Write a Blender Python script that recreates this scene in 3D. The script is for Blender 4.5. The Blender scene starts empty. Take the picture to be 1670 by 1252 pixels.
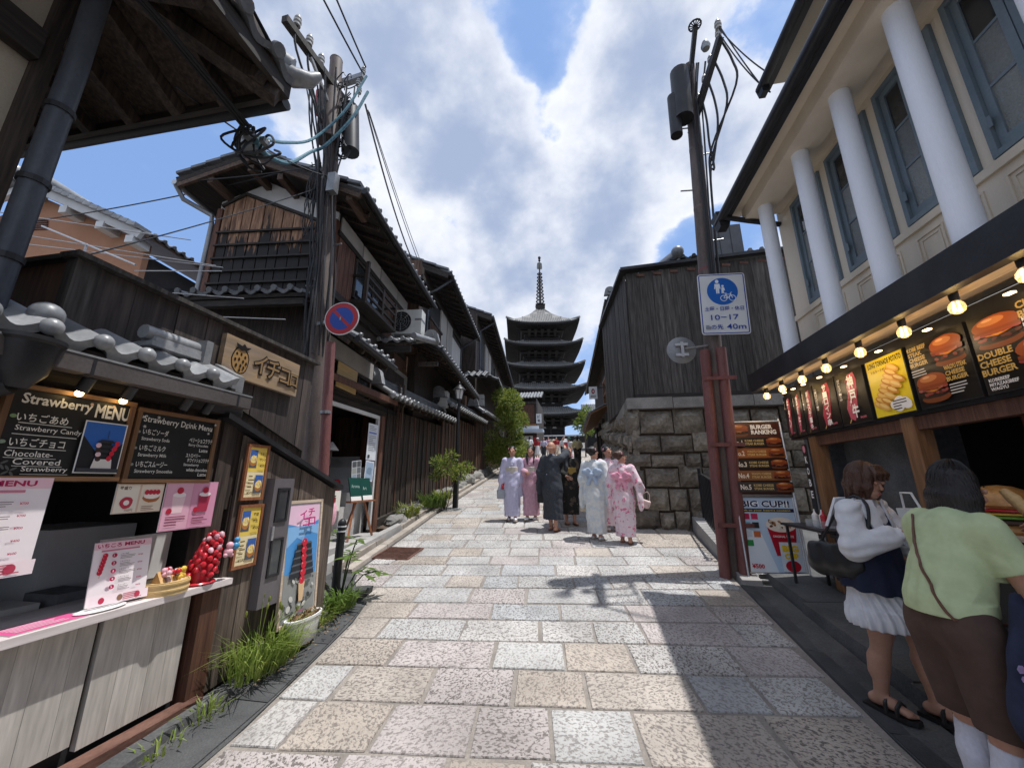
import bpy, bmesh, math, random
import numpy as np
from mathutils import Vector, Matrix
random.seed(7)
R = math.radians
sc = bpy.context.scene
COL = sc.collection

# ------------------------------------------------------------------ camera
cam = bpy.data.cameras.new('camera')
cam.sensor_width = 36.0; cam.sensor_fit = 'HORIZONTAL'; cam.lens = 13.516
cam.clip_start = 0.05; cam.clip_end = 2000
camo = bpy.data.objects.new('camera', cam); COL.objects.link(camo)
camo.location = (0, 0, 1.6); camo.rotation_euler = (R(90 + 14.3), 0, R(10.08))
sc.camera = camo

# ------------------------------------------------------------------ sky
SUN = Vector((2.3, 0.45, 8.1)).normalized()
w = bpy.data.worlds.new('World'); sc.world = w; w.use_nodes = True
nt = w.node_tree; nt.nodes.clear()
def wn(t, **k):
    n = nt.nodes.new(t)
    for a, b in k.items(): setattr(n, a, b)
    return n
def wl(a, b): nt.links.new(a, b)
def wmath(op, a, b=None, c=None, clamp=False):
    n = wn('ShaderNodeMath', operation=op, use_clamp=clamp)
    for i, x in enumerate((a, b, c)):
        if x is None: continue
        if isinstance(x, (int, float)): n.inputs[i].default_value = x
        else: wl(x, n.inputs[i])
    return n.outputs[0]
def wvec(op, a, b=None):
    n = wn('ShaderNodeVectorMath', operation=op)
    for i, x in enumerate((a, b)):
        if x is None: continue
        if isinstance(x, (tuple, list)): n.inputs[i].default_value = x
        else: wl(x, n.inputs[i])
    return n.outputs['Value'] if op == 'DOT_PRODUCT' else n.outputs[0]
sky = wn('ShaderNodeTexSky', sky_type='NISHITA', sun_disc=False, sun_elevation=math.asin(SUN.z),
         sun_rotation=math.atan2(SUN.x, SUN.y), air_density=1.0, dust_density=0.6, ozone_density=1.6)
tc = wn('ShaderNodeTexCoord')
dirn = wvec('NORMALIZE', tc.outputs['Generated'])
sep = wn('ShaderNodeSeparateXYZ'); wl(dirn, sep.inputs[0])
P1 = wvec('MULTIPLY', dirn, (1.0, 1.0, 1.25))
def wnoise(vec, scale, detail, rough, dist=0.0):
    n = wn('ShaderNodeTexNoise'); n.noise_dimensions = '3D'
    n.inputs['Scale'].default_value = scale; n.inputs['Detail'].default_value = detail
    n.inputs['Roughness'].default_value = rough; n.inputs['Distortion'].default_value = dist
    wl(vec, n.inputs['Vector']); return n.outputs['Fac']
def ramp(x, a, b, smooth=True):
    n = wn('ShaderNodeMapRange', interpolation_type='SMOOTHSTEP' if smooth else 'LINEAR')
    wl(x, n.inputs[0]); n.inputs[1].default_value = a; n.inputs[2].default_value = b
    return n.outputs[0]
big = wnoise(P1, 2.3, 2.0, 0.5)
puff = wnoise(wvec('ADD', P1, (0.7, 2.3, 5.1)), 5.2, 11.0, 0.54)
field = wmath('ADD', wmath('MULTIPLY', big, 0.55), wmath('MULTIPLY', puff, 1.30))
# where the cloud banks and the blue holes stand in this sky
LOBES = [((-0.050,0.575,0.815),-0.22,0.0020), ((-0.040,0.48,0.875),-0.22,0.0040), ((-0.055,0.65,0.757),-0.16,0.0008), ((-0.02,0.68,0.73),-0.10,0.0006),
         ((-0.760,0.430,0.490),-0.30,0.040), ((-0.9,0.36,0.30),-0.2,0.06), ((0.235,0.830,0.505),-0.30,0.0014), ((0.315,0.80,0.51),-0.28,0.003), ((0.09,0.70,0.70),0.14,0.012),
         ((-0.235,0.565,0.790),0.17,0.020), ((0.130,0.565,0.813),0.18,0.014), ((0.050,0.835,0.545),0.34,0.010), ((-0.30,0.72,0.63),0.17,0.025),
         ((0.27,0.62,0.74),0.16,0.014), ((-0.46,0.50,0.74),0.13,0.03), ((-0.15,0.86,0.48),0.24,0.012)]
for d, amp, wd in LOBES:
    d = Vector(d).normalized()
    dp = wvec('DOT_PRODUCT', dirn, tuple(d))
    g = wmath('EXPONENT', wmath('DIVIDE', wmath('SUBTRACT', dp, 1.0), wd))
    field = wmath('ADD', field, wmath('MULTIPLY', g, amp))
cover = ramp(field, 0.83, 0.965)
shade_n = wnoise(wvec('ADD', P1, (4.1, 1.7, 2.2)), 5.0, 9.0, 0.56)
thick = wmath('ADD', wmath('MULTIPLY', field, 1.0), wmath('MULTIPLY', shade_n, 1.10))
core = ramp(thick, 1.28, 2.02)
veilm = ramp(wmath('ADD', field, 0.0), 0.66, 0.96)
def rgb(r, g, b):
    n = wn('ShaderNodeRGB'); n.outputs[0].default_value = (r, g, b, 1); return n.outputs[0]
def wmix(f, a, b):
    n = wn('ShaderNodeMix', data_type='RGBA'); n.clamp_factor = True
    if isinstance(f, (int, float)): n.inputs[0].default_value = f
    else: wl(f, n.inputs[0])
    wl(a, n.inputs[6]); wl(b, n.inputs[7]); return n.outputs[2]
white = rgb(7.1, 7.3, 7.8); grey = rgb(2.9, 3.55, 5.0); veil = rgb(2.3, 3.9, 7.6); hazy = rgb(4.2, 5.2, 7.2)
cloud = wmix(core, white, grey)
air = wmix(wmath('MULTIPLY', veilm, 0.55), wmix(0.55, sky.outputs[0], veil), hazy)
final = wmix(cover, air, cloud)
bg = wn('ShaderNodeBackground'); bg.inputs[1].default_value = 0.098
wl(final, bg.inputs[0])
w.cycles.sampling_method = 'MANUAL'; w.cycles.sample_map_resolution = 512
wo = wn('ShaderNodeOutputWorld'); wl(bg.outputs[0], wo.inputs[0])

# ------------------------------------------------------------------ sun, exposure
sl = bpy.data.lights.new('sun', 'SUN'); sl.energy = 3.25; sl.angle = R(0.55); sl.color = (1.0, 0.98, 0.955)
so = bpy.data.objects.new('sun', sl); COL.objects.link(so)
so.rotation_euler = SUN.to_track_quat('Z', 'Y').to_euler()
vs = sc.view_settings
vs.view_transform = 'Standard'; vs.look = 'None'; vs.gamma = 1.0; vs.use_curve_mapping = False; vs.exposure = 0.52
sc.cycles.use_denoising = True
sc.cycles.max_bounces = 6; sc.cycles.transparent_max_bounces = 8

# ------------------------------------------------------------------ helpers
def V3(*a): return Vector(a)
class MB:
    """collects shapes, builds ONE mesh object"""
    def __init__(s): s.v = []; s.f = []; s.c = []; s.col = None
    def add(s, vs, fs, col=None):
        o = len(s.v); s.v.extend([tuple(p) for p in vs])
        c = col if col is not None else s.col
        for f in fs: s.f.append(tuple(i + o for i in f)); s.c.append(c)
        return s
    def box(s, x0, x1, y0, y1, z0, z1, col=None):
        vs = [(x0,y0,z0),(x1,y0,z0),(x1,y1,z0),(x0,y1,z0),(x0,y0,z1),(x1,y0,z1),(x1,y1,z1),(x0,y1,z1)]
        return s.add(vs, [(3,2,1,0),(4,5,6,7),(0,1,5,4),(1,2,6,5),(2,3,7,6),(3,0,4,7)], col)
    def hexa(s, b, t, col=None):
        """8-corner block: b bottom 4, t top 4, same winding (ccw from above)"""
        return s.add(list(b) + list(t), [(3,2,1,0),(4,5,6,7),(0,1,5,4),(1,2,6,5),(2,3,7,6),(3,0,4,7)], col)
    def bar(s, p0, p1, w, h, up=(0,0,1), col=None):
        """rectangular bar from p0 to p1, w sideways, h along up"""
        p0, p1 = Vector(p0), Vector(p1); d = (p1 - p0).normalized(); u = Vector(up)
        sd = d.cross(u)
        if sd.length < 1e-5: sd = d.cross(Vector((1,0,0)))
        sd.normalize(); u = sd.cross(d).normalized()
        a, b = sd * (w/2), u * (h/2)
        vs = [p0-a-b, p0+a-b, p1+a-b, p1-a-b, p0-a+b, p0+a+b, p1+a+b, p1-a+b]
        return s.add(vs, [(3,2,1,0),(4,5,6,7),(0,1,5,4),(1,2,6,5),(2,3,7,6),(3,0,4,7)], col)
    def tube(s, pts, r, n=8, cap=True, col=None):
        pts = [Vector(p) for p in pts]; m = len(pts)
        rs = r if isinstance(r, (list, tuple)) else [r] * m
        t0 = (pts[1] - pts[0]).normalized()
        ref = Vector((0,0,1)) if abs(t0.z) < .9 else Vector((1,0,0))
        u = t0.cross(ref).normalized(); vs = []; fs = []
        for i, p in enumerate(pts):
            t = (pts[min(i+1,m-1)] - pts[max(i-1,0)]).normalized()
            u = (u - t * u.dot(t)); u = u.normalized() if u.length > 1e-6 else t.orthogonal().normalized()
            v = t.cross(u)
            for k in range(n):
                a = 2 * math.pi * k / n
                vs.append(p + (u * math.cos(a) + v * math.sin(a)) * rs[i])
        for i in range(m - 1):
            for k in range(n):
                k2 = (k + 1) % n
                fs.append((i*n+k, i*n+k2, (i+1)*n+k2, (i+1)*n+k))
        if cap: fs.append(tuple(range(n))[::-1]); fs.append(tuple((m-1)*n + k for k in range(n)))
        return s.add(vs, fs, col)
    def cyl(s, p0, p1, r0, r1=None, n=14, cap=True, col=None):
        return s.tube([p0, p1], [r0, r0 if r1 is None else r1], n, cap, col)
    def lathe(s, prof, c=(0,0,0), n=16, axis='z', sx=1, sy=1, col=None):
        """prof: (radius, height) list"""
        vs = []; fs = []; m = len(prof)
        for r, h in prof:
            for k in range(n):
                a = 2 * math.pi * k / n; x, y = r * math.cos(a) * sx, r * math.sin(a) * sy
                q = {'z': (x, y, h), 'x': (h, x, y), 'y': (y, h, x)}[axis]
                vs.append((c[0]+q[0], c[1]+q[1], c[2]+q[2]))
        for i in range(m - 1):
            for k in range(n):
                k2 = (k+1) % n; fs.append((i*n+k, i*n+k2, (i+1)*n+k2, (i+1)*n+k))
        fs.append(tuple(range(n))[::-1]); fs.append(tuple((m-1)*n+k for k in range(n)))
        return s.add(vs, fs, col)
    def ball(s, c, r, nu=12, nv=8, col=None):
        if not isinstance(r, (tuple, list)): r = (r, r, r)
        vs = []; fs = []
        for j in range(nv + 1):
            ph = math.pi * j / nv
            for k in range(nu):
                a = 2*math.pi*k/nu
                vs.append((c[0]+r[0]*math.sin(ph)*math.cos(a), c[1]+r[1]*math.sin(ph)*math.sin(a), c[2]-r[2]*math.cos(ph)))
        for j in range(nv):
            for k in range(nu):
                k2 = (k+1) % nu; fs.append((j*nu+k, j*nu+k2, (j+1)*nu+k2, (j+1)*nu+k))
        return s.add(vs, fs, col)
    def prism(s, poly, p, u, v, d, col=None):
        """2-D polygon (a,b) -> p + a*u + b*v, extruded along d"""
        p, u, v, d = Vector(p), Vector(u), Vector(v), Vector(d); n = len(poly)
        base = [p + u*a + v*b for a, b in poly]
        vs = base + [q + d for q in base]
        fs = [tuple(range(n))[::-1], tuple(n + i for i in range(n))]
        for i in range(n): j = (i+1) % n; fs.append((i, j, n+j, n+i))
        return s.add(vs, fs, col)
    def quad(s, a, b, c, d, col=None): return s.add([a, b, c, d], [(0,1,2,3)], col)
    def xf(s, M, i0=0):
        s.v = s.v[:i0] + [tuple(M @ Vector(p)) for p in s.v[i0:]]; return s
    def build(s, name, m, parent=None, smooth=False, local=False, fix=True, shift=None):
        me = bpy.data.meshes.new(name)
        sh = Vector((0,0,0))
        if parent is not None and not local: sh = wloc(parent)
        if shift is not None: sh = Vector(shift)
        me.from_pydata([tuple(Vector(p) - sh) for p in s.v], [], s.f)
        if fix:
            bm = bmesh.new(); bm.from_mesh(me); bmesh.ops.recalc_face_normals(bm, faces=bm.faces); bm.to_mesh(me); bm.free()
        if any(c is not None for c in s.c):
            at = me.color_attributes.new('Col', 'FLOAT_COLOR', 'CORNER'); k = 0
            arr = np.ones((len(me.loops), 4), dtype=np.float32)
            for p, c in zip(me.polygons, s.c):
                c = c or (.8,.8,.8); arr[p.loop_start:p.loop_start+p.loop_total, :3] = c
            at.data.foreach_set('color', arr.ravel())
        if smooth:
            me.polygons.foreach_set('use_smooth', [True] * len(me.polygons))
            if smooth != 'all':
                try: me.set_sharp_from_angle(angle=R(40))
                except Exception: pass
        o = bpy.data.objects.new(name, me); COL.objects.link(o)
        me.materials.append(m if not isinstance(m, str) else MT[m])
        if parent is not None: o.parent = parent
        if shift is not None:
            o.location = sh if parent is None else sh - wloc(parent)
        return o
def sm(pts, n=5):
    p = [Vector(q) for q in pts]; p = [p[0]*2 - p[1]] + p + [p[-1]*2 - p[-2]]; o = []
    for i in range(1, len(p) - 2):
        for k in range(n):
            t = k/n; a, b, c, d = p[i-1], p[i], p[i+1], p[i+2]
            o.append((b*2 + (c-a)*t + (a*2-b*5+c*4-d)*t*t + (b*3-a-c*3+d)*t**3) / 2)
    return o + [p[-2]]
def wloc(o):
    v = Vector((0,0,0))
    while o is not None: v += o.location; o = o.parent
    return v
def tag(o, label=None, cat=None, group=None, kind=None):
    if label: o['label'] = label
    if cat: o['category'] = cat
    if group: o['group'] = group
    if kind: o['kind'] = kind
    return o
def thing(name, label, cat, loc=(0,0,0), group=None):
    o = bpy.data.objects.new(name, None); COL.objects.link(o); o.location = loc
    o.empty_display_size = .2
    return tag(o, label, cat, group)
def struct(o): o['kind'] = 'structure'; return o
def copy_tree(o, parent=None):
    c = o.copy(); COL.objects.link(c); c.parent = parent
    for ch in list(o.children): copy_tree(ch, c)
    return c
def inst(src_mesh, name, m, parent, M):
    """a piece sharing mesh data; M is a world matrix (parent has only translation)"""
    o = bpy.data.objects.new(name, src_mesh); COL.objects.link(o)
    o.parent = parent; o.matrix_local = Matrix.Translation(-wloc(parent)) @ M
    return o

# ------------------------------------------------------------------ materials
MT = {}
def lk(nt, a, b): nt.links.new(a, b)
def mat(name, col, col2=None, rough=.65, nscale=4., stretch=(1,1,1), mixr=(.38,.62), detail=5., bump=.25, bscale=70., bdist=.004,
        rnd=.12, metal=0., spec=.4, fine=.12, coat=0., sub=0., emit=None, es=1.):
    m = bpy.data.materials.new(name); m.use_nodes = True; nt = m.node_tree; N = nt.nodes
    b = N['Principled BSDF']
    b.inputs['Roughness'].default_value = rough; b.inputs['Metallic'].default_value = metal
    b.inputs['Specular IOR Level'].default_value = spec; b.inputs['Coat Weight'].default_value = coat
    geo = N.new('ShaderNodeNewGeometry'); oi = N.new('ShaderNodeObjectInfo')
    mul = N.new('ShaderNodeVectorMath'); mul.operation = 'MULTIPLY'; mul.inputs[1].default_value = stretch
    lk(nt, geo.outputs['Position'], mul.inputs[0])
    off = N.new('ShaderNodeMath'); off.operation = 'MULTIPLY'; off.inputs[1].default_value = 53.0; lk(nt, oi.outputs['Random'], off.inputs[0])
    add = N.new('ShaderNodeVectorMath'); add.operation = 'ADD'; lk(nt, mul.outputs[0], add.inputs[0]); lk(nt, off.outputs[0], add.inputs[1])
    n1 = N.new('ShaderNodeTexNoise'); n1.inputs['Scale'].default_value = nscale; n1.inputs['Detail'].default_value = detail; n1.inputs['Roughness'].default_value = .6
    lk(nt, add.outputs[0], n1.inputs['Vector'])
    mr = N.new('ShaderNodeMapRange'); mr.inputs[1].default_value = mixr[0]; mr.inputs[2].default_value = mixr[1]; lk(nt, n1.outputs['Fac'], mr.inputs[0])
    mx = N.new('ShaderNodeMix'); mx.data_type = 'RGBA'
    lk(nt, mr.outputs[0], mx.inputs[0])
    c2 = col2 if col2 is not None else tuple(c * .72 for c in col)
    mx.inputs[6].default_value = (*col, 1); mx.inputs[7].default_value = (*c2, 1)
    n2 = N.new('ShaderNodeTexNoise'); n2.inputs['Scale'].default_value = bscale; n2.inputs['Detail'].default_value = 3.0
    lk(nt, add.outputs[0], n2.inputs['Vector'])
    # value = (1-rnd + 2 rnd random) * (1-fine + 2 fine noise)
    v1 = N.new('ShaderNodeMapRange'); v1.inputs[3].default_value = 1 - rnd; v1.inputs[4].default_value = 1 + rnd; lk(nt, oi.outputs['Random'], v1.inputs[0])
    v2 = N.new('ShaderNodeMapRange'); v2.inputs[1].default_value = .3; v2.inputs[2].default_value = .7; v2.inputs[3].default_value = 1 - fine; v2.inputs[4].default_value = 1 + fine
    lk(nt, n2.outputs['Fac'], v2.inputs[0])
    vm = N.new('ShaderNodeMath'); vm.operation = 'MULTIPLY'; lk(nt, v1.outputs[0], vm.inputs[0]); lk(nt, v2.outputs[0], vm.inputs[1])
    hs = N.new('ShaderNodeHueSaturation'); lk(nt, mx.outputs[2], hs.inputs['Color']); lk(nt, vm.outputs[0], hs.inputs['Value'])
    lk(nt, hs.outputs[0], b.inputs['Base Color'])
    if bump:
        bp = N.new('ShaderNodeBump'); bp.inputs['Strength'].default_value = bump; bp.inputs['Distance'].default_value = bdist
        lk(nt, n2.outputs['Fac'], bp.inputs['Height']); lk(nt, bp.outputs[0], b.inputs['Normal'])
    if emit:
        b.inputs['Emission Color'].default_value = (*emit, 1); b.inputs['Emission Strength'].default_value = es
    if sub:
        b.inputs['Subsurface Weight'].default_value = sub; b.inputs['Subsurface Radius'].default_value = (.02,.008,.004)
    MT[name] = m
    m['hs'] = hs.name
    return m
def nodes(m): return m.node_tree, m.node_tree.nodes, m.node_tree.nodes['Principled BSDF']
ZG = (14, 14, .9)      # grain along z
YG = (14, .9, 14)      # grain along y
XG = (.9, 14, 14)
mat('wood_black', (.024,.018,.015), (.064,.046,.036), .72, 2.2, ZG, bump=.5, bscale=5, rnd=.25, fine=.3)
mat('wood_black_y', (.018,.015,.013), (.042,.034,.028), .72, 2.2, YG, bump=.5, bscale=5, rnd=.2, fine=.3)
mat('wood_black_x', (.018,.015,.013), (.042,.034,.028), .72, 2.2, XG, bump=.5, bscale=5, rnd=.2, fine=.3)
mat('wood_brown', (.066,.037,.025), (.125,.074,.048), .7, 2.0, ZG, bump=.5, bscale=5, rnd=.25, fine=.3)
mat('wood_brown_y', (.060,.036,.025), (.11,.070,.048), .7, 2.0, YG, bump=.5, bscale=5, rnd=.2, fine=.3)
mat('wood_red', (.075,.030,.018), (.13,.058,.034), .65, 2.0, ZG, bump=.4, bscale=5, rnd=.25, fine=.3)
mat('wood_fade', (.034,.029,.026), (.100,.088,.078), .8, 1.7, (11,11,.7), (.34,.70), bump=.7, bscale=5, rnd=.34, fine=.4)
mat('wood_shed', (.080,.058,.046), (.17,.132,.104), .8, 1.6, ZG, (.36,.66), bump=.6, bscale=5, rnd=.25, fine=.35)
mat('wood_wall', (.042,.033,.030), (.092,.072,.062), .75, 1.6, ZG, (.40,.72), bump=.4, bscale=5, rnd=.22, fine=.25)
mat('wood_orange', (.15,.072,.032), (.22,.115,.055), .55, 2.0, ZG, bump=.3, bscale=5, rnd=.15, fine=.2)
mat('wood_orange_y', (.20,.095,.040), (.29,.15,.068), .55, 2.0, YG, bump=.3, bscale=5, rnd=.15, fine=.2)
mat('wood_pale_y', (.50,.38,.27), (.58,.47,.36), .6, 2.0, YG, bump=.2, bscale=5, rnd=.08, fine=.1)
mat('panel_grey', (.36,.33,.295), (.50,.46,.415), .55, 1.2, (9,9,.9), (.30,.70), bump=.15, bscale=6, rnd=.16, fine=.16)
mat('counter_white', (.56,.50,.48), (.64,.58,.56), .45, 2, YG, bump=.15, bscale=6, fine=.1)
mat('plaster', (.62,.60,.57), (.54,.52,.49), .85, 2.0, bump=.25, bscale=120, bdist=.002, fine=.04)
mat('plaster_old', (.42,.40,.365), (.33,.31,.285), .85, 1.5, (1,1,.6), bump=.25, bscale=120, bdist=.002, fine=.06)
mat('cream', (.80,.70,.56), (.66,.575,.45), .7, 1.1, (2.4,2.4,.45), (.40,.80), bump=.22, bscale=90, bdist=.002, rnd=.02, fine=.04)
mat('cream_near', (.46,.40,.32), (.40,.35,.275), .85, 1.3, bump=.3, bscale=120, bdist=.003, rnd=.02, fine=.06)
mat('white_column', (.86,.87,.90), (.72,.73,.76), .5, 1.4, (3,3,.4), (.42,.85), bump=.25, bscale=60, bdist=.002, rnd=.02, fine=.03)
mat('stucco_orange', (.40,.205,.12), (.345,.17,.095), .85, .9, bump=.3, bscale=60, bdist=.004, rnd=.03, fine=.06)
mat('white_trim', (.66,.66,.65), (.56,.56,.55), .6, 2, bump=.15, fine=.05)
mat('tile', (.105,.11,.118), (.165,.172,.182), .42, 5, (1,1,1), bump=.2, bscale=50, rnd=.28, fine=.12, spec=.5)
mat('tile_light', (.20,.205,.21), (.28,.285,.29), .36, 4, bump=.2, bscale=50, rnd=.18, fine=.1, spec=.55)
mat('tile_pagoda', (.17,.168,.16), (.24,.235,.225), .7, 1.5, bump=.1, bscale=20, rnd=.1)
mat('metal_black', (.018,.018,.02), (.030,.030,.033), .45, 3, bump=.08, rnd=.1, metal=.2)
mat('metal_grey', (.22,.225,.23), (.30,.305,.31), .45, 3, bump=.1, rnd=.1, metal=.6)
mat('metal_pipe', (.052,.060,.075), (.085,.095,.112), .45, 2, (1,1,.5), bump=.1, rnd=.05, metal=.1)
mat('alu', (.55,.55,.56), (.46,.46,.47), .35, 6, bump=.05, rnd=.05, metal=.8)
mat('pole_brown', (.085,.062,.052), (.135,.102,.088), .65, 3, (3,3,.6), bump=.25, bscale=40, rnd=.05, fine=.15)
mat('pipe_red', (.135,.045,.042), (.19,.075,.068), .6, 3, (3,3,.6), (.3,.7), bump=.25, bscale=30, rnd=.08, fine=.18)
mat('insulator', (.42,.42,.40), (.34,.34,.33), .3, 3, bump=0, rnd=.1)
mat('cable_black', (.012,.012,.013), (.02,.02,.022), .5, 5, bump=0, rnd=.1)
mat('cable_teal', (.075,.20,.23), (.03,.085,.13), .45, 22, bump=0, rnd=.05)
mat('cable_grey', (.10,.10,.11), (.15,.15,.16), .5, 5, bump=0)
mat('ac_white', (.56,.56,.53), (.48,.48,.45), .5, 3, bump=.05, fine=.04)
mat('ac_dark', (.06,.063,.07), (.085,.088,.095), .5, 3, bump=.05)
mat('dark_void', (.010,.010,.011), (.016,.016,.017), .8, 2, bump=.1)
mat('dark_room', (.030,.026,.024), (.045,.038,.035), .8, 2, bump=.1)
mat('concrete', (.27,.262,.25), (.36,.35,.335), .85, 2.2, bump=.4, bscale=60, rnd=.06, fine=.12)
mat('concrete_dark', (.060,.061,.062), (.105,.105,.104), .9, 1.9, bump=.5, bscale=70, rnd=.06, fine=.2)
mat('asphalt_dark', (.045,.046,.048), (.085,.086,.087), .85, 1.6, bump=.6, bscale=110, rnd=.05, fine=.2)  # dark matt asphalt of the gutter slabs
mat('kerb_stone', (.30,.262,.22), (.40,.355,.305), .85, 3, bump=.6, bscale=50, rnd=.12, fine=.16)
mat('mortar', (.33,.295,.26), (.24,.215,.19), .9, 4, bump=.5, bscale=80, fine=.15)
mat('cap_stone', (.19,.178,.162), (.27,.255,.235), .85, 3, bump=.6, bscale=40, rnd=.1, fine=.15)
mat('rust', (.10,.045,.032), (.165,.085,.062), .7, 4, (3,1,3), bump=.3, bscale=30, fine=.2)
mat('earth', (.07,.05,.036), (.12,.09,.065), .95, 5, bump=.8, bscale=50, bdist=.01, fine=.3)
mat('ground_far', (.13,.125,.118), (.19,.18,.17), .9, .6, bump=.2, bscale=20)
mat('glass_dark', (.030,.034,.036), (.045,.05,.052), .06, 3, bump=.04, bscale=4, spec=.6, rnd=.2)
mat('paint_blue_grey', (.165,.215,.25), (.20,.25,.285), .5, 3, bump=.12, bscale=50, rnd=.05, fine=.06)
mat('white_paint', (.72,.72,.71), (.66,.66,.65), .5, 3, bump=.04, rnd=.04, fine=.03)
mat('sign_red', (.42,.022,.030), (.38,.02,.028), .4, 4, bump=0, rnd=.03, fine=.02)
mat('sign_blue', (.018,.062,.34), (.016,.056,.31), .4, 4, bump=0, rnd=.03, fine=.02)
mat('plastic_red', (.45,.018,.030), (.55,.03,.045), .25, 12, bump=.05, rnd=.2, sub=.1)
mat('plastic_pink', (.72,.42,.46), (.66,.34,.40), .35, 8, bump=.05, rnd=.2)
mat('plastic_blue', (.06,.30,.55), (.05,.25,.5), .35, 8, bump=.05)
mat('bread', (.52,.30,.11), (.60,.38,.17), .6, 14, bump=.2, rnd=.12)
mat('bun', (.42,.19,.055), (.52,.27,.09), .35, 9, bump=.15, rnd=.1)
mat('fries', (.72,.50,.08), (.65,.40,.05), .5, 20, bump=.3, rnd=.12)
mat('cream_food', (.75,.70,.66), (.70,.5,.5), .5, 22, bump=.3)
mat('lettuce', (.10,.25,.03), (.16,.34,.05), .5, 16, bump=.3)
mat('bamboo', (.58,.41,.19), (.50,.34,.14), .45, 3, (1,1,20), bump=.2, fine=.1)
mat('paper', (.70,.69,.67), (.66,.65,.63), .7, 5, bump=.05, rnd=.06, fine=.02)
mat('skin', (.50,.27,.185), (.46,.235,.16), .5, 12, bump=.05, rnd=.05, fine=.04, sub=.15)
mat('skin_leg', (.43,.235,.165), (.39,.205,.14), .5, 9, bump=.05, rnd=.04, fine=.05, sub=.12)
mat('hair_black', (.010,.008,.008), (.022,.017,.015), .38, 3, (60,60,4), bump=.6, bscale=8, bdist=.004, rnd=.2, fine=.3)
mat('hair_brown', (.050,.022,.014), (.085,.040,.024), .4, 3, (60,60,4), bump=.6, bscale=8, bdist=.004, fine=.3)
def cloth(name, col, col2=None, **k):
    k = {'rough': .85, 'nscale': 14, 'bump': .35, 'bscale': 20, 'bdist': .008, 'rnd': .03, 'fine': .06, **k}
    return mat(name, col, col2, **k)
cloth('cl_lav', (.56,.54,.70), (.50,.48,.64))
cloth('cl_pink', (.56,.33,.40), (.50,.28,.35))
cloth('cl_navy', (.028,.032,.042), (.055,.060,.072), nscale=60)
cloth('cl_black', (.016,.016,.015), (.10,.075,.05), nscale=9, mixr=(.56,.60))
cloth('cl_white_fl', (.66,.67,.66), (.55,.60,.64), nscale=12, mixr=(.5,.6))
cloth('cl_pink_fl', (.74,.60,.64), (.66,.16,.28), nscale=16, mixr=(.57,.61))
cloth('cl_obi_cream', (.62,.56,.48)); cloth('cl_obi_gold', (.42,.29,.08), (.35,.22,.05)); cloth('cl_obi_blue', (.42,.50,.62), (.36,.44,.56)); cloth('cl_obi_pink', (.74,.36,.45), (.66,.26,.36))
cloth('cl_white', (.72,.72,.73), (.66,.66,.69)); cloth('cl_green', (.50,.57,.33), (.45,.52,.29)); cloth('cl_brown', (.085,.050,.038), (.068,.040,.030))
cloth('cl_navy_vest', (.010,.014,.036), (.014,.019,.046)); cloth('cl_blue_shirt', (.55,.58,.68)); cloth('cl_sock', (.66,.66,.74), (.60,.60,.68), bscale=60)
mat('print_lilac', (.42,.30,.52), (.5,.38,.6), .8, 30, bump=0)
cloth('cl_red', (.40,.03,.04)); cloth('cl_khaki', (.45,.36,.20)); cloth('cl_teal', (.05,.25,.22)); cloth('cl_beige', (.55,.47,.37)); cloth('cl_grey', (.20,.20,.21)); cloth('cl_yellow', (.52,.45,.22))
mat('leather_black', (.014,.013,.013), (.022,.02,.02), .4, 6, bump=.3, bscale=40)
mat('leather_brown', (.12,.05,.03), (.16,.07,.045), .5, 6, bump=.2)
mat('bag_cream', (.62,.52,.38), (.56,.46,.33), .6, 8, bump=.2); mat('bag_pink', (.66,.50,.46), (.6,.44,.4), .5, 8, bump=.15); mat('bag_grey', (.42,.44,.48), (.36,.38,.42), .5, 8, bump=.2)

def leaf_mat(name, c1, c2, tr=.35, nscale=3.):
    m = mat(name, c1, c2, .5, nscale, bump=0, rnd=.1, fine=.15)
    nt, N, b = nodes(m); hs = N[m['hs']]
    t = N.new('ShaderNodeBsdfTranslucent'); lk(nt, hs.outputs[0], t.inputs['Color'])
    ms = N.new('ShaderNodeMixShader'); ms.inputs[0].default_value = tr
    lk(nt, b.outputs[0], ms.inputs[1]); lk(nt, t.outputs[0], ms.inputs[2])
    lk(nt, ms.outputs[0], N['Material Output'].inputs[0]); return m
leaf_mat('leaf_mid', (.10,.17,.03), (.16,.24,.045), .4)
leaf_mat('leaf_yellow', (.22,.26,.045), (.30,.33,.07), .45)
leaf_mat('leaf_dark', (.035,.075,.02), (.06,.11,.03))
leaf_mat('grass', (.20,.29,.05), (.31,.38,.09), .45, nscale=8.)
leaf_mat('dry_leaf', (.20,.12,.06), (.30,.20,.10), .2)
# print: flat lettering and pictures carry their colour as an attribute
m = mat('print', (.5,.5,.5), None, .5, bump=0, rnd=0, fine=.05); nt_, N_, b_ = nodes(m)
at_ = N_.new('ShaderNodeAttribute'); at_.attribute_name = 'Col'
lk(nt_, at_.outputs['Color'], b_.inputs['Base Color']); b_.inputs['Roughness'].default_value = .38
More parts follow.
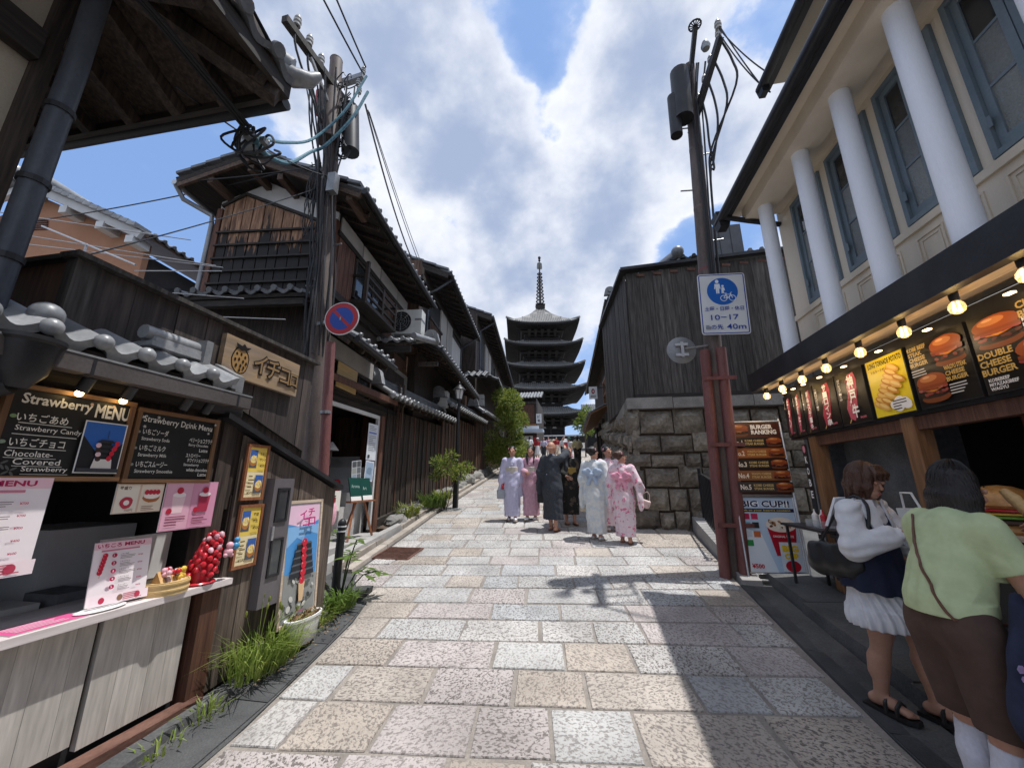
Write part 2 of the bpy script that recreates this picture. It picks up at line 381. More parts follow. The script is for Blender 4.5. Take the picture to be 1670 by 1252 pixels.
# dark stone setts: colour class from the object's random number, chiselled pits
def granite(name, ramp_cols, pit=(.055,.05,.05)):
    m = mat(name, (.4,.38,.35), None, .8, 5, bump=0, rnd=.0); nt, N, b = nodes(m)
    geo = N.new('ShaderNodeNewGeometry'); oi = N.new('ShaderNodeObjectInfo')
    cr = N.new('ShaderNodeValToRGB'); cr.color_ramp.interpolation = 'CONSTANT'
    while len(cr.color_ramp.elements) < len(ramp_cols): cr.color_ramp.elements.new(.5)
    for e, (p, c) in zip(cr.color_ramp.elements, ramp_cols): e.position = p; e.color = (*c, 1)
    lk(nt, oi.outputs['Random'], cr.inputs[0])
    off = N.new('ShaderNodeMath'); off.operation = 'MULTIPLY'; off.inputs[1].default_value = 31.0; lk(nt, oi.outputs['Random'], off.inputs[0])
    rot = N.new('ShaderNodeVectorRotate'); rot.rotation_type = 'Z_AXIS'; lk(nt, geo.outputs['Position'], rot.inputs['Vector']); lk(nt, off.outputs[0], rot.inputs['Angle'])
    st = N.new('ShaderNodeVectorMath'); st.operation = 'MULTIPLY'; st.inputs[1].default_value = (1.0, 1.3, 1.0); lk(nt, rot.outputs[0], st.inputs[0])
    n1 = N.new('ShaderNodeTexNoise'); n1.inputs['Scale'].default_value = 40; n1.inputs['Detail'].default_value = 3.5; n1.inputs['Roughness'].default_value = .62; n1.inputs['Distortion'].default_value = .5
    lk(nt, st.outputs[0], n1.inputs['Vector'])
    mr = N.new('ShaderNodeMapRange'); mr.inputs[1].default_value = .49; mr.inputs[2].default_value = .585; lk(nt, n1.outputs['Fac'], mr.inputs[0])
    n2 = N.new('ShaderNodeTexNoise'); n2.inputs['Scale'].default_value = 1.7; n2.inputs['Detail'].default_value = 8; lk(nt, geo.outputs['Position'], n2.inputs['Vector'])
    v = N.new('ShaderNodeMapRange'); v.inputs[1].default_value = .3; v.inputs[2].default_value = .7; v.inputs[3].default_value = .70; v.inputs[4].default_value = 1.18; lk(nt, n2.outputs['Fac'], v.inputs[0])
    hs = N.new('ShaderNodeHueSaturation'); lk(nt, cr.outputs[0], hs.inputs['Color']); lk(nt, v.outputs[0], hs.inputs['Value'])
    amt = N.new('ShaderNodeMath'); amt.operation = 'MULTIPLY'; lk(nt, mr.outputs[0], amt.inputs[0]); pm = N.new('ShaderNodeMapRange'); pm.inputs[3].default_value = .55; pm.inputs[4].default_value = .95; wv = N.new('ShaderNodeMath'); wv.operation = 'FRACT'; lk(nt, off.outputs[0], wv.inputs[0]); lk(nt, wv.outputs[0], pm.inputs[0]); lk(nt, pm.outputs[0], amt.inputs[1])
    mx = N.new('ShaderNodeMix'); mx.data_type = 'RGBA'; lk(nt, amt.outputs[0], mx.inputs[0]); lk(nt, hs.outputs[0], mx.inputs[6]); mx.inputs[7].default_value = (*pit, 1)
    lk(nt, mx.outputs[2], b.inputs['Base Color'])
    inv = N.new('ShaderNodeMath'); inv.operation = 'SUBTRACT'; inv.inputs[0].default_value = 1.0; lk(nt, n1.outputs['Fac'], inv.inputs[1])
    bp = N.new('ShaderNodeBump'); bp.inputs['Strength'].default_value = .8; bp.inputs['Distance'].default_value = .012
    lk(nt, inv.outputs[0], bp.inputs['Height']); lk(nt, bp.outputs[0], b.inputs['Normal'])
    return m
granite('sett', [(0,(.455,.445,.43)), (.24,(.49,.47,.445)), (.40,(.43,.375,.32)), (.54,(.45,.40,.35)), (.66,(.455,.41,.39)), (.80,(.42,.425,.425)), (.86,(.47,.46,.44))], (.115,.10,.09))
# rough wall stone
m = mat('wall_stone', (.14,.12,.097), (.275,.24,.19), .9, 2.2, (1,1,1), (.34,.66), 8, bump=1.0, bscale=16, bdist=.03, rnd=.3, fine=.28)
m = mat('rock', (.16,.155,.145), (.30,.29,.27), .9, 3, (1,1,1), (.34,.66), 8, bump=.9, bscale=20, bdist=.02, rnd=.2, fine=.2)
# gable boards: bare brown wood above, scorched black below, torn boundary
m = mat('gable_board', (.33,.19,.11), (.12,.058,.034), .75, 1.6, (9,9,1.1), bump=.5, bscale=5, rnd=.22, fine=.3); nt_, N_, b_ = nodes(m)
g_ = N_.new('ShaderNodeNewGeometry'); s_ = N_.new('ShaderNodeSeparateXYZ'); lk(nt_, g_.outputs['Position'], s_.inputs[0])
o_ = N_.new('ShaderNodeObjectInfo')
st_ = N_.new('ShaderNodeVectorMath'); st_.operation = 'MULTIPLY'; st_.inputs[1].default_value = (16,16,2.2); lk(nt_, g_.outputs['Position'], st_.inputs[0])
nz_ = N_.new('ShaderNodeTexNoise'); nz_.inputs['Scale'].default_value = 1.2; nz_.inputs['Detail'].default_value = 5; lk(nt_, st_.outputs[0], nz_.inputs['Vector'])
a_ = N_.new('ShaderNodeMath'); a_.operation = 'MULTIPLY_ADD'; a_.inputs[1].default_value = 1.5; lk(nt_, nz_.outputs['Fac'], a_.inputs[0]); lk(nt_, s_.outputs[2], a_.inputs[2])
a2_ = N_.new('ShaderNodeMath'); a2_.operation = 'MULTIPLY_ADD'; a2_.inputs[1].default_value = .5; lk(nt_, o_.outputs['Random'], a2_.inputs[0]); lk(nt_, a_.outputs[0], a2_.inputs[2])
r_ = N_.new('ShaderNodeMapRange'); r_.inputs[1].default_value = 6.86; r_.inputs[2].default_value = 6.96; lk(nt_, a2_.outputs[0], r_.inputs[0])
x_ = N_.new('ShaderNodeMix'); x_.data_type = 'RGBA'; lk(nt_, r_.outputs[0], x_.inputs[0]); x_.inputs[6].default_value = (.020,.017,.016,1); lk(nt_, N_[m['hs']].outputs[0], x_.inputs[7])
lk(nt_, x_.outputs[2], b_.inputs['Base Color'])
# obscure glass: pebbled, sky reflection put into the brighter base colour
m = mat('glass_pebble', (.20,.21,.20), (.28,.29,.28), .15, .7, (1,1,1), bump=0, rnd=.25, fine=.1, spec=.6); nt_, N_, b_ = nodes(m)
g_ = N_.new('ShaderNodeNewGeometry'); vo_ = N_.new('ShaderNodeTexVoronoi'); vo_.inputs['Scale'].default_value = 80; lk(nt_, g_.outputs['Position'], vo_.inputs['Vector'])
bp_ = N_.new('ShaderNodeBump'); bp_.inputs['Strength'].default_value = .6; bp_.inputs['Distance'].default_value = .006; lk(nt_, vo_.outputs['Distance'], bp_.inputs['Height']); lk(nt_, bp_.outputs[0], b_.inputs['Normal'])
# lamp glass and glowing filament
m = bpy.data.materials.new('bulb_glass'); m.use_nodes = True; MT['bulb_glass'] = m; nt_, N_, b_ = nodes(m)
b_.inputs['Base Color'].default_value = (1,.86,.62,1); b_.inputs['Roughness'].default_value = .05; b_.inputs['Transmission Weight'].default_value = .9; b_.inputs['IOR'].default_value = 1.08
b_.inputs['Emission Color'].default_value = (1,.62,.25,1); b_.inputs['Emission Strength'].default_value = .35
m = bpy.data.materials.new('filament'); m.use_nodes = True; MT['filament'] = m; nt_, N_, b_ = nodes(m)
b_.inputs['Emission Color'].default_value = (1,.70,.28,1); b_.inputs['Emission Strength'].default_value = 9.0
mat('filament_soft', (.8,.6,.35), None, .5, bump=0, emit=(1,.72,.40), es=2.6); mat('gutter_brown', (.085,.072,.068), (.12,.105,.10), .5, 2, bump=.1); mat('step_lit', (.72,.70,.67), (.60,.585,.56), .85, 2, bump=.3)  # step concrete: brightness put into the colour, little light reaches the entrance
m = bpy.data.materials.new('clear_glass'); m.use_nodes = True; MT['clear_glass'] = m; nt_, N_, b_ = nodes(m)
b_.inputs['Base Color'].default_value = (.75,.8,.8,1); b_.inputs['Roughness'].default_value = .08; b_.inputs['Alpha'].default_value = .32

# ------------------------------------------------------------------ lettering and prints
_tx = {}
def text_mesh(s, bold=0.0, space=1.0):
    k = (s, bold, space)
    if k in _tx: return _tx[k]
    c = bpy.data.curves.new('lettering', 'FONT'); c.body = s; c.size = 1.0; c.resolution_u = 2; c.offset = bold; c.space_character = space
    o = bpy.data.objects.new('lettering', c); me = o.to_mesh()
    vs = [(v.co.x, v.co.y) for v in me.vertices]; fs = [tuple(p.vertices) for p in me.polygons]
    o.to_mesh_clear(); bpy.data.objects.remove(o); bpy.data.curves.remove(c)
    if not vs: vs = [(0,0),(.01,0),(0,.01)]; fs = [(0,1,2)]
    x0 = min(v[0] for v in vs); x1 = max(v[0] for v in vs); y0 = min(v[1] for v in vs); y1 = max(v[1] for v in vs)
    r = ([(x - x0, y - y0) for x, y in vs], fs, max(x1 - x0, .01), max(y1 - y0, .01)); _tx[k] = r; return r
def srgb(h):
    h = h.lstrip('#'); o = []
    for i in (0, 2, 4):
        c = int(h[i:i+2], 16) / 255; o.append(c / 12.92 if c <= .04045 else ((c + .055) / 1.055) ** 2.4)
    return tuple(o)
class Sheet:
    """flat print: origin p (lower left), unit axes u (right) and v (up), n = u x v towards the viewer; coordinates in metres"""
    def __init__(s, p, u, v, w, h, lift=.0012):
        s.p = Vector(p); s.u = Vector(u).normalized(); s.v = Vector(v).normalized(); s.n = s.u.cross(s.v).normalized()
        s.w = w; s.h = h; s.l = lift; s.mb = MB(); s.k = 0
    def P(s, x, y, d=0.): return s.p + s.u * x + s.v * y + s.n * (s.l + d)
    def up(s): s.l += .0005
    def poly(s, pts, c, clip=True):
        if clip: pts = [(min(max(x, .001), s.w-.001), min(max(y, .001), s.h-.001)) for x, y in pts]
        s.mb.add([s.P(x, y) for x, y in pts], [tuple(range(len(pts)))], srgb(c) if isinstance(c, str) else c); s.up(); return s
    def rect(s, x0, y0, x1, y1, c): return s.poly([(x0,y0),(x1,y0),(x1,y1),(x0,y1)], c)
    def ell(s, x, y, rx, ry, c, n=18, rot=0, wob=0., seed=1):
        r = random.Random(seed); ca, sa = math.cos(rot), math.sin(rot); pts = []
        for i in range(n):
            a = 2*math.pi*i/n; q = 1 + r.uniform(-wob, wob); ex, ey = rx*q*math.cos(a), ry*q*math.sin(a)
            pts.append((x + ex*ca - ey*sa, y + ex*sa + ey*ca))
        return s.poly(pts, c)
    def line(s, pts, wd, c):
        for (xa, ya), (xb, yb) in zip(pts, pts[1:]):
            d = Vector((xb-xa, yb-ya)); 
            if d.length < 1e-6: continue
            nn = Vector((-d.y, d.x)).normalized() * wd/2
            s.mb.add([s.P(xa-nn.x, ya-nn.y), s.P(xb-nn.x, yb-nn.y), s.P(xb+nn.x, yb+nn.y), s.P(xa+nn.x, ya+nn.y)], [(0,1,2,3)], srgb(c))
        s.up(); return s
    def text(s, t, x, y, hgt, c, width=None, bold=.0, rot=0., vertical=False, center=False, maxw=None):
        """x,y = lower left of the lettering; hgt = cap height; width squeezes it"""
        if vertical:
            for i, ch in enumerate(t): s.text(ch, x, y - (i+1)*hgt*1.08, hgt, c, width=width or hgt, bold=bold, rot=rot)
            return s
        vs, fs, w0, h0 = text_mesh(t, bold)
        href = h0 if any(ord(ch) > 0x2e80 for ch in t) else max(h0, .70)
        sy = hgt / href; sx = sy if width is None else width / w0
        if maxw and w0*sx > maxw: sx = maxw / w0
        if center: x = x - w0*sx/2
        ca, sa = math.cos(rot), math.sin(rot); col = srgb(c) if isinstance(c, str) else c
        s.mb.add([s.P(x + a*sx*ca - b*sy*sa, y + a*sx*sa + b*sy*ca) for a, b in vs], fs, col); s.up(); return s
    def build(s, parent, name='print', m='print'): return s.mb.build(name, m, parent, fix=False)

# ------------------------------------------------------------------ the sloping street
def zg(y):
    if y < 0: return .03 * y
    if y < 9: return .03 * y + .12 / 18 * y * y
    if y < 84: return .81 + .122 * (y - 9)
    return .81 + .122 * 75
DX, DY = -0.1017, 0.9948          # the upper street runs a little to the left
O = Vector((-4.18, 7.82)); DV = Vector((DX, DY)); NV = Vector((DY, -DX))
def F(a, b, z=0.0):                # street frame: a along, b towards the road
    q = O + DV * a + NV * b; return Vector((q.x, q.y, z))
def interp(tab, y):
    if y <= tab[0][0]: return tab[0][1]
    for (y0, x0), (y1, x1) in zip(tab, tab[1:]):
        if y <= y1: return x0 + (x1 - x0) * (y - y0) / (y1 - y0)
    return tab[-1][1]
LE = [(-8,-2.05),(2.3,-2.1),(4.2,-2.37),(4.7,-2.55),(5.35,-3.2),(6.8,-3.35),(9.9,-3.55),(18,-4.0),(40,-4.7)]
RE = [(-8,1.62),(2.8,1.70),(5.5,1.84),(8.22,2.0),(8.30,.93),(31,.80),(40,.6)]
leftX = lambda y: interp(LE, y)
rightX = lambda y: interp(RE, y)

g = MB(); ys = [-60,-20,-8,-4,0,1,2,3,4,5,6,7,8,9,12,20,40,60,84,110,400]; xs = [-300,-60,-20,-8,8,20,60,300]
for y in ys:
    for x in xs: g.v.append((x, y, zg(y) - .06))
nx = len(xs)
for j in range(len(ys)-1):
    for i in range(nx-1): g.f.append((j*nx+i, j*nx+i+1, (j+1)*nx+i+1, (j+1)*nx+i)); g.c.append(None)
struct(g.build('ground', 'ground_far'))
road = MB(); yy = [-8 + .5*i for i in range(97)] + [5.35, 8.22, 8.30]; yy = sorted(set(yy))
for y in yy: road.v += [(leftX(y), y, zg(y)), (rightX(y), y, zg(y))]
for j in range(len(yy)-1): road.f.append((2*j, 2*j+1, 2*j+3, 2*j+2)); road.c.append(None)
road = struct(road.build('road', 'mortar'))

# granite setts, row by row, each a stone of its own
rng = random.Random(11); setts = []; far = MB(); a = -6.95; nset = 0
while True:
    pit = .43 + rng.uniform(-.035, .035)
    y_mid = (O + DV * (a + pit/2)).y
    if y_mid > 37: break
    ym = F(a + pit/2, 1.8).y
    bl = (leftX(ym) - F(a + pit/2, 0).x) / NV.x; br = (rightX(ym) - F(a + pit/2, 0).x) / NV.x
    b = bl + .03; b_end = br - .03
    cut = rng.uniform(.25, .8); first = True
    while b < b_end - .05:
        wd = cut if first else rng.uniform(.42, .86); first = False
        e = min(b + wd, b_end)
        if b_end - e < .22: e = b_end
        j = lambda s=.012: rng.uniform(-s, s)
        gp = .014
        c = [F(a+gp+j(), b+gp+j()), F(a+gp+j(), e-gp+j()), F(a+pit-gp+j(), e-gp+j()), F(a+pit-gp+j(), b+gp+j())]
        cen = (c[0]+c[1]+c[2]+c[3]) / 4
        top = [Vector((q.x*.985+cen.x*.015, q.y*.985+cen.y*.015, 0)) for q in c]
        h = .008 + rng.uniform(0, .004)
        bot = [(q.x, q.y, zg(q.y) - .02) for q in c]; low = [(q.x, q.y, zg(q.y) + h*.35) for q in c]; tp = [(q.x, q.y, zg(q.y) + h) for q in top]
        vis = cen.y > 1.0
        if vis and nset < 300:
            mb = MB().add(bot + low + tp, [(0,1,5,4),(1,2,6,5),(2,3,7,6),(3,0,4,7),(4,5,9,8),(5,6,10,9),(6,7,11,10),(7,4,8,11),(8,9,10,11)])
            o = mb.build('paving_stone', 'sett', road, fix=False, shift=(cen.x, cen.y, zg(cen.y))); nset += 1
        else:
            far.add(low + tp, [(0,1,5,4),(1,2,6,5),(2,3,7,6),(3,0,4,7),(4,5,6,7)])
        b = e
    a += pit
# far setts: colour varies by place instead of by object
mat('sett_far', (.40,.37,.335), (.35,.305,.26), .85, 2.6, (1,1,1), (.42,.58), 2, bump=.6, bscale=55, bdist=.008, rnd=0, fine=.42)
tag(far.build('paving_stone', 'sett_far', road, fix=False), kind='stuff')

def strip(name, lx, rx, y0, y1, m, dz, step=.5, parent=None):
    mb = MB(); n = max(1, int((y1 - y0) / step))
    for i in range(n + 1):
        y = y0 + (y1 - y0) * i / n
        mb.v += [(lx(y), y, zg(y) + dz - .05), (lx(y), y, zg(y) + dz), (rx(y), y, zg(y) + dz), (rx(y), y, zg(y) + dz - .05)]
    for i in range(n):
        for k in range(3): mb.f.append((4*i+k, 4*i+k+1, 4*i+4+k+1, 4*i+4+k)); mb.c.append(None)
    mb.f += [(0,1,2,3), (4*n+3, 4*n+2, 4*n+1, 4*n)]; mb.c += [None, None]
    return mb.build(name, m, parent)
# left gutter, laid dark slabs, each its own piece
gut = struct(strip('gutter', lambda y: min(leftX(y) - .02, -2.66) if y < 4.6 else leftX(y) - .5, lambda y: leftX(y) - .01, -4, 20, 'concrete_dark', .004, .4))
y = 1.0
while y < 5.2:
    L = rng.uniform(.75, 1.0); y1 = min(y + L, 5.3)
    x0 = lambda q: leftX(q) - .30 if q < 4.4 else leftX(q) - .36; x1 = lambda q: leftX(q) - .022
    mb = MB().hexa([(x0(y), y, zg(y)-.03), (x1(y), y, zg(y)-.03), (x1(y1-.012), y1-.012, zg(y1)-.03), (x0(y1-.012), y1-.012, zg(y1)-.03)],
                   [(x0(y), y, zg(y)+.012), (x1(y), y, zg(y)+.012), (x1(y1-.012), y1-.012, zg(y1)+.012), (x0(y1-.012), y1-.012, zg(y1)+.012)])
    mb.build('gutter_slab', 'asphalt_dark', gut); y = y1
# kerb along the shed foot
y = .6
while y < 4.3:
    y1 = y + rng.uniform(.7, .95)
    c = leftX((y+y1)/2)
    MB().hexa([(-2.60, y, zg(y)-.05), (c-.33, y, zg(y)-.05), (c-.33, y1-.01, zg(y1)-.05), (-2.60, y1-.01, zg(y1)-.05)],
              [(-2.58, y, zg(y)+.075), (c-.35, y, zg(y)+.06), (c-.35, y1-.01, zg(y1)+.06), (-2.58, y1-.01, zg(y1)+.075)]).build('kerb_slab', 'concrete_dark', gut)
    y = y1
# long kerb stones on the left going uphill
y = 5.4
while y < 24:
    y1 = y + rng.uniform(1.0, 1.5)
    for off, wd, hh in ((-.03, .16, .055), (-.24, .20, .10)):
        x0 = lambda q: leftX(q) + off - wd; x1 = lambda q: leftX(q) + off
        MB().hexa([(x0(y), y, zg(y)-.05), (x1(y), y, zg(y)-.05), (x1(y1-.015), y1-.015, zg(y1)-.05), (x0(y1-.015), y1-.015, zg(y1)-.05)],
                  [(x0(y)+.01, y, zg(y)+hh), (x1(y)-.012, y, zg(y)+hh), (x1(y1-.015)-.012, y1-.015, zg(y1)+hh), (x0(y1-.015)+.01, y1-.015, zg(y1)+hh)]).build('kerb_stone', 'kerb_stone', gut)
    y = y1
# bed of earth between kerb and walls
struct(strip('planting_bed', lambda y: -4.6, lambda y: leftX(y) - .44, 7.7, 24, 'earth', .06, .5))
# iron drain grate
dg = thing('drain_grate', 'rusty iron drain grate set in the road edge below the steps', 'drain grate', (-3.02, 6.35, zg(6.35)))
mb = MB(); gx0, gx1, gy0, gy1 = -3.32, -2.72, 6.05, 6.65
zf = lambda y: zg(y) + .016
for xx in (gx0, gx1): mb.bar((xx, gy0, zf(gy0)), (xx, gy1, zf(gy1)), .03, .016)
for q in (gy0, gy1): mb.bar((gx0, q, zf(q)), (gx1, q, zf(q)), .03, .016)
mb.build('frame', 'rust', dg)
for k in range(11):
    q = gy0 + .05 + k*.05; MB().bar((gx0+.015, q, zf(q)), (gx1-.015, q, zf(q)), .022, .014).build('bar', 'rust', dg)
# right gutter and the rough step along the shops
rgut = struct(strip('gutter_right', lambda y: rightX(y) + .01, lambda y: rightX(y) + .36, -4, 5.6, 'concrete_dark', .004, .4))
y = .3
while y < 5.5:
    y1 = min(y + rng.uniform(.8, 1.1), 5.6)
    MB().hexa([(rightX(y)+.015, y, zg(y)-.03), (rightX(y)+.27, y, zg(y)-.03), (rightX(y1)+.27, y1-.012, zg(y1)-.03), (rightX(y1)+.015, y1-.012, zg(y1)-.03)],
              [(rightX(y)+.015, y, zg(y)+.010), (rightX(y)+.27, y, zg(y)-.004), (rightX(y1)+.27, y1-.012, zg(y1)-.004), (rightX(y1)+.015, y1-.012, zg(y1)+.010)]).build('gutter_slab', 'asphalt_dark', rgut)
    y = y1
y = .3
while y < 5.9:
    y1 = min(y + rng.uniform(.9, 1.4), 6.0); x0 = rightX(y) + .40 + rng.uniform(-.015, .015)
    MB().hexa([(x0, y, zg(y)-.05), (2.68, y, zg(y)-.05), (2.68, y1-.02, zg(y1)-.05), (x0, y1-.02, zg(y1)-.05)],
              [(x0+.02, y+.01, zg(y)+.10), (2.68, y, zg(y)+.12), (2.68, y1-.02, zg(y1)+.12), (x0+.02, y1-.03, zg(y1)+.10)]).build('step_slab', 'concrete_dark', rgut)
    y = y1
struct(strip('shop_floor', lambda y: 2.66, lambda y: 6.0, -4, 8.3, 'concrete_dark', .10, .5))

# ------------------------------------------------------------------ masonry pieces
def stone_block(rng, w, h, d, bulge=.05, nu=4, nv=3):
    """rough-faced block: back on y=0, face towards -y, centred on x, z from 0; returns verts, faces"""
    vs = []; fs = []
    for jv in range(nv + 1):
        for iu in range(nu + 1):
            u, v = iu / nu, jv / nv
            e = min(u, 1-u, v, 1-v) * 2
            edge = (iu in (0, nu)) or (jv in (0, nv))
            dep = -d - (0 if edge else bulge * (.4 + .6*min(1, e*2)) * rng.uniform(.6, 1.3)) + (rng.uniform(.01, .035) if edge else 0)
            vs.append(((u - .5) * w + (0 if iu in (0, nu) else rng.uniform(-.02, .02)), dep, v * h + (0 if jv in (0, nv) else rng.uniform(-.02, .02))))
    for jv in range(nv):
        for iu in range(nu): k = jv*(nu+1)+iu; fs.append((k, k+1, k+nu+2, k+nu+1))
    ring = [i for i in range(nu+1)] + [j*(nu+1)+nu for j in range(1, nv+1)] + [nv*(nu+1)+i for i in range(nu-1, -1, -1)] + [j*(nu+1) for j in range(nv-1, 0, -1)]
    o = len(vs); vs += [(vs[i][0], .0, vs[i][2]) for i in ring]
    n = len(ring)
    for i in range(n): j = (i+1) % n; fs.append((ring[j], ring[i], o+i, o+j))
    return vs, fs
rngw = random.Random(5)
ww = thing('stone_retaining_wall', 'rough brown stone retaining wall with flat capstones at the street corner', 'stone wall', (.95, 8.32, zg(8.3)))
MB().hexa([(1.02, 8.42, .3), (5.0, 8.42, .3), (5.0, 34, 3.2), (.92, 34, 3.2)], [(1.19, 8.5, 3.09), (5.0, 8.5, 3.09), (5.0, 34, 4.8), (1.10, 34, 4.8)]).build('core', 'earth', ww)
def wall_run(p0, d, n, length, zbot, ztop, batter, hmin=.28, hmax=.47, wmin=.28, wmax=.66):
    """courses of stones along d from p0; n = outward normal; battered face"""
    z = None; d = Vector(d).normalized(); n = Vector(n).normalized(); lev = 0.; tot = ztop(0) - zbot(0) 
    while lev < tot - .02:
        h = rngw.uniform(hmin, hmax)
        if tot - lev - h < .2: h = tot - lev
        s = rngw.uniform(-.25, 0)
        while s < length:
            wd = rngw.uniform(wmin, wmax); s0 = max(s, 0); s1 = min(s + wd, length)
            if length - s1 < .15: s1 = length
            if s1 - s0 > .08:
                zb = zbot((s0+s1)/2) + lev; f = lev / tot
                hh = h
                vs, fs = stone_block(rngw, s1 - s0 - .03 + rngw.uniform(-.02,.02), hh - .025 + rngw.uniform(-.05,.03), .16, .12)
                c = Vector((p0[0], p0[1], 0)) + d * ((s0+s1)/2) - n * (batter * f)
                M = Matrix(((d.x, -n.x, 0, c.x), (d.y, -n.y, 0, c.y), (0, 0, 1, zb + .011 + rngw.uniform(-.012, .012)), (0,0,0,1)))
                # lean the face with the batter
                mb = MB().add([M @ Vector((v[0], v[1] + .16 + batter * v[2] / tot, v[2])) for v in vs], fs)
                mb.build('stone', 'wall_stone', ww, shift=(c.x, c.y, zb))
            s = s + wd if s1 < length else length
        lev += h
wall_run((.95, 8.32), (1, 0, 0), (0, -1, 0), 3.9, lambda s: zg(8.3) - .05, lambda s: 3.09, .10)
wall_run((.93, 8.36), (DX*.04, 1, 0), (-1, .0, 0), 9.0, lambda s: zg(8.36 + s) - .05, lambda s: 3.05 + .09*max(0, s-2.4), .16, .38, .58, .45, .9)
# capstones
x = 1.0
while x < 4.8:
    x1 = x + rngw.uniform(.55, .95); MB().box(x, x1 - .012, 8.30, 8.62, 3.095, 3.32 + rngw.uniform(-.01, .01)).build('capstone', 'cap_stone', ww); x = x1
y = 8.63
while y < 26:
    y1 = y + rngw.uniform(.7, 1.2); zt = lambda q: 3.07 + .09*max(0, q - 10.8)
    MB().hexa([(.98, y, zt(y)), (1.3, y, zt(y)), (1.3, y1-.012, zt(y1)), (.98, y1-.012, zt(y1))], [(.98, y, zt(y)+.22), (1.3, y, zt(y)+.22), (1.3, y1-.012, zt(y1)+.22), (.98, y1-.012, zt(y1)+.22)]).build('capstone', 'cap_stone', ww); y = y1
# low kerb wall beside the iron railing
kw = thing('low_kerb_wall', 'low weathered concrete kerb wall running up to the stone wall', 'kerb wall', (2.05, 7.0, zg(7)))
MB().hexa([(1.93, 6.5, .2), (2.22, 6.5, .2), (2.30, 8.28, .4), (2.02, 8.28, .4)], [(1.95, 6.5, zg(6.5)+.17), (2.2, 6.5, zg(6.5)+.17), (2.28, 8.28, zg(8.28)+.25), (2.04, 8.28, zg(8.28)+.25)]).build('block', 'concrete', kw)
MB().hexa([(1.86, 5.55, .1), (2.12, 5.55, .1), (2.2, 6.48, .2), (1.92, 6.48, .2)], [(1.88, 5.58, zg(5.6)+.06), (2.1, 5.58, zg(5.6)+.06), (2.17, 6.48, zg(6.5)+.09), (1.95, 6.48, zg(6.5)+.09)]).build('foot', 'concrete', kw)

# ------------------------------------------------------------------ building helpers
def fb(mb, a0, a1, b0, b1, z0, z1):
    return mb.hexa([F(a0,b0,z0), F(a0,b1,z0), F(a1,b1,z0), F(a1,b0,z0)], [F(a0,b0,z1), F(a0,b1,z1), F(a1,b1,z1), F(a1,b0,z1)])
def fpart(parent, name, m, *boxes):
    for q in boxes: o = fb(MB(), *q).build(name, m, parent)
    return o
def part(parent, name, m, *boxes):
    for q in boxes: o = MB().box(*q).build(name, m, parent)
    return o
rb = random.Random(21)
def boards(parent, p0, d, n, length, z0, z1, width=.16, thick=.02, m='wood_black', gap=.006, name='board', jit=.006, jw=.15):
    """vertical boards along d from p0 (on the wall face), standing out along n; z0, z1 numbers or functions of s"""
    d = Vector(d).normalized(); n = Vector(n).normalized(); p0 = Vector((p0[0], p0[1], 0)); s = 0.
    f0 = z0 if callable(z0) else (lambda q: z0); f1 = z1 if callable(z1) else (lambda q: z1)
    while s < length - .02:
        wd = width * rb.uniform(1 - jw, 1 + jw); e = min(s + wd, length)
        if length - e < width * .3: e = length
        t = thick + rb.uniform(-jit, jit) * .6
        a, b = p0 + d * (s + gap/2), p0 + d * (e - gap/2); k = n * t
        z = Vector((0,0,1))
        bot = [a + z*f0(s), b + z*f0(e), b + k + z*f0(e), a + k + z*f0(s)]
        top = [a + z*f1(s), b + z*f1(e), b + k + z*f1(e), a + k + z*f1(s)]
        c = (bot[0] + top[2]) / 2
        MB().hexa(bot, top).build(name, m, parent, shift=c)
        s = e
# kawara tile: S-shaped pan with a round lip at the eave
def s_profile(n=8, w=.27, amp=.032):
    return [(w * i / n, amp * math.sin(2 * math.pi * i / n - .5) + amp*.4) for i in range(n + 1)]
def tile_mesh(eave, w=.27, L=.28, th=.022):
    pr = s_profile(w=w); n = len(pr); mb = MB()
    y0 = -.03 if eave else 0
    vs = [(x, y0, z + .028) for x, z in pr] + [(x, L, z) for x, z in pr] + [(x, y0, z + .028 - (th + (.03 if eave else 0))) for x, z in pr] + [(x, L, z - th) for x, z in pr]
    fs = []
    for i in range(n - 1): fs += [(i, i+1, n+i+1, n+i), (2*n+i+1, 2*n+i, 3*n+i, 3*n+i+1), (2*n+i, 2*n+i+1, i+1, i)]
    fs += [(0, n, 3*n, 2*n), (n-1, 2*n-1+0, 4*n-1, 3*n-1)]
    mb.add(vs, fs)
    if eave: mb.lathe([(.030,-.012),(.046,-.012),(.050,-.004),(.050,.02),(.0,.02)], (w*.30, y0 - .012, .052), 12, 'y')
    return mb
def mk_mesh(mb, name, m):
    o = mb.build(name, m, None, smooth=True); me = o.data; bpy.data.objects.remove(o); return me
EAVE_TILE = mk_mesh(tile_mesh(True), 'eave_tile', 'tile'); EAVE_TILE_L = mk_mesh(tile_mesh(True), 'eave_tile_light', 'tile_light')
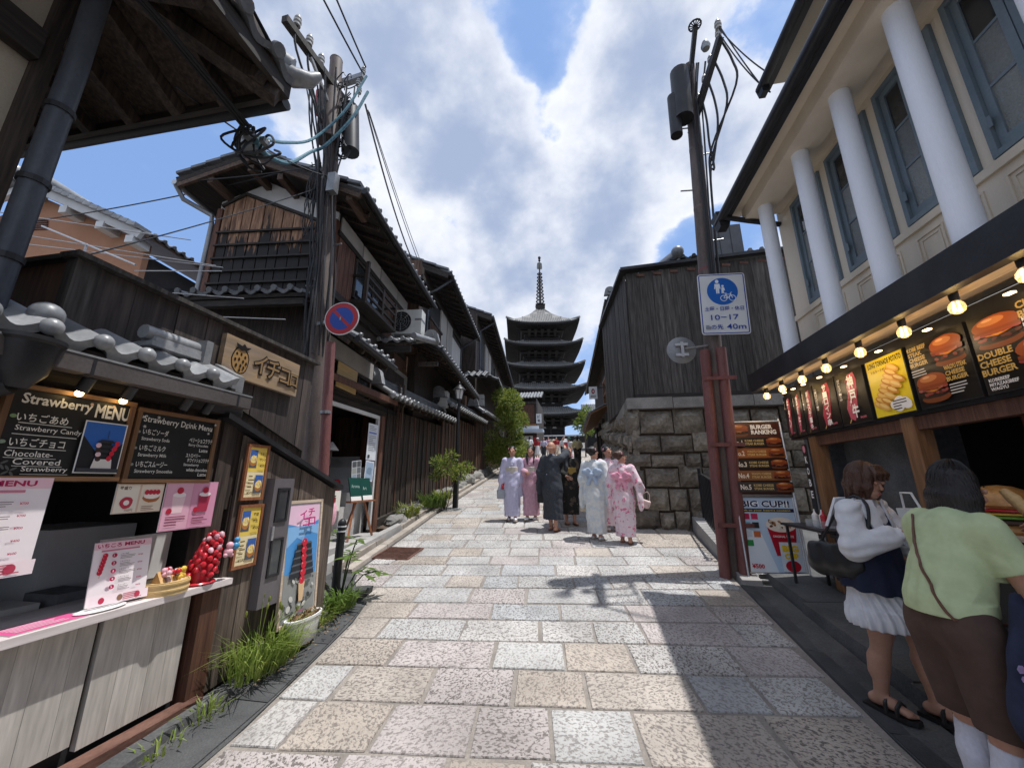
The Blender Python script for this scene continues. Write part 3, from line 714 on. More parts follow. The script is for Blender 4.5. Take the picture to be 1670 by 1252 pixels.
def tile_roof(parent, e0, e1, s, deck=.06, m='tile', eave_pieces=True, w=.27, rowlen=.25, deck_m='wood_black_y', maxe=60):
    """eave from e0 to e1 (left to right seen from outside), s = vector from eave to ridge; the tile bed lies on that plane"""
    e0, e1, s = Vector(e0), Vector(e1), Vector(s); L = (e1 - e0).length; x = (e1 - e0).normalized(); y = s.normalized(); z = x.cross(y).normalized()
    nc = max(1, round(L / w)); w = L / nc; nr = max(1, round(s.length / rowlen)); rl = s.length / nr
    pr = s_profile(w=w); n = len(pr)
    mb = MB(); base = z * .03
    for r in range(1 if eave_pieces else 0, nr):
        rows = []
        for yy, dz in ((r * rl - .02, .028), ((r + 1) * rl, .0)):
            rows.append([e0 + x * (c * w + px) + y * yy + z * (pz + dz) + base for c in range(nc) for px, pz in pr])
        lip = [e0 + x * (c * w + px) + y * (r * rl - .02) + z * (pz - .004) + base for c in range(nc) for px, pz in pr]
        m0 = len(rows[0]); vs = rows[0] + rows[1] + lip; fs = []
        for i in range(m0 - 1): fs += [(i, i+1, m0+i+1, m0+i), (2*m0+i, 2*m0+i+1, i+1, i)]
        mb.add(vs, fs)
    if mb.v: tag(mb.build('roof_tile', m, parent, smooth='all', fix=False), kind='stuff')
    if eave_pieces:
        me = EAVE_TILE_L if m == 'tile_light' else EAVE_TILE
        for c in range(min(nc, maxe)):
            p = e0 + x * (c * w) + base
            M = Matrix(((x.x*w/.27, y.x, z.x, p.x), (x.y*w/.27, y.y, z.y, p.y), (x.z*w/.27, y.z, z.z, p.z), (0,0,0,1)))
            inst(me, 'eave_tile', m, parent, M)
    # deck
    k = z * deck
    MB().hexa([e0 - k, e1 - k, e1 + s - k, e0 + s - k], [e0, e1, e1 + s, e0 + s]).build('roof_deck', deck_m, parent)
def rafters(parent, e0, e1, s, step=.42, m='wood_black', drop=.10, frac=1.0):
    e0, e1, s = Vector(e0), Vector(e1), Vector(s); L = (e1 - e0).length; x = (e1 - e0) / L; n = int(L / step); z = x.cross(s).normalized()
    for i in range(n + 1):
        p = e0 + x * (L * i / n) * .98 + x * .01 * L - z * drop
        MB().bar(p + s * .02, p + s * frac, .06, .07, up=z).build('rafter', m, parent)
def ridge_end(mb, c, d, r=.13, depth=.12):
    """onigawara: upright round-topped end tile facing along d"""
    d = Vector(d).normalized(); u = d.cross(Vector((0,0,1))).normalized() * -1
    pts = [(-r*1.25, 0), (r*1.25, 0), (r*1.05, r*.8)] + [(r*1.0*math.cos(a), r*.9 + r*.95*math.sin(a)) for a in [math.pi*k/8 for k in range(0, 9)]] + [(-r*1.05, r*.8)]
    mb.prism(pts, c, u, (0,0,1), d * depth)
    mb.tube([Vector(c) + d*depth*.5 + Vector((0,0,r*.95)), Vector(c) + d*(depth+.05) + Vector((0,0,r*.95))], r*.45, 10)
def gutter(parent, p0, p1, r=.05, m='metal_black', name='gutter'):
    p0, p1 = Vector(p0), Vector(p1); return MB().tube([p0, p1], r, 10).build(name, m, parent, smooth=True)
def downpipe(parent, pts, r=.035, m='metal_pipe', name='downpipe'): return MB().tube(pts, r, 10).build(name, m, parent, smooth=True)
def window_unit(parent, p, u, v, n, w, h, cols=2, rows=1, fr=.05, frame_m='wood_black', pane_m='glass_dark', depth=.05, mull=.025):
    """framed window on plane p + x u + y v, standing out along n: window > pane (each), frame in one mesh"""
    p, u, v, n = Vector(p), Vector(u).normalized(), Vector(v).normalized(), Vector(n).normalized(); mb = MB()
    def bx(x0, x1, y0, y1, d0, d1, mb):
        q = lambda x, y, d: p + u*x + v*y + n*d
        mb.hexa([q(x0,y0,d0), q(x1,y0,d0), q(x1,y0,d1), q(x0,y0,d1)], [q(x0,y1,d0), q(x1,y1,d0), q(x1,y1,d1), q(x0,y1,d1)])
    bx(0, w, 0, fr, 0, depth, mb); bx(0, w, h-fr, h, 0, depth, mb); bx(0, fr, fr, h-fr, 0, depth, mb); bx(w-fr, w, fr, h-fr, 0, depth, mb)
    iw, ih = w - 2*fr, h - 2*fr
    for c in range(1, cols): x = fr + iw*c/cols; bx(x-mull/2, x+mull/2, fr, h-fr, 0.004, depth-.008, mb)
    for r in range(1, rows):
        y = fr + ih*r/rows
        for c in range(cols):
            xa = fr + iw*c/cols + (mull/2 if c else 0); xb = fr + iw*(c+1)/cols - (mull/2 if c < cols-1 else 0)
            bx(xa, xb, y-mull/2, y+mull/2, 0.006, depth-.012, mb)
    o = mb.build('window', frame_m, parent)
    for c in range(cols):
        for r in range(rows):
            q = MB(); xa, xb = fr + iw*c/cols + .006, fr + iw*(c+1)/cols - .006; ya, yb = fr + ih*r/rows + .006, fr + ih*(r+1)/rows - .006
            bx(xa, xb, ya, yb, .010, .018, q); q.build('pane', pane_m, o)
    return o

# ------------------------------------------------------------------ left: gabled timber house behind the pole
h1 = thing('timber_house', 'two-storey timber house whose gable boards are scorched black below and bare brown above', 'house', F(-2.4, -1.4, zg(5.6)))
fpart(h1, 'wall', 'wood_black', (-2.40, 1.3, -2.58, -.24, 3.22, 6.05))
fpart(h1, 'back_wall', 'wood_black', (-2.40, 1.3, -2.58, -2.3, .3, 3.21)); fpart(h1, 'gable_foot', 'wood_black', (-2.40, -2.2, -2.29, -1.6, .3, 3.21))
# upper gable in plaster
gp = [(-2.58, 4.62), (-.24, 4.62), (-.24, 6.38), (-1.68, 7.12), (-2.58, 6.74)]
MB().prism([(b, z) for b, z in gp], F(-2.41, 0, 0), NV.to_3d(), (0,0,1), DV.to_3d()*.05).build('gable_wall', 'plaster', h1)
# boards: top follows a gable line, each board its own
b = -2.46; k = 0
gtop = lambda b: 6.81 - .33*abs(b + 2.06) if b < -2.06 else 6.81 - .44*(b + 2.06)
while b < -.26:
    e = min(b + .205 * rb.uniform(.85, 1.15), -.25); t = .035 + rb.uniform(-.006, .006)
    MB().hexa([F(-2.412-t, b, 4.72), F(-2.412-t, e-.02, 4.72), F(-2.412, e-.02, 4.72), F(-2.412, b, 4.72)],
              [F(-2.412-t, b, gtop(b)), F(-2.412-t, e-.02, gtop(e)), F(-2.412, e-.02, gtop(e)), F(-2.412, b, gtop(b))]).build('gable_board', 'gable_board', h1, shift=F(-2.4, b, 5.6))
    b = e
for i, z in enumerate((4.78, 4.99, 5.23, 5.49, 5.76, 6.03)):
    MB().bar(F(-2.475, -2.50, z), F(-2.475, -.26, z), .035, .032).build('batten', 'wood_black_x', h1)
for p, q in (((-2.50, 6.60), (-2.06, 6.845)), ((-2.06, 6.845), (-.26, 6.05))):
    MB().bar(F(-2.46, p[0], p[1]), F(-2.46, q[0], q[1]), .05, .05).build('gable_trim', 'wood_black_x', h1)
for bb in (-2.53, -.27): fpart(h1, 'corner_post', 'wood_red', (-2.47, -2.35, bb-.05, bb+.05, .5, 6.55 if bb < -1 else 6.2))
# main roof: street slope and back slope
E = lambda a: F(a, .43, 6.36); RG = lambda a: F(a, -1.68, 7.27); EL = lambda a: F(a, -2.98, 6.80)
tile_roof(h1, E(-2.95), E(1.55), RG(0) - E(0), eave_pieces=True)
tile_roof(h1, EL(1.55), EL(-2.95), RG(0) - EL(0), eave_pieces=False)
rafters(h1, E(-2.9), E(1.5), (RG(0)-E(0)), .42, frac=.45)
for p, q in ((E(-2.92), RG(-2.92)), (EL(-2.92), RG(-2.92))):
    MB().bar(p + Vector((0,0,-.07)), q + Vector((0,0,-.07)), .05, .16).build('bargeboard', 'wood_brown_y', h1)
    mb = MB(); d = q - p; n = int(d.length/.24)
    for i in range(n):
        MB().bar(p + d*(i/n) + Vector((0,0,.10)), p + d*((i+1)/n) + Vector((0,0,.075)), .16, .05).build('verge_tile', 'tile', h1)
for bb, zz in ((-1.1, 6.78), (-.35, 6.5), (-2.4, 6.8), (.2, 6.28), (-1.68, 7.0)): MB().bar(F(-2.9, bb, zz), F(-2.3, bb, zz), .10, .12).build('purlin', 'wood_brown_y', h1)
mb = MB(); mb.tube([RG(-2.98) + Vector((0,0,.12)), RG(1.55) + Vector((0,0,.12))], .10, 12); mb.build('ridge_tile', 'tile', h1, smooth=True)
mb = MB(); ridge_end(mb, RG(-2.98) + Vector((0,0,.02)), -DV.to_3d(), .17, .16); mb.build('ridge_end_tile', 'tile_light', h1, smooth=True)
gutter(h1, E(-2.95) + NV.to_3d()*.06 - Vector((0,0,.03)), E(1.55) + NV.to_3d()*.06 - Vector((0,0,.03)), .055)
gutter(h1, EL(-2.95) - NV.to_3d()*.05 - Vector((0,0,.05)), EL(0) - NV.to_3d()*.05 - Vector((0,0,.05)), .05, 'alu')
downpipe(h1, [F(-2.9, -3.03, 6.72), F(-2.75, -3.0, 6.55), F(-2.48, -2.66, 6.40), F(-2.46, -2.64, 6.2), F(-2.46, -2.64, 4.0)], .042, 'metal_grey')
# pent roof under the gable, tile ends towards the viewer
tile_roof(h1, F(-2.95, -2.75, 4.50), F(-2.95, -.32, 4.50), F(-2.42, 0, 4.68) - F(-2.95, 0, 4.50))
fpart(h1, 'pent_beam', 'wood_black_x', (-2.9, -2.8, -2.7, -.35, 4.33, 4.44))
# street side
for i, (a0, a1) in enumerate(((-2.30, -1.45), (-1.40, -.55), (-.5, .5), (.55, 1.25))): fpart(h1, 'plaster_panel', 'plaster', (a0, a1, -.24, -.215, 6.02, 6.36))
fpart(h1, 'lintel', 'wood_black_y', (-2.4, 1.3, -.238, -.18, 5.92, 6.02), (-2.4, 1.3, -.238, -.17, 4.72, 4.86))
boards(h1, F(-2.36, -.235), DV.to_3d(), NV.to_3d(), .60, 4.87, 5.91, .14, .04, 'wood_red')
window_unit(h1, F(-1.70, -.23, 5.05), DV.to_3d(), (0,0,1), NV.to_3d(), 1.25, .84, 3, 1, .05, 'wood_black', 'glass_dark', .05)
boards(h1, F(-.42, -.235), DV.to_3d(), NV.to_3d(), 1.68, 4.87, 5.91, .13, .04, 'wood_brown')
mb = MB(); fb(mb, -1.80, -.25, -.2, .12, 4.88, 4.95); o = mb.build('balcony', 'wood_black_y', h1)
for zz in (5.08, 5.28, 5.46): MB().bar(F(-1.78, .09, zz), F(-.27, .09, zz), .04, .045).build('rail', 'wood_black_y', o)
for aa in (-1.76, -1.0, -.29): MB().bar(F(aa, .09, 4.9), F(aa, .09, 5.55 if aa > -1.7 else 5.75), .06, .06).build('post', 'wood_black', o)
for aa in (-1.76, -.29): MB().bar(F(aa, -.2, 5.46), F(aa, .09, 5.46), .04, .04).build('rail', 'wood_black_y', o)
# street pent roof and the ground floor over the entrance
tile_roof(h1, F(-2.62, .40, 3.86), F(-.95, .40, 3.86), F(0, -.24, 4.28) - F(0, .40, 3.86))
rafters(h1, F(-2.6, .38, 3.86), F(-1.0, .38, 3.86), F(0, -.24, 4.28) - F(0, .40, 3.86), .4)
gutter(h1, F(-2.62, .47, 3.82), F(-.95, .47, 3.82), .05)
fpart(h1, 'plaster_band', 'plaster_old', (-2.9, -.8, -.12, -.06, 3.62, 3.95))
fpart(h1, 'ground_wall', 'wood_black', (-2.42, -2.30, -.7, -.08, .4, 3.9), (-.20, 1.2, -.20, -.14, .5, 4.2))
window_unit(h1, F(-2.3, -.14, 3.15), DV.to_3d(), (0,0,1), NV.to_3d(), 1.5, .46, 3, 1, .05, 'wood_black', 'glass_dark', .06)
fpart(h1, 'sun_screen', 'bamboo', (-2.2, -1.5, -.05, -.035, 3.16, 3.6))
# entrance canopy board, lintel board and white door frame
fl = thing('entrance_canopy', 'dark brown board canopy over the stepped entrance opening', 'canopy', (-4.1, 6.4, 3.0))
part(fl, 'canopy_board', 'wood_brown_y', (-4.35, -3.88, 5.0, 7.62, 3.26, 3.32))
part(fl, 'fascia', 'wood_red', (-3.90, -3.87, 5.0, 7.62, 3.20, 3.30))
for k in range(2): part(fl, 'lintel_board', 'wood_black_y', (-4.24, -4.17, 5.0, 7.60, 2.96 + k*.12, 3.07 + k*.12))
df = thing('door_frame', 'slim off-white metal door frame round the stepped entrance', 'door frame', (-4.18, 6.5, zg(6.5)))
part(df, 'head', 'white_trim', (-4.20, -4.14, 5.45, 7.42, 2.88, 2.945))
part(df, 'jamb', 'white_trim', (-4.20, -4.14, 7.36, 7.42, .70, 2.878))
part(df, 'jamb', 'white_trim', (-4.20, -4.14, 5.45, 5.51, .70, 2.878))
part(df, 'wood_post', 'wood_red', (-4.22, -4.10, 7.43, 7.56, .62, 2.95))
en = thing('entrance_steps', 'grey concrete steps climbing into the dark entrance', 'steps', (-4.3, 6.4, zg(6.4)))
part(en, 'landing', 'concrete', (-4.30, -3.72, 5.25, 7.50, .28, .64))
part(en, 'inner_floor', 'concrete', (-5.6, -4.302, 5.25, 6.30, .3, .66))
for i in range(6): part(en, 'step', 'step_lit', (-5.6, -4.44, 6.30 + .33*i, 6.63 + .33*i, .3, .90 + .25*i))
MB().hexa([(-3.72, 4.9, .2), (-3.52, 4.9, .2), (-3.62, 7.7, .3), (-3.72, 7.7, .3)], [(-3.72, 4.9, zg(4.9)+.16), (-3.55, 4.9, zg(4.9)+.14), (-3.64, 7.7, zg(7.7)+.15), (-3.72, 7.7, zg(7.7)+.17)]).build('ramp_edge', 'concrete', en)
er = thing('entrance_room', 'dark plank-lined entrance hall at the top of the steps', 'room', (-5.2, 6.4, 1.8))
boards(er, (-5.75, 5.0), (0,1,0), (1,0,0), 3.6, .7, 3.1, .14, .03, 'wood_black')
boards(er, (-5.75, 8.35), (1,0,0), (0,-1,0), 1.3, .5, 3.1, .16, .03, 'wood_brown')
part(er, 'ceiling', 'dark_void', (-5.8, -4.25, 4.9, 8.4, 3.1, 3.2)); part(er, 'side_wall', 'plaster', (-5.8, -4.36, 5.12, 5.24, .5, 3.08))
part(er, 'red_pillar', 'wood_red', (-4.72, -4.62, 7.75, 7.85, 1.9, 3.08)); part(er, 'post', 'wood_orange', (-4.32, -4.24, 5.86, 5.93, .66, 2.87))

# ------------------------------------------------------------------ left: three roofed plank walls stepping up the street
def plank_wall(y0, y1, zc, labeltxt, peel, rocks):
    X0 = -4.28
    t = thing('roofed_plank_wall', labeltxt, 'wall', (X0, y0, zg(y0)), 'roofed plank walls along the street')
    xw = lambda y: -4.28 - .018*(y - 7.6)
    zb = lambda s: zg(y0 + s) + .22
    L = y1 - y0; d = Vector((-.018, 1, 0)).normalized(); n = Vector((1, .018, 0))
    top = lambda s: zc - .12 + .03*s
    MB().hexa([(xw(y0)-.14, y0, .3), (xw(y0)-.005, y0, .3), (xw(y1)-.005, y1, .3), (xw(y1)-.14, y1, .3)], [(xw(y0)-.14, y0, top(0)), (xw(y0)-.005, y0, top(0)), (xw(y1)-.005, y1, top(L)), (xw(y1)-.14, y1, top(L))]).build('backing', 'wood_black', t)
    boards(t, (xw(y0), y0), d, n, L, zb, top, .155, .022, 'wood_brown' if peel else 'wood_black', jw=.08)
    s = .0; 
    for k in range(int(L/.30) + 1):      # cover strips
        s = min(k*.31, L - .03); p = Vector((xw(y0), y0, 0)) + d*s + n*.03
        MB().bar((p.x, p.y, zb(s)), (p.x, p.y, top(s)), .03, .035, up=(1,0,0)).build('cover_strip', 'wood_red' if k % 3 == 0 else 'wood_black', t)
    MB().bar((xw(y0)+.03, y0, zb(0)-.05), (xw(y1)+.03, y1, zb(L)-.05), .16, .12).build('sill_beam', 'wood_black_y', t)
    MB().hexa([(xw(y0)-.2, y0, .1), (xw(y0)+.10, y0, .1), (xw(y1)+.10, y1, .3), (xw(y1)-.2, y1, .3)], [(xw(y0)-.2, y0, zb(0)-.12), (xw(y0)+.08, y0, zb(0)-.12), (xw(y1)+.08, y1, zb(L)-.12), (xw(y1)-.2, y1, zb(L)-.12)]).build('plinth', 'concrete', t)
    # little tiled roof
    sl = Vector((-.48, 0, .26)); e0 = Vector((xw(y0)+.46, y0-.22, zc)); e1 = Vector((xw(y1)+.46, y1+.15, zc + .03*L))
    tile_roof(t, e0, e1, sl, m='tile_light', deck=.045, w=.24)
    tile_roof(t, e1 + Vector((-.96,0,0)), e0 + Vector((-.96,0,0)), Vector((.48, 0, .26)), m='tile', eave_pieces=False, deck=.045, w=.24)
    r0 = e0 + sl + Vector((0,-.05,.09)); r1 = e1 + sl + Vector((0,0,.09))
    MB().bar(r0, r1, .16, .12).build('ridge_course', 'tile', t)
    MB().tube([r0 + Vector((0,0,.09)), r1 + Vector((0,0,.09))], .075, 10).build('ridge_tile', 'tile', t, smooth=True)
    mb = MB(); ridge_end(mb, r0 + Vector((0,-.0,-.06)), (0,-1,0), .20, .14); mb.build('ridge_end_tile', 'tile_light', t, smooth=True)
    MB().ball(e0 + Vector((-.05,-.05,.07)), .085, 12, 8).build('corner_tile', 'tile_light', t, smooth=True)
    MB().tube([e0 + Vector((-.02,-.06,.07)), e0 + sl + Vector((0,-.06,.09))], .06, 10).build('verge_tile', 'tile_light', t, smooth=True)
    rafters(t, e0 + Vector((-.02,.1,0)), e1 + Vector((-.02,-.05,0)), sl, .45, 'wood_black', .08)
    return t
plank_wall(7.62, 11.6, 3.32, 'nearest dark plank wall with its own small tiled roof beside the entrance', False, 1)
plank_wall(11.65, 15.9, 3.90, 'middle dark plank wall with tiled roof behind the street lamp', True, 1)
plank_wall(15.95, 21.2, 4.45, 'farthest dark plank wall with tiled roof beside the bushy tree', True, 1)

# ------------------------------------------------------------------ left: the next houses uphill
h2 = thing('timber_house', 'dark timber house with white wall panel and an air conditioner on its lower roof', 'house', F(1.6, 0, zg(10)))
fpart(h2, 'wall', 'wood_black', (1.62, 7.2, -3.2, .0, 1.0, 7.75)); fpart(h2, 'ground_wall', 'wood_brown', (.6, 7.0, -1.5, -.22, 1.0, 4.9))
E = lambda a: F(a, .72, 7.64); RG = lambda a: F(a, -1.6, 8.62)
tile_roof(h2, E(1.9), E(7.5), RG(0) - E(0)); rafters(h2, E(2.0), E(7.4), RG(0) - E(0), .42, frac=.4)
for q in range(6): MB().bar(E(1.95) + (RG(0)-E(0))*(q/6) + Vector((0,0,.10)), E(1.95) + (RG(0)-E(0))*((q+1)/6) + Vector((0,0,.075)), .2, .06).build('verge_tile', 'tile', h2)
MB().bar(E(1.93) - Vector((0,0,.08)), RG(1.93) - Vector((0,0,.08)), .05, .18).build('bargeboard', 'wood_black_y', h2)
gutter(h2, E(1.9) + NV.to_3d()*.07 - Vector((0,0,.05)), E(7.5) + NV.to_3d()*.07 - Vector((0,0,.05)), .055)
downpipe(h2, [F(2.2, .76, 7.56), F(2.2, .3, 7.25), F(2.2, .06, 7.15), F(2.2, .06, 5.6)], .035); downpipe(h2, [F(7.1, .76, 7.56), F(7.1, .2, 7.2), F(7.1, .06, 7.1), F(7.1, .06, 4.6)], .035)
boards(h2, F(1.60, -2.0), NV.to_3d(), -DV.to_3d(), 2.0, 5.0, 7.9, .16, .03, 'wood_brown')
fpart(h2, 'plaster_panel', 'plaster', (1.585, 1.60, -1.5, -.7, 7.62, 7.95), (5.5, 7.1, .0, .03, 5.75, 7.05))
fpart(h2, 'shutter', 'plaster_old', (3.7, 4.5, .02, .07, 5.5, 7.3), (4.6, 5.4, .02, .07, 5.6, 7.3))
for k in range(9): fpart(h2, 'lattice_bar', 'wood_brown', (2.3 + k*.15, 2.34 + k*.15, .10, .14, 5.45, 6.35))
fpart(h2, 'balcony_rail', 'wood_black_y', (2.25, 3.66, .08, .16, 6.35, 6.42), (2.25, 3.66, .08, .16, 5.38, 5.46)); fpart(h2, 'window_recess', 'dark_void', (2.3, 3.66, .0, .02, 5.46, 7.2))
fpart(h2, 'lintel', 'wood_black_y', (1.6, 7.2, .0, .06, 7.3, 7.45), (1.6, 7.2, .0, .08, 5.30, 5.44))
E = lambda a: F(a, .86, 4.84); RG = lambda a: F(a, .02, 5.26)
tile_roof(h2, E(.75), E(6.6), RG(0) - E(0)); rafters(h2, E(.85), E(6.5), RG(0) - E(0), .42); gutter(h2, E(.7) + NV.to_3d()*.07 - Vector((0,0,.04)), E(6.6) + NV.to_3d()*.07 - Vector((0,0,.04)), .05)
# front-facing slope of the lower roof
tile_roof(h2, F(-.35, -1.9, 4.62), F(-.35, .55, 4.62), F(.65, 0, 5.02) - F(-.35, 0, 4.62), m='tile_light')
MB().tube([F(-.4, .6, 4.74), F(.75, .80, 5.0), F(.9, .1, 5.36)], .075, 10).build('hip_tile', 'tile_light', h2, smooth=True)
mb = MB(); ridge_end(mb, F(.68, .70, 4.96), -DV.to_3d(), .17, .14); mb.build('ridge_end_tile', 'tile_light', h2, smooth=True)
fpart(h2, 'eave_beam', 'wood_black_x', (-.3, -.2, -1.9, .5, 4.42, 4.55)); fpart(h2, 'plaster_panel', 'plaster_old', (.56, .59, -.9, -.2, 3.9, 4.3), (.7, 1.6, -.219, -.20, 3.95, 4.35))
for k in range(12): fpart(h2, 'lattice_bar', 'wood_brown', (.50, .55, -1.0 + k*.1, -.96 + k*.1, 2.6, 3.85))
for k in range(26): fpart(h2, 'lattice_bar', 'wood_black', (1.7 + k*.18, 1.76 + k*.18, -.21, -.16, 2.7, 4.3))
fpart(h2, 'eave_brace', 'wood_black', (.9, 1.0, .3, .8, 4.45, 4.55), (4.0, 4.1, .3, .8, 4.45, 4.55))

h3 = thing('timber_house', 'farthest dark timber house on the left with a long sagging eave and pale shutters', 'house', F(8.2, .5, zg(16)))
fpart(h3, 'wall', 'wood_black', (7.9, 21.5, -3.0, .55, 1.5, 9.1)); fpart(h3, 'ground_wall', 'wood_brown', (7.4, 21, -1.5, .2, 1.2, 6.0))
E = lambda a: F(a, 1.22, 8.98); RG = lambda a: F(a, -1.4, 10.05)
tile_roof(h3, E(8.1), E(21.8), RG(0) - E(0), maxe=40, eave_pieces=True); rafters(h3, E(8.2), E(21.6), RG(0) - E(0), .55, frac=.4)
MB().bar(E(8.12) - Vector((0,0,.08)), RG(8.12) - Vector((0,0,.08)), .06, .2).build('bargeboard', 'wood_black_y', h3)
for q in range(7): MB().bar(E(8.15) + (RG(0)-E(0))*(q/7) + Vector((0,0,.11)), E(8.15) + (RG(0)-E(0))*((q+1)/7) + Vector((0,0,.08)), .22, .07).build('verge_tile', 'tile', h3)
gutter(h3, E(8.1) + NV.to_3d()*.07 - Vector((0,0,.05)), E(21.8) + NV.to_3d()*.07 - Vector((0,0,.05)), .06)
downpipe(h3, [F(8.6, 1.26, 8.9), F(8.6, .8, 8.6), F(8.6, .62, 8.5), F(8.6, .62, 6.2)], .04)
fpart(h3, 'shutter', 'plaster_old', (10.4, 11.4, .56, .62, 6.9, 8.5), (11.6, 12.6, .56, .62, 6.9, 8.5)); fpart(h3, 'shutter', 'wood_fade', (14.5, 15.6, .56, .62, 6.8, 8.4), (17.5, 18.6, .56, .62, 6.8, 8.4))
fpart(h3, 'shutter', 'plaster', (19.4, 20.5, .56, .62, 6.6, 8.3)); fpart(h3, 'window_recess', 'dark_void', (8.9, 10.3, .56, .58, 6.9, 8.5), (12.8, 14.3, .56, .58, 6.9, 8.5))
for k in range(8): fpart(h3, 'lattice_bar', 'wood_fade', (12.85 + k*.18, 12.9 + k*.18, .60, .66, 6.7, 7.7))
for k in range(8): fpart(h3, 'lattice_bar', 'wood_fade', (15.9 + k*.18, 15.96 + k*.18, .60, .66, 6.7, 8.2))
fpart(h3, 'plaster_panel', 'plaster', (9.0, 11.5, .21, .23, 5.1, 5.8))
E = lambda a: F(a, 1.45, 6.05); RG = lambda a: F(a, .5, 6.5)
tile_roof(h3, E(8.3), E(20.5), RG(0) - E(0), maxe=30); gutter(h3, E(8.3) + NV.to_3d()*.07 - Vector((0,0,.04)), E(20.5) + NV.to_3d()*.07 - Vector((0,0,.04)), .05)
tile_roof(h3, F(6.7, .2, 5.75), F(6.7, 1.2, 5.75), F(7.7, 0, 6.2) - F(6.7, 0, 5.75), eave_pieces=False)

# air conditioners
def ac_unit(label, c, u, n, w=.82, h=.62, d=.30, m='ac_white', legs=.14, face=True):
    """outdoor unit; c = centre of its foot, u = width direction, n = direction the fan faces"""
    c, u, n = Vector(c), Vector(u).normalized(), Vector(n).normalized(); t = thing('air_conditioner', label, 'air conditioner', c, 'outdoor air conditioners')
    z = Vector((0,0,1)); q = lambda x, y, k: c + u*x + n*y + z*k
    def bx(x0, x1, y0, y1, z0, z1): return [q(x0,y0,z0), q(x1,y0,z0), q(x1,y1,z0), q(x0,y1,z0)], [q(x0,y0,z1), q(x1,y0,z1), q(x1,y1,z1), q(x0,y1,z1)]
    MB().hexa(*bx(-w/2, w/2, -d/2, d/2, legs, legs + h)).build('casing', m, t)
    fc = q(-w*.12, d/2 + .004, legs + h*.5); mb = MB()
    ring = lambda r, dn, k=24: [fc + (u*math.cos(2*math.pi*i/k) + z*math.sin(2*math.pi*i/k))*r + n*dn for i in range(k)]
    mb.add(ring(h*.42, .0) , [tuple(range(24))]); mb.build('fan_opening', 'dark_void', t, fix=False)
    mb = MB()
    for r in (h*.42, h*.33, h*.24, h*.15, h*.06):
        pts = ring(r, .014); mb.tube(pts + [pts[0]], .006, 5, False)
    for i in range(8): a = math.pi*i/4; mb.tube([fc + n*.014 + (u*math.cos(a)+z*math.sin(a))*h*.05, fc + n*.014 + (u*math.cos(a)+z*math.sin(a))*h*.42], .005, 4)
    mb.build('fan_grille', 'metal_grey' if m == 'ac_white' else 'metal_black', t)
    MB().hexa(*bx(w*.30, w/2 + .006, -d/2 - .004, d/2 + .006, legs + h*.55, legs + h*.62)).build('trim', 'metal_grey', t)
    for sx in (-w*.36, w*.36): MB().bar(q(sx, -d*.5, 0), q(sx, d*.45, legs), .05, .04).build('leg', 'white_trim', t)
    return t
ac_unit('grey-white air conditioner standing on the tiled lower roof', F(.42, .12, 4.93), NV.to_3d(), -DV.to_3d())
ac_unit('small air conditioner behind the middle plank wall roof', F(3.6, .10, 3.75), NV.to_3d(), -DV.to_3d(), .7, .5)
ac_unit('small air conditioner behind the farthest plank wall roof', F(9.0, .45, 4.85), NV.to_3d(), -DV.to_3d(), .7, .5)

# ------------------------------------------------------------------ left: corner house high over the stall
ch = thing('corner_house', 'cream plaster house with dark beams whose deep eave overhangs the stall', 'house', (-3.4, 0, 0))
part(ch, 'wall', 'cream_near', (-5.5, -2.78, -3.0, 1.085, 2.3, 4.75))
part(ch, 'corner_post', 'wood_black', (-2.86, -2.72, 1.075, 1.14, 2.2, 4.7))
part(ch, 'beam', 'wood_black_y', (-2.77, -2.70, -3.0, 1.07, 3.74, 3.92)); part(ch, 'beam', 'wood_black_y', (-2.77, -2.70, -3.0, 1.07, 4.45, 4.62))
part(ch, 'beam', 'wood_black_x', (-5.5, -2.865, 1.09, 1.135, 3.80, 3.94)); part(ch, 'beam', 'wood_black_x', (-5.5, -2.865, 1.09, 1.135, 4.42, 4.6))
part(ch, 'post', 'wood_black', (-2.77, -2.71, .10, .20, 2.3, 3.735))
# hipped eave: soffit boards and rafters seen from below
c0 = Vector((-2.0, 1.87, 4.42)); ridge = Vector((-4.2, -.33, 5.45))
tile_roof(ch, Vector((-2.0, -3.2, 4.42)), c0, Vector((-2.2, 0, 1.03)), w=.27, deck_m='wood_black')
tile_roof(ch, c0, Vector((-6.4, 1.87, 4.42)), Vector((0, -2.2, 1.03)), eave_pieces=False, deck_m='wood_black')
for i in range(9):
    y = 1.7 - i*.45; MB().bar((-2.04, y, 4.29), (-2.9, y, 4.69), .07, .09).build('rafter', 'wood_black', ch)
for i in range(9):
    x = -2.45 - i*.42; MB().bar((x, 1.83, 4.29), (x, 1.0, 4.68), .07, .09).build('rafter', 'wood_black', ch)
MB().bar((-2.03, 1.84, 4.28), (-2.95, .92, 4.68), .10, .12).build('hip_rafter', 'wood_black', ch)
part(ch, 'fascia', 'wood_black_y', (-2.03, -1.985, -3.2, 1.885, 4.30, 4.42)); part(ch, 'fascia', 'wood_black_x', (-6.4, -2.035, 1.845, 1.885, 4.30, 4.42))
gutter(ch, (-2.05, 1.93, 4.33), (-6.2, 1.93, 4.36), .045)
for i in range(7):
    f = i / 6; p = c0.lerp(ridge, f) + Vector((0,0,.14)); q = c0.lerp(ridge, f + .15) + Vector((0,0,.14))
    MB().tube([p, q], [.085, .075], 10).build('hip_tile', 'tile', ch, smooth=True)
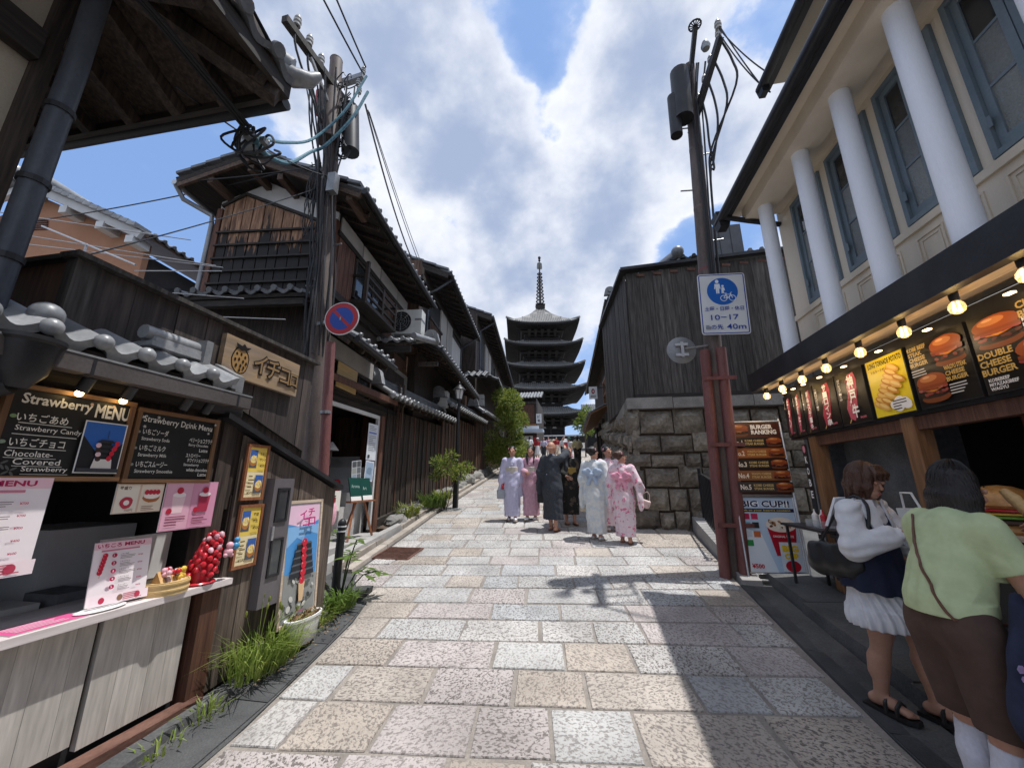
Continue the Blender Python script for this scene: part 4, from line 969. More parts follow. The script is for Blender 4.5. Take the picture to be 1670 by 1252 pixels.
MB().tube([c0 + Vector((-.10,-.10,.10)), c0 + Vector((.02,.02,.09)), c0 + Vector((.09,.09,.14)), c0 + Vector((.13,.13,.22))], [.075,.07,.055,.03], 10).build('corner_tile', 'tile_light', ch, smooth=True)
for k in range(3): MB().ball(c0 + Vector((-.12 - k*.02, -.22 - k*.2, .12)), .06 + .008*k, 12, 8).build('round_tile_end', 'tile_light', ch, smooth=True)
dp = downpipe(ch, [(-2.62, 1.15, 4.35), (-2.66, 1.18, 3.8), (-2.66, 1.18, 2.3)], .052)
for z in (2.62, 3.05, 3.5): MB().tube([(-2.66, 1.18, z), (-2.66, 1.18, z+.03)], .060, 12).build('pipe_band', 'metal_black', dp)
# cable bundle hung below the eave
cb = thing('cable_bundle', 'black service cables clipped under the deep eave of the corner house', 'cables', (-2.6, 1.4, 4.1))
for k in range(3): MB().tube([(-2.42 + k*.02, .5, 4.30), (-2.38 + k*.02, 1.25, 4.26), (-2.33 + k*.025, 1.70, 4.14), (-2.31 + k*.025, 1.86, 4.09)], .012, 6).build('cable', 'cable_black', cb)
rc = random.Random(3)
for k in range(7):
    c = Vector((-2.31 + rc.uniform(-.05,.05), 1.87, 4.08)); pts = [c]
    for q in range(6): a = q*1.0 + k; pts.append(c + Vector((math.cos(a)*rc.uniform(.05,.16), .04*q, -.05 + math.sin(a)*rc.uniform(.06,.16))))
    MB().tube(sm(pts,4), .009, 5).build('cable', 'cable_black', cb)
part(cb, 'connector', 'metal_grey', (-2.34, -2.29, 1.90, 1.97, 4.05, 4.11)); part(cb, 'connector', 'metal_grey', (-2.24, -2.20, 1.94, 2.0, 4.03, 4.07))

# ------------------------------------------------------------------ left: strawberry stall
st = thing('food_stall', 'small timber food stall with tiled eave and pale counter', 'stall', (-3.0, 2.0, zg(2)))
part(st, 'counter_top', 'counter_white', (-3.02, -2.575, .3, 2.70, .875, .915))
boards(st, (-2.70, .9), (0,1,0), (1,0,0), 1.045, .28, .873, .11, .035, 'panel_grey', .0015, 'counter_plank', .001, .3); boards(st, (-2.70, 1.975), (0,1,0), (1,0,0), .50, .24, .873, .11, .035, 'panel_grey', .0015, 'counter_plank', .001, .3)
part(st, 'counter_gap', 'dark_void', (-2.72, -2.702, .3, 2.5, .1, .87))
part(st, 'post', 'wood_red', (-2.75, -2.62, 2.52, 2.66, .12, .872)); part(st, 'post', 'wood_black', (-2.80, -2.68, 2.50, 2.62, .92, 2.15))
part(st, 'bottom_rail', 'rust', (-2.66, -2.56, .3, 2.60, .115, .21))
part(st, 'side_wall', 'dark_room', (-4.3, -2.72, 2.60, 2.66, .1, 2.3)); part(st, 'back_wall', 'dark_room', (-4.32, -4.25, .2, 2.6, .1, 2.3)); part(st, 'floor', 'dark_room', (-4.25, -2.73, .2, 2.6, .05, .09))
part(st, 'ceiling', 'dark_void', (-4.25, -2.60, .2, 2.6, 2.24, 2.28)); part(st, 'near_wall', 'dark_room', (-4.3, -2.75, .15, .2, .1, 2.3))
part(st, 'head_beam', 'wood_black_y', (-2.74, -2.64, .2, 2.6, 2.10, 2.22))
for k, yy in enumerate((.95, 1.35)): MB().lathe([(.0,0),(.07,0),(.07,.02),(.055,.04),(0,.04)], (-2.60, yy, .19), 14, 'x').build('caster_wheel', 'concrete', st, smooth=True)
# tiled eave with big round tile ends
e0 = Vector((-2.47, .25, 2.27)); up = Vector((-.30, 0, .16)); x_ = Vector((0,1,0)); zt = x_.cross(up.normalized()).normalized()
def big_tile():
    mb = MB(); pr = [(.205*i/10, .030*math.cos(2*math.pi*i/10) ) for i in range(11)]; n = 11
    vs = [(x, -.03, z + .05) for x, z in pr] + [(x, .36, z + .02) for x, z in pr] + [(x, -.03, z - .005 - (.02 if 2 < i < 8 else 0)) for i, (x, z) in enumerate(pr)] + [(x, .36, z - .01) for x, z in pr]
    fs = []
    for i in range(n-1): fs += [(i, i+1, n+i+1, n+i), (2*n+i+1, 2*n+i, 3*n+i, 3*n+i+1), (2*n+i, 2*n+i+1, i+1, i)]
    mb.add(vs, fs + [(0, n, 3*n, 2*n), (n-1, 3*n-1, 4*n-1, 2*n-1)]); return mb
BT = mk_mesh(big_tile(), 'eave_tile_big', 'tile_light'); mb_ = MB(); mb_.ball((0,0,0), (.042,.042,.042), 14, 10); BALL = mk_mesh(mb_, 'round_tile_end', 'tile_light')
for k in range(10):
    p = e0 + x_ * (.205*k); y_ = up.normalized()
    t = inst(BT, 'eave_tile', 'tile_light', st, Matrix(((x_.x, y_.x, zt.x, p.x), (x_.y, y_.y, zt.y, p.y), (x_.z, y_.z, zt.z, p.z), (0,0,0,1))))
    q = p - y_*.035 + zt*.055; inst(BALL, 'round_tile_end', 'tile_light', st, Matrix.Translation(q))
MB().prism([(0,0),(.1,.0),(.1,.12),(.02,.12)], e0 + x_*2.05 + Vector((-.0,.0,-.03)), (0,1,0), (0,0,1), (-.2,0,.1)).build('end_tile', 'tile_light', st)
MB().hexa([(-2.46,.25,2.20),(-2.46,2.33,2.20),(-2.80,2.33,2.40),(-2.80,.25,2.40)], [(-2.46,.25,2.255),(-2.46,2.33,2.255),(-2.80,2.33,2.44),(-2.80,.25,2.44)]).build('roof_deck', 'wood_black_y', st)
MB().bar((-2.44, .25, 2.165), (-2.44, 2.42, 2.165), .085, .085).build('gutter', 'gutter_brown', st); MB().bar((-2.40, .25, 2.212), (-2.40, 2.42, 2.212), .012, .010).build('gutter_lip', 'tile_light', st)
for yy in (.9, 1.45, 2.3): MB().bar((-2.44, yy, 2.165), (-2.44, yy+.015, 2.165), .089, .089).build('gutter_joint', 'metal_black', st)
# short ridge lying on the roof end
mb = MB(); mb.bar((-2.62, 1.80, 2.43), (-2.62, 2.12, 2.43), .12, .03); mb.bar((-2.62, 1.82, 2.462), (-2.62, 2.12, 2.462), .11, .03); mb.build('ridge_course', 'tile_light', st)
MB().tube([(-2.62, 1.78, 2.50), (-2.62, 2.12, 2.50)], .045, 10).build('ridge_tile', 'tile_light', st, smooth=True)
MB().box(-2.70, -2.54, 2.12, 2.17, 2.40, 2.56).build('ridge_end_tile', 'tile_light', st)
MB().tube([(-2.60, .3, 2.50), (-2.55, 1.12, 2.42)], .032, 10).build('pale_pipe', 'white_trim', st, smooth=True); MB().ball((-2.52, 1.30, 2.38), .065, 14, 10).build('round_ridge_end', 'tile', st, smooth=True)
# rainwater hopper
hp = MB().lathe([(.04,-.20),(.05,-.18),(.085,-.13),(.105,0),(.12,.012),(.12,.03),(.09,.03)], (-2.44, 1.23, 2.20), 18).build('rain_hopper', 'metal_black', st, smooth=True)
MB().tube([(-2.44, 1.22, 2.01), (-2.55, 1.16, 1.96), (-2.70, 1.10, 1.90), (-2.72, 1.05, 1.0)], .038, 10).build('hopper_pipe', 'metal_black', st, smooth=True)
# little spotlights over the boards
for k, (yy, on) in enumerate(((1.52, 1), (1.72, 1), (2.05, 0), (2.2, 0))):
    mb = MB(); mb.tube([(-2.50, yy, 2.13), (-2.54, yy, 2.06)], .028, 10); mb.tube([(-2.52, yy, 2.2), (-2.52, yy, 2.12)], .008, 6); s_ = mb.build('spotlight', 'metal_black', st, smooth=True)
    if on:
        MB().ball((-2.548, yy, 2.045), .018, 8, 6).build('lamp_face', 'filament', s_)
        L = bpy.data.lights.new('spot_glow', 'SPOT'); L.energy = 2.2; L.color = (1,.72,.42); L.spot_size = R(95); L.spot_blend = .8; L.shadow_soft_size = .02
        lo = bpy.data.objects.new('spot_glow', L); COL.objects.link(lo); lo.parent = st; lo.location = Vector((-2.545, yy, 2.03)) - st.location; lo.rotation_euler = (R(0), R(-38), 0)
# things stored inside
part(st, 'white_board', 'paper', (-2.90, -2.885, 2.02, 2.44, .916, 1.26)); part(st, 'shelf', 'metal_grey', (-4.2, -3.7, .3, 2.5, 1.25, 1.28)); part(st, 'fridge', 'white_paint', (-3.9, -3.35, 2.05, 2.55, .1, 1.30)); part(st, 'inner_counter', 'metal_grey', (-3.9, -3.1, .4, 2.0, .1, .86))
for k in range(5): part(st, 'stored_box', 'paper' if k % 2 else 'cl_grey', (-3.5 + .05*k, -3.25 + .05*k, 1.1 + k*.22, 1.28 + k*.22, .865, .93 + .03*(k % 3)))

# ------------------------------------------------------------------ left: shed wall beside the stall
sw = thing('shed_wall', 'weathered plank shed wall with a sloping top between counter and bollards', 'shed', (-2.75, 3.3, zg(3.3)))
ztop = lambda s: 2.07 - .355*max(0, s + .24)
boards(sw, (-2.68, 2.68), (0,1,0), (1,0,0), 1.27, lambda s: zg(2.68+s) + .05, lambda s: ztop(s) - .02, .17, .022, 'wood_shed')
part(sw, 'backing', 'wood_black', (-2.80, -2.685, 2.67, 3.96, .1, 1.50))
MB().hexa([(-2.83, 2.45, 2.07), (-2.60, 2.45, 2.07), (-2.60, 4.0, 1.52), (-2.83, 4.0, 1.52)], [(-2.83, 2.45, 2.11), (-2.60, 2.45, 2.11), (-2.60, 4.0, 1.56), (-2.83, 4.0, 1.56)]).build('sloping_ledge', 'metal_black', sw)
MB().hexa([(-2.80, 2.45, 1.4), (-2.70, 2.45, 1.4), (-2.70, 3.98, 1.4), (-2.80, 3.98, 1.4)], [(-2.80, 2.45, 2.07), (-2.70, 2.45, 2.07), (-2.70, 3.98, 1.52), (-2.80, 3.98, 1.52)]).build('upper_backing', 'wood_black', sw)
part(sw, 'base_course', 'concrete', (-2.78, -2.63, 3.1, 4.0, .0, .32))
# dark board screen over the roof
bs = thing('board_screen', 'tall dark board screen above the stall roof, carrying the carved sign', 'screen', (-2.8, 2.5, 2.3))
boards(bs, (-2.80, 1.50), (0,1,0), (1,0,0), 2.0, lambda s: 2.30 if s < .9 else 2.30 - .36*(s-.9), lambda s: 2.83 - .01*s, .24, .025, 'wood_wall', jw=.25)
boards(bs, (-4.4, 1.52), (1,0,0), (0,-1,0), 1.60, 2.2, 2.83, .22, .022, 'wood_red')  # near face: its reddish light is put into redder boards
part(bs, 'corner_trim', 'wood_fade', (-2.84, -2.765, 1.478, 1.60, 2.25, 2.835))
MB().hexa([(-2.86, 1.45, 2.835), (-2.72, 1.45, 2.835), (-2.72, 3.54, 2.815), (-2.86, 3.54, 2.815)], [(-2.86, 1.45, 2.865), (-2.72, 1.45, 2.865), (-2.72, 3.54, 2.845), (-2.86, 3.54, 2.845)]).build('cap_board', 'wood_fade', bs)
part(bs, 'cap_board', 'wood_black_x', (-4.4, -2.87, 1.46, 1.57, 2.835, 2.865))
part(bs, 'backing', 'wood_black', (-2.86, -2.805, 1.55, 3.5, 1.6, 2.81)); boards(bs, (-2.86, 3.505), (1,0,0), (0,1,0), .08, 1.5, 2.81, .09, .02, 'wood_wall')
# carved sign
cs = thing('shop_sign', 'pale wooden sign with carved black strawberry and katakana letters', 'sign', (-2.72, 2.82, 2.58))
mb = MB(); mb.hexa([(-2.765,2.415,2.425),(-2.72,2.415,2.425),(-2.72,3.24,2.405),(-2.765,3.24,2.405)],[(-2.765,2.415,2.745),(-2.72,2.415,2.745),(-2.72,3.24,2.725),(-2.765,3.24,2.725)])
mat('sign_wood', (.36,.245,.135), (.20,.15,.11), .7, 3, (6,1.0,6), (.35,.66), bump=.4, bscale=6, fine=.25); mb.build('plank', 'sign_wood', cs)
S = Sheet((-2.72, 2.415, 2.415), (0,1,-.024), (0,0,1), .825, .32)
S.ell(.155,.155,.085,.115,'#1d1714',20,wob=.03); S.ell(.155,.152,.075,.104,'#a5814f',20,wob=.03)
for i, (dx, dy) in enumerate([(-.04,.05),(.0,.055),(.04,.04),(-.05,.0),(-.015,.01),(.025,.0),(.055,-.01),(-.035,-.045),(.005,-.04),(.035,-.05),(0,-.08)]): S.ell(.155+dx,.15+dy,.010,.015,'#1d1714',8)
S.poly([(.10,.25),(.15,.235),(.20,.25),(.235,.285),(.19,.275),(.165,.30),(.145,.275),(.09,.285)],'#1d1714')
for ch_, x0, hh, y0 in (('イ',.275,.19,.09),('チ',.415,.20,.075),('コ',.575,.165,.075),('ロ',.70,.135,.08)):
    S.text(ch_, x0, y0, hh, '#15110f', width=hh*.82, bold=.075); S.text(ch_, x0+.012, y0+.014, hh*.86, '#8f7350', width=hh*.70, bold=.012)
S.build(cs, 'carving')

# ------------------------------------------------------------------ prints on the stall
def food_toast(S, x, y, w, h, seed=0):
    S.rect(x, y, x+w, y+h, '#3e63a8'); S.poly([(x,y),(x+w,y),(x+w,y+h*.35),(x+w*.6,y+h*.30),(x,y+h*.42)], '#54585f')
    S.ell(x+w*.5, y+h*.33, w*.44, h*.24, '#b5763a', 16, wob=.05, seed=seed); S.ell(x+w*.5, y+h*.48, w*.42, h*.22, '#f0d68a', 16, wob=.08, seed=seed+1)
    for i in range(7): S.ell(x+w*(.2+.1*i), y+h*(.50+.06*((i*7)%3)), w*.08, h*.08, '#f6e7b4' if i % 2 else '#e9bf5c', 8)
def small_lines(S, x, y, w, n, dy, c='#4a3d38', hh=.006, seed=0):
    r = random.Random(seed)
    for i in range(n): S.rect(x, y - i*dy, x + w*r.uniform(.55, 1), y - i*dy + hh, c)
mat('board_black', (.008,.008,.008), (.016,.016,.016), .5, 4, bump=.05)
def chalkboard(label, y0, y1, z0, z1, draw):
    t = thing('chalkboard', label, 'chalkboard', (-2.60, (y0+y1)/2, z0)); X = -2.60; fr = .024
    mat_ = 'wood_orange_y'
    part(t, 'board', 'board_black', (X-.012, X, y0+fr, y1-fr, z0+fr, z1-fr))
    part(t, 'frame_rail', mat_, (X-.018, X+.014, y0, y1, z0, z0+fr-.001)); part(t, 'frame_rail', mat_, (X-.018, X+.014, y0, y1, z1-fr+.001, z1))
    part(t, 'frame_stile', 'wood_orange', (X-.018, X+.0135, y0+.0005, y0+fr, z0+fr, z1-fr)); part(t, 'frame_stile', 'wood_orange', (X-.018, X+.0135, y1-fr, y1-.0005, z0+fr, z1-fr))
    S = Sheet((X, y0, z0), (0,1,0), (0,0,1), y1-y0, z1-z0); draw(S); tag(S.build(t, 'chalk_drawing'), kind='stuff'); return t
WC = '#e9e4da'
def draw1(S):
    w = S.w
    S.text('Strawberry', .06, .345, .066, WC, width=.275, bold=.024); S.text('MENU', .35, .335, .075, WC, width=.165, bold=.035)
    S.text('いちごあめ', .06, .275, .042, WC, width=.19, bold=.012); S.line([(.07,.268),(.27,.268)], .003, WC)
    S.text('Strawberry Candy', .065, .225, .032, WC, width=.25, bold=.006); S.line([(.06,.214),(.30,.214)], .003, WC)
    S.text('いちごチョコ', .06, .158, .042, WC, width=.20, bold=.012); S.line([(.06,.150),(.27,.150)], .003, WC)
    for i, s_ in enumerate(('Chocolate-', 'Covered', 'Strawberry')): S.text(s_, .055 + .035*i, .112 - .037*i, .028, WC, width=.17, bold=.006); S.line([(.055+.035*i, .105-.037*i), (.24+.03*i, .105-.037*i)], .002, WC)
    S.ell(.045,.295,.012,.009,'#7f9a6b'); S.ell(.035,.175,.012,.009,'#8a9a86')
    for fx, fy in ((.05,.075),(.085,.045)):
        for a in range(4): S.ell(fx+.016*math.cos(a*1.57+.6), fy+.016*math.sin(a*1.57+.6), .014, .005, '#5c5c5a', 8, rot=a*1.57+.6)
    for fx, fy in ((.32,.40),(.42,.405),(.56,.335)): S.ell(fx, fy, .008, .008, '#d9b7a0', 6)
    # photograph: pagoda under a deep blue sky, skewers in a paper cup
    x0, y0, x1, y1 = .312, .04, .51, .315
    S.rect(x0, y0, x1, y1, '#e8e6e2'); x0 += .006; x1 -= .006; y0 += .006; y1 -= .006
    S.rect(x0, y0, x1, y1, '#2c64b4'); S.rect(x0, y0, x1, y0+.13, '#4f7fb8')
    S.poly([(x0,y0),(x0+.06,y0),(x0+.075,y0+.10),(x0,y0+.19)], '#1c1e24'); S.poly([(x1,y0),(x1-.05,y0),(x1-.055,y0+.10),(x1,y0+.16)], '#20232a')
    for i in range(4): zz = y0 + .08 + .026*i; ww = .055 - .004*i; S.poly([(.425-ww,zz),(.425+ww,zz),(.425+ww*.62,zz+.015),(.425-ww*.62,zz+.015)], '#2a2c33'); S.rect(.425-ww*.55, zz-.012, .425+ww*.55, zz, '#15161b')
    S.line([(.425,y0+.18),(.425,y0+.225)], .003, '#33343a')
    S.poly([(.375,y0),(.475,y0),(.465,y0+.07),(.385,y0+.07)], '#d9d2cc')
    for i in range(4): S.ell(.45+.008*i, y0+.075+.027*i, .012, .015, '#cf2339', 10); S.ell(.40-.004*i, y0+.07+.024*i, .013, .013, '#e7c0c5' if i % 2 else '#3a2a28', 10)
    S.rect(x0, y0, x1, y0+.02, '#3a3d44')
def draw2(S):
    S.text('Strawberry Drink Menu', .045, .350, .050, WC, width=.45, bold=.010, rot=-.02)
    for i, (a, b) in enumerate((('いちごソーダ','Strawberry Soda'),('いちごミルク','Strawberry Milk'),('いちごスムージー','Strawberry Smoothie'))):
        S.ell(.035, .298-.096*i, .009, .008, '#8b8f86'); S.text(a, .055, .285-.096*i, .036, WC, width=.15 if i < 2 else .18, bold=.012); S.text(b, .055, .245-.096*i, .026, WC, width=.165 if i < 2 else .22, bold=.006)
    S.text('ベリーショコララテ', .345, .265, .030, WC, width=.165, bold=.012); S.text('Berry Chocolate', .345, .235, .022, WC, width=.14, bold=.006); S.text('Latte', .425, .205, .022, WC, bold=.006)
    S.text('ストロベリー', .34, .165, .026, WC, width=.10, bold=.012); S.text('ホワイトショコララテ', .355, .134, .026, WC, width=.155, bold=.012)
    for i, s_ in enumerate(('Strawberry','white chocolate','Latte')): S.text(s_, .335+.025*i+(.06 if i == 2 else 0), .104-.030*i, .022, WC, bold=.006, maxw=.15)
    for fx, fy in ((.035,.385),(.12,.395),(.05,.33),(.30,.355),(.46,.335),(.50,.40)):
        for a in range(3): S.line([(fx-.010*math.cos(a*1.05),fy-.010*math.sin(a*1.05)),(fx+.010*math.cos(a*1.05),fy+.010*math.sin(a*1.05))], .0025, WC)
chalkboard('chalkboard headed Strawberry MENU with a pagoda photo stuck on it', 1.29, 1.822, 1.605, 2.055, draw1)
chalkboard('chalkboard headed Strawberry Drink Menu at the stall corner', 1.838, 2.375, 1.595, 2.035, draw2)
def skewer(S, x, y, n, r, step, c='#c92440'):
    for i in range(n): S.ell(x + .15*step*i, y + step*i, r, r*1.15, c, 12); S.ell(x + .15*step*i - r*.3, y + step*i + r*.4, r*.2, r*.25, '#f2a3ac', 6)
    S.line([(x, y - r), (x - .1*step, y - step*1.6)], r*.25, '#cfae7a')
def menu_sheet(S):
    w, h = S.w, S.h; S.rect(0, 0, w, h, '#f3e9ea'); S.rect(0, h*.885, w, h, '#f3c9d2')
    S.text('いちころ', w*.05, h*.905, h*.07, '#b01f55', width=w*.40, bold=.03); S.text('MENU', w*.50, h*.91, h*.06, '#b01f55', width=w*.36, bold=.03)
    S.rect(w*.12, h*.845, w*.78, h*.872, '#d78098'); skewer(S, w*.14, h*.52, 6, w*.045, h*.052)
    for i in range(5):
        y = h*(.77 - .125*i); S.ell(w*.34, y, w*.045, w*.045, '#b3204f', 12); S.text(str(i+1), w*.325, y-w*.022, w*.045, '#ffffff')
        S.text(('いちごあめ','いちごチョコ','いちごソーダ','いちごミルク','スムージー')[i], w*.44, y, h*.022, '#3a2d30', bold=.01, maxw=w*.3); small_lines(S, w*.44, y-h*.022, w*.28, 3, h*.022, '#6b5b5e', h*.007, i); S.text(('¥700','¥700','¥700','¥400','¥600')[i], w*.75, y-h*.05, h*.026, '#b3204f', bold=.02)
    S.rect(0, 0, w, h*.15, '#f6e3e6')
    for i in range(3): S.ell(w*(.2+.3*i), h*.08, w*.05, h*.05, ('#c03a55','#8f6c58','#c0455c')[i], 12)
    small_lines(S, w*.55, h*.12, w*.35, 4, h*.028, '#c03a55', h*.01, 9)
def sheet_thing(name, label, p, u, v, w, h, draw, th=.004, m='paper', cat='poster', group=None, pr='print'):
    p, u, v = Vector(p), Vector(u).normalized(), Vector(v).normalized(); n = u.cross(v)
    t = thing(name, label, cat, p, group); mb = MB(); mb.hexa([p-n*th, p+u*w-n*th, p+u*w, p], [p+v*h-n*th, p+u*w+v*h-n*th, p+u*w+v*h, p+v*h]); mb.build('sheet', m, t)
    S = Sheet(p, u, v, w, h); draw(S); S.build(t, pr); return t
YU = (0,1,0); ZU = (0,0,1)
sheet_thing('price_poster', 'white and pink price poster hanging under the larger chalkboard', (-2.585, 1.12, 1.185), YU, ZU, .42, .435, menu_sheet, cat='poster')
def cake_sheet(S):
    w, h = S.w, S.h; S.rect(0,0,w,h,'#d9b9a3'); S.rect(w*.02,h*.03,w*.46,h*.97,'#e8dccb'); S.rect(w*.5,h*.03,w*.98,h*.97,'#ead9c4')
    S.text('苺盛り', w*.06, h*.80, h*.12, '#5a3b30', bold=.01); S.ell(w*.24,h*.36,w*.13,h*.2,'#b93b4c',14,wob=.06); S.ell(w*.24,h*.36,w*.06,h*.09,'#f0e2dc',10)
    S.ell(w*.74,h*.50,w*.19,h*.16,'#a9673d',14,wob=.05); S.ell(w*.74,h*.58,w*.18,h*.12,'#f3e6dc',14)
    for i in range(4): S.ell(w*(.62+.08*i),h*.70,w*.05,h*.09,'#c22a40',10)
    S.text('700円', w*.22, h*.06, h*.09, '#7d4a40'); small_lines(S, w*.55, h*.20, w*.38, 3, h*.06, '#8d6a5a', h*.02, 4)
sheet_thing('dessert_flyer', 'small beige dessert flyer under the joint of the chalkboards', (-2.60, 1.83, 1.425), YU, ZU, .26, .165, cake_sheet)
def drink_sheet(S):
    w, h = S.w, S.h; S.rect(0,0,w,h,'#cf8fa6'); S.rect(w*.02,h*.02,w*.49,h*.98,'#dba6b7'); S.rect(w*.51,h*.02,w*.98,h*.98,'#d494ad')
    for x, c in ((.26,'#e8c6cb'),(.74,'#a8314c')):
        S.poly([(w*(x-.09),h*.35),(w*(x+.09),h*.35),(w*(x+.12),h*.72),(w*(x-.12),h*.72)], c); S.ell(w*x,h*.73,w*.12,h*.05,'#efdfe0'); S.ell(w*x,h*.82,w*.06,h*.07,'#b8243d')
        S.ell(w*(x-.14),h*.40,w*.05,h*.06,'#b3253d'); small_lines(S, w*(x-.18), h*.27, w*.36, 4, h*.055, '#8a3f58', h*.018, int(x*10))
sheet_thing('drink_flyer', 'mauve-pink drinks flyer hanging under the drink chalkboard', (-2.592, 2.095, 1.30), YU, ZU, .36, .30, drink_sheet)
mat('wood_red_f', (.24,.085,.035), (.32,.13,.06), .45, 3, ZG, bump=.2, fine=.15)
mat('cabinet_grey', (.125,.112,.118), (.155,.14,.146), .5, 2, bump=.05, fine=.04)
def framed(label, y0, y1, z0, z1, seed):
    t = thing('framed_menu', label, 'framed menu', (-2.64, (y0+y1)/2, z0), 'framed menus on the shed'); X = -2.645; fr = .022
    part(t, 'backing', 'paper', (X, X+.012, y0+fr, y1-fr, z0+fr, z1-fr))
    part(t, 'frame_rail', 'wood_red_f', (X, X+.022, y0, y1, z0, z0+fr-.001)); part(t, 'frame_rail', 'wood_red_f', (X, X+.022, y0, y1, z1-fr+.001, z1))
    part(t, 'frame_stile', 'wood_red_f', (X, X+.0215, y0+.0005, y0+fr, z0+fr, z1-fr)); part(t, 'frame_stile', 'wood_red_f', (X, X+.0215, y1-fr, y1-.0005, z0+fr, z1-fr))
    S = Sheet((X+.012, y0+fr, z0+fr), YU, ZU, y1-y0-2*fr, z1-z0-2*fr); w, h = S.w, S.h
    S.rect(0,0,w,h,'#ecdcb0'); S.rect(0,h*.5,w,h,'#e8c95e')
    food_toast(S, w*.06, h*.58, w*.42, h*.36, seed); food_toast(S, w*.50, h*.08, w*.44, h*.36, seed+3)
    for i, s_ in enumerate(('たまご','サンド') if seed < 5 else ('苺盛','苺生')): S.text(s_, w*.56, h*(.84-.12*i), h*.06, '#57401f', bold=.02, maxw=w*.36)
    S.text('¥500', w*.60, h*.60, h*.055, '#57401f', bold=.02); S.text('¥500', w*.10, h*.06, h*.055, '#57401f', bold=.02)
    small_lines(S, w*.08, h*.40, w*.34, 4, h*.07, '#6d5429', h*.022, seed); S.build(t); return t
framed('upper of two reddish framed toast menus on the shed wall', 2.70, 2.92, 1.46, 1.90, 1)
framed('lower of two reddish framed toast menus, just above the counter end', 2.72, 2.95, .955, 1.425, 7)
# meter cabinet
mc = thing('meter_cabinet', 'tall flat grey metal meter cabinet with two dark windows', 'cabinet', (-2.62, 3.05, .62))
part(mc, 'door', 'cabinet_grey', (-2.655, -2.575, 2.97, 3.20, .62, 1.63))
for z0, z1 in ((1.29, 1.53), (.86, 1.12)):
    o = part(mc, 'window', 'glass_dark', (-2.574, -2.570, 3.035, 3.135, z0, z1))
    part(o, 'window_frame', 'metal_black', (-2.574, -2.564, 3.015, 3.034, z0-.02, z1+.02), (-2.574, -2.564, 3.136, 3.155, z0-.02, z1+.02), (-2.574, -2.564, 3.0345, 3.1355, z1+.0005, z1+.02), (-2.574, -2.564, 3.0345, 3.1355, z0-.02, z0-.0005))
part(mc, 'handle', 'alu', (-2.574, -2.558, 3.0, 3.022, 1.13, 1.24))
# tall strawberry poster
def big_poster(S):
    w, h = S.w, S.h; S.rect(0,0,w,h,'#4f93cf'); S.poly([(0,h*.83),(w*.5,h*.78),(w,h*.84),(w,h),(0,h)],'#e7c3d6'); S.poly([(0,h*.62),(w*.3,h*.70),(w*.5,h*.66),(w*.6,h*.75),(w,h*.70),(w,h*.80),(0,h*.80)],'#86b6e2')
    S.poly([(0,0),(w,0),(w,h*.34),(w*.7,h*.38),(w*.3,h*.36),(0,h*.40)],'#8d8f8c')
    r = random.Random(2)
    for i in range(26): S.ell(r.uniform(.05,.95)*w, r.uniform(.02,.33)*h, r.uniform(.03,.08)*w, r.uniform(.01,.03)*h, r.choice(['#c9c8c0','#565a58','#3b3d3c','#aab0a8']), 7, rot=r.uniform(0,3))
    for i in range(5): zz = h*(.38+.06*i); ww = w*(.40-.035*i); S.poly([(w*.5-ww,zz+h*.012),(w*.5+ww,zz+h*.012),(w*.5+ww*.8,zz+h*.03),(w*.5-ww*.8,zz+h*.03)],'#5a5f66'); S.poly([(w*.5-ww*.95,zz-h*.03),(w*.5+ww*.95,zz-h*.03),(w*.5+ww*.9,zz+h*.012),(w*.5-ww*.9,zz+h*.012)],'#23262c')
    S.poly([(w*.44,h*.14),(w*.56,h*.14),(w*.60,h*.30),(w*.40,h*.30)],'#d8b68c')
    for i in range(6): S.ell(w*.5+w*.015*math.sin(i), h*(.32+.066*i), w*.085, h*.036, '#c81e33', 14); S.ell(w*.47, h*(.332+.066*i), w*.02, h*.008, '#f0848d', 7)
    for ch_, x0, y0 in (('イ',.26,.87),('チ',.52,.885),('コ',.36,.795),('ロ',.55,.80)): S.text(ch_, w*x0, h*y0, h*.075, '#f6dfe8', width=w*.22, bold=.08); S.text(ch_, w*x0, h*y0, h*.075, '#c2357f', width=w*.22, bold=.035)
    S.text('イチコロ', w*.34, h*.05, h*.022, '#c2357f', bold=.03, maxw=w*.34)
pt = thing('tall_poster', 'tall framed poster of a candied strawberry skewer before a pagoda', 'poster', (-2.56, 3.5, .42))
p0 = Vector((-2.56, 3.22, .42)); u = Vector((0,1,0)); v = Vector((-.055,0,1)).normalized(); W_, H_ = .44, .99
n = u.cross(v); MB().hexa([p0-n*.02, p0+u*W_-n*.02, p0+u*W_, p0], [p0+v*H_-n*.02, p0+u*W_+v*H_-n*.02, p0+u*W_+v*H_, p0+v*H_]).build('board', 'white_trim', pt)
for a, b in (((-.012,-.012),(W_+.012,-.012)), ((-.012,H_+.012),(W_+.012,H_+.012)), ((-.012,-.025),(-.012,H_+.025)), ((W_+.012,-.025),(W_+.012,H_+.025))):
    MB().bar(p0+u*a[0]+v*a[1]-n*.004, p0+u*b[0]+v*b[1]-n*.004, .026, .026, up=n).build('frame_bar', 'wood_pale_y', pt)
S = Sheet(p0 + u*.012 + v*.012, u, v, W_-.024, H_-.024); big_poster(S); S.build(pt)

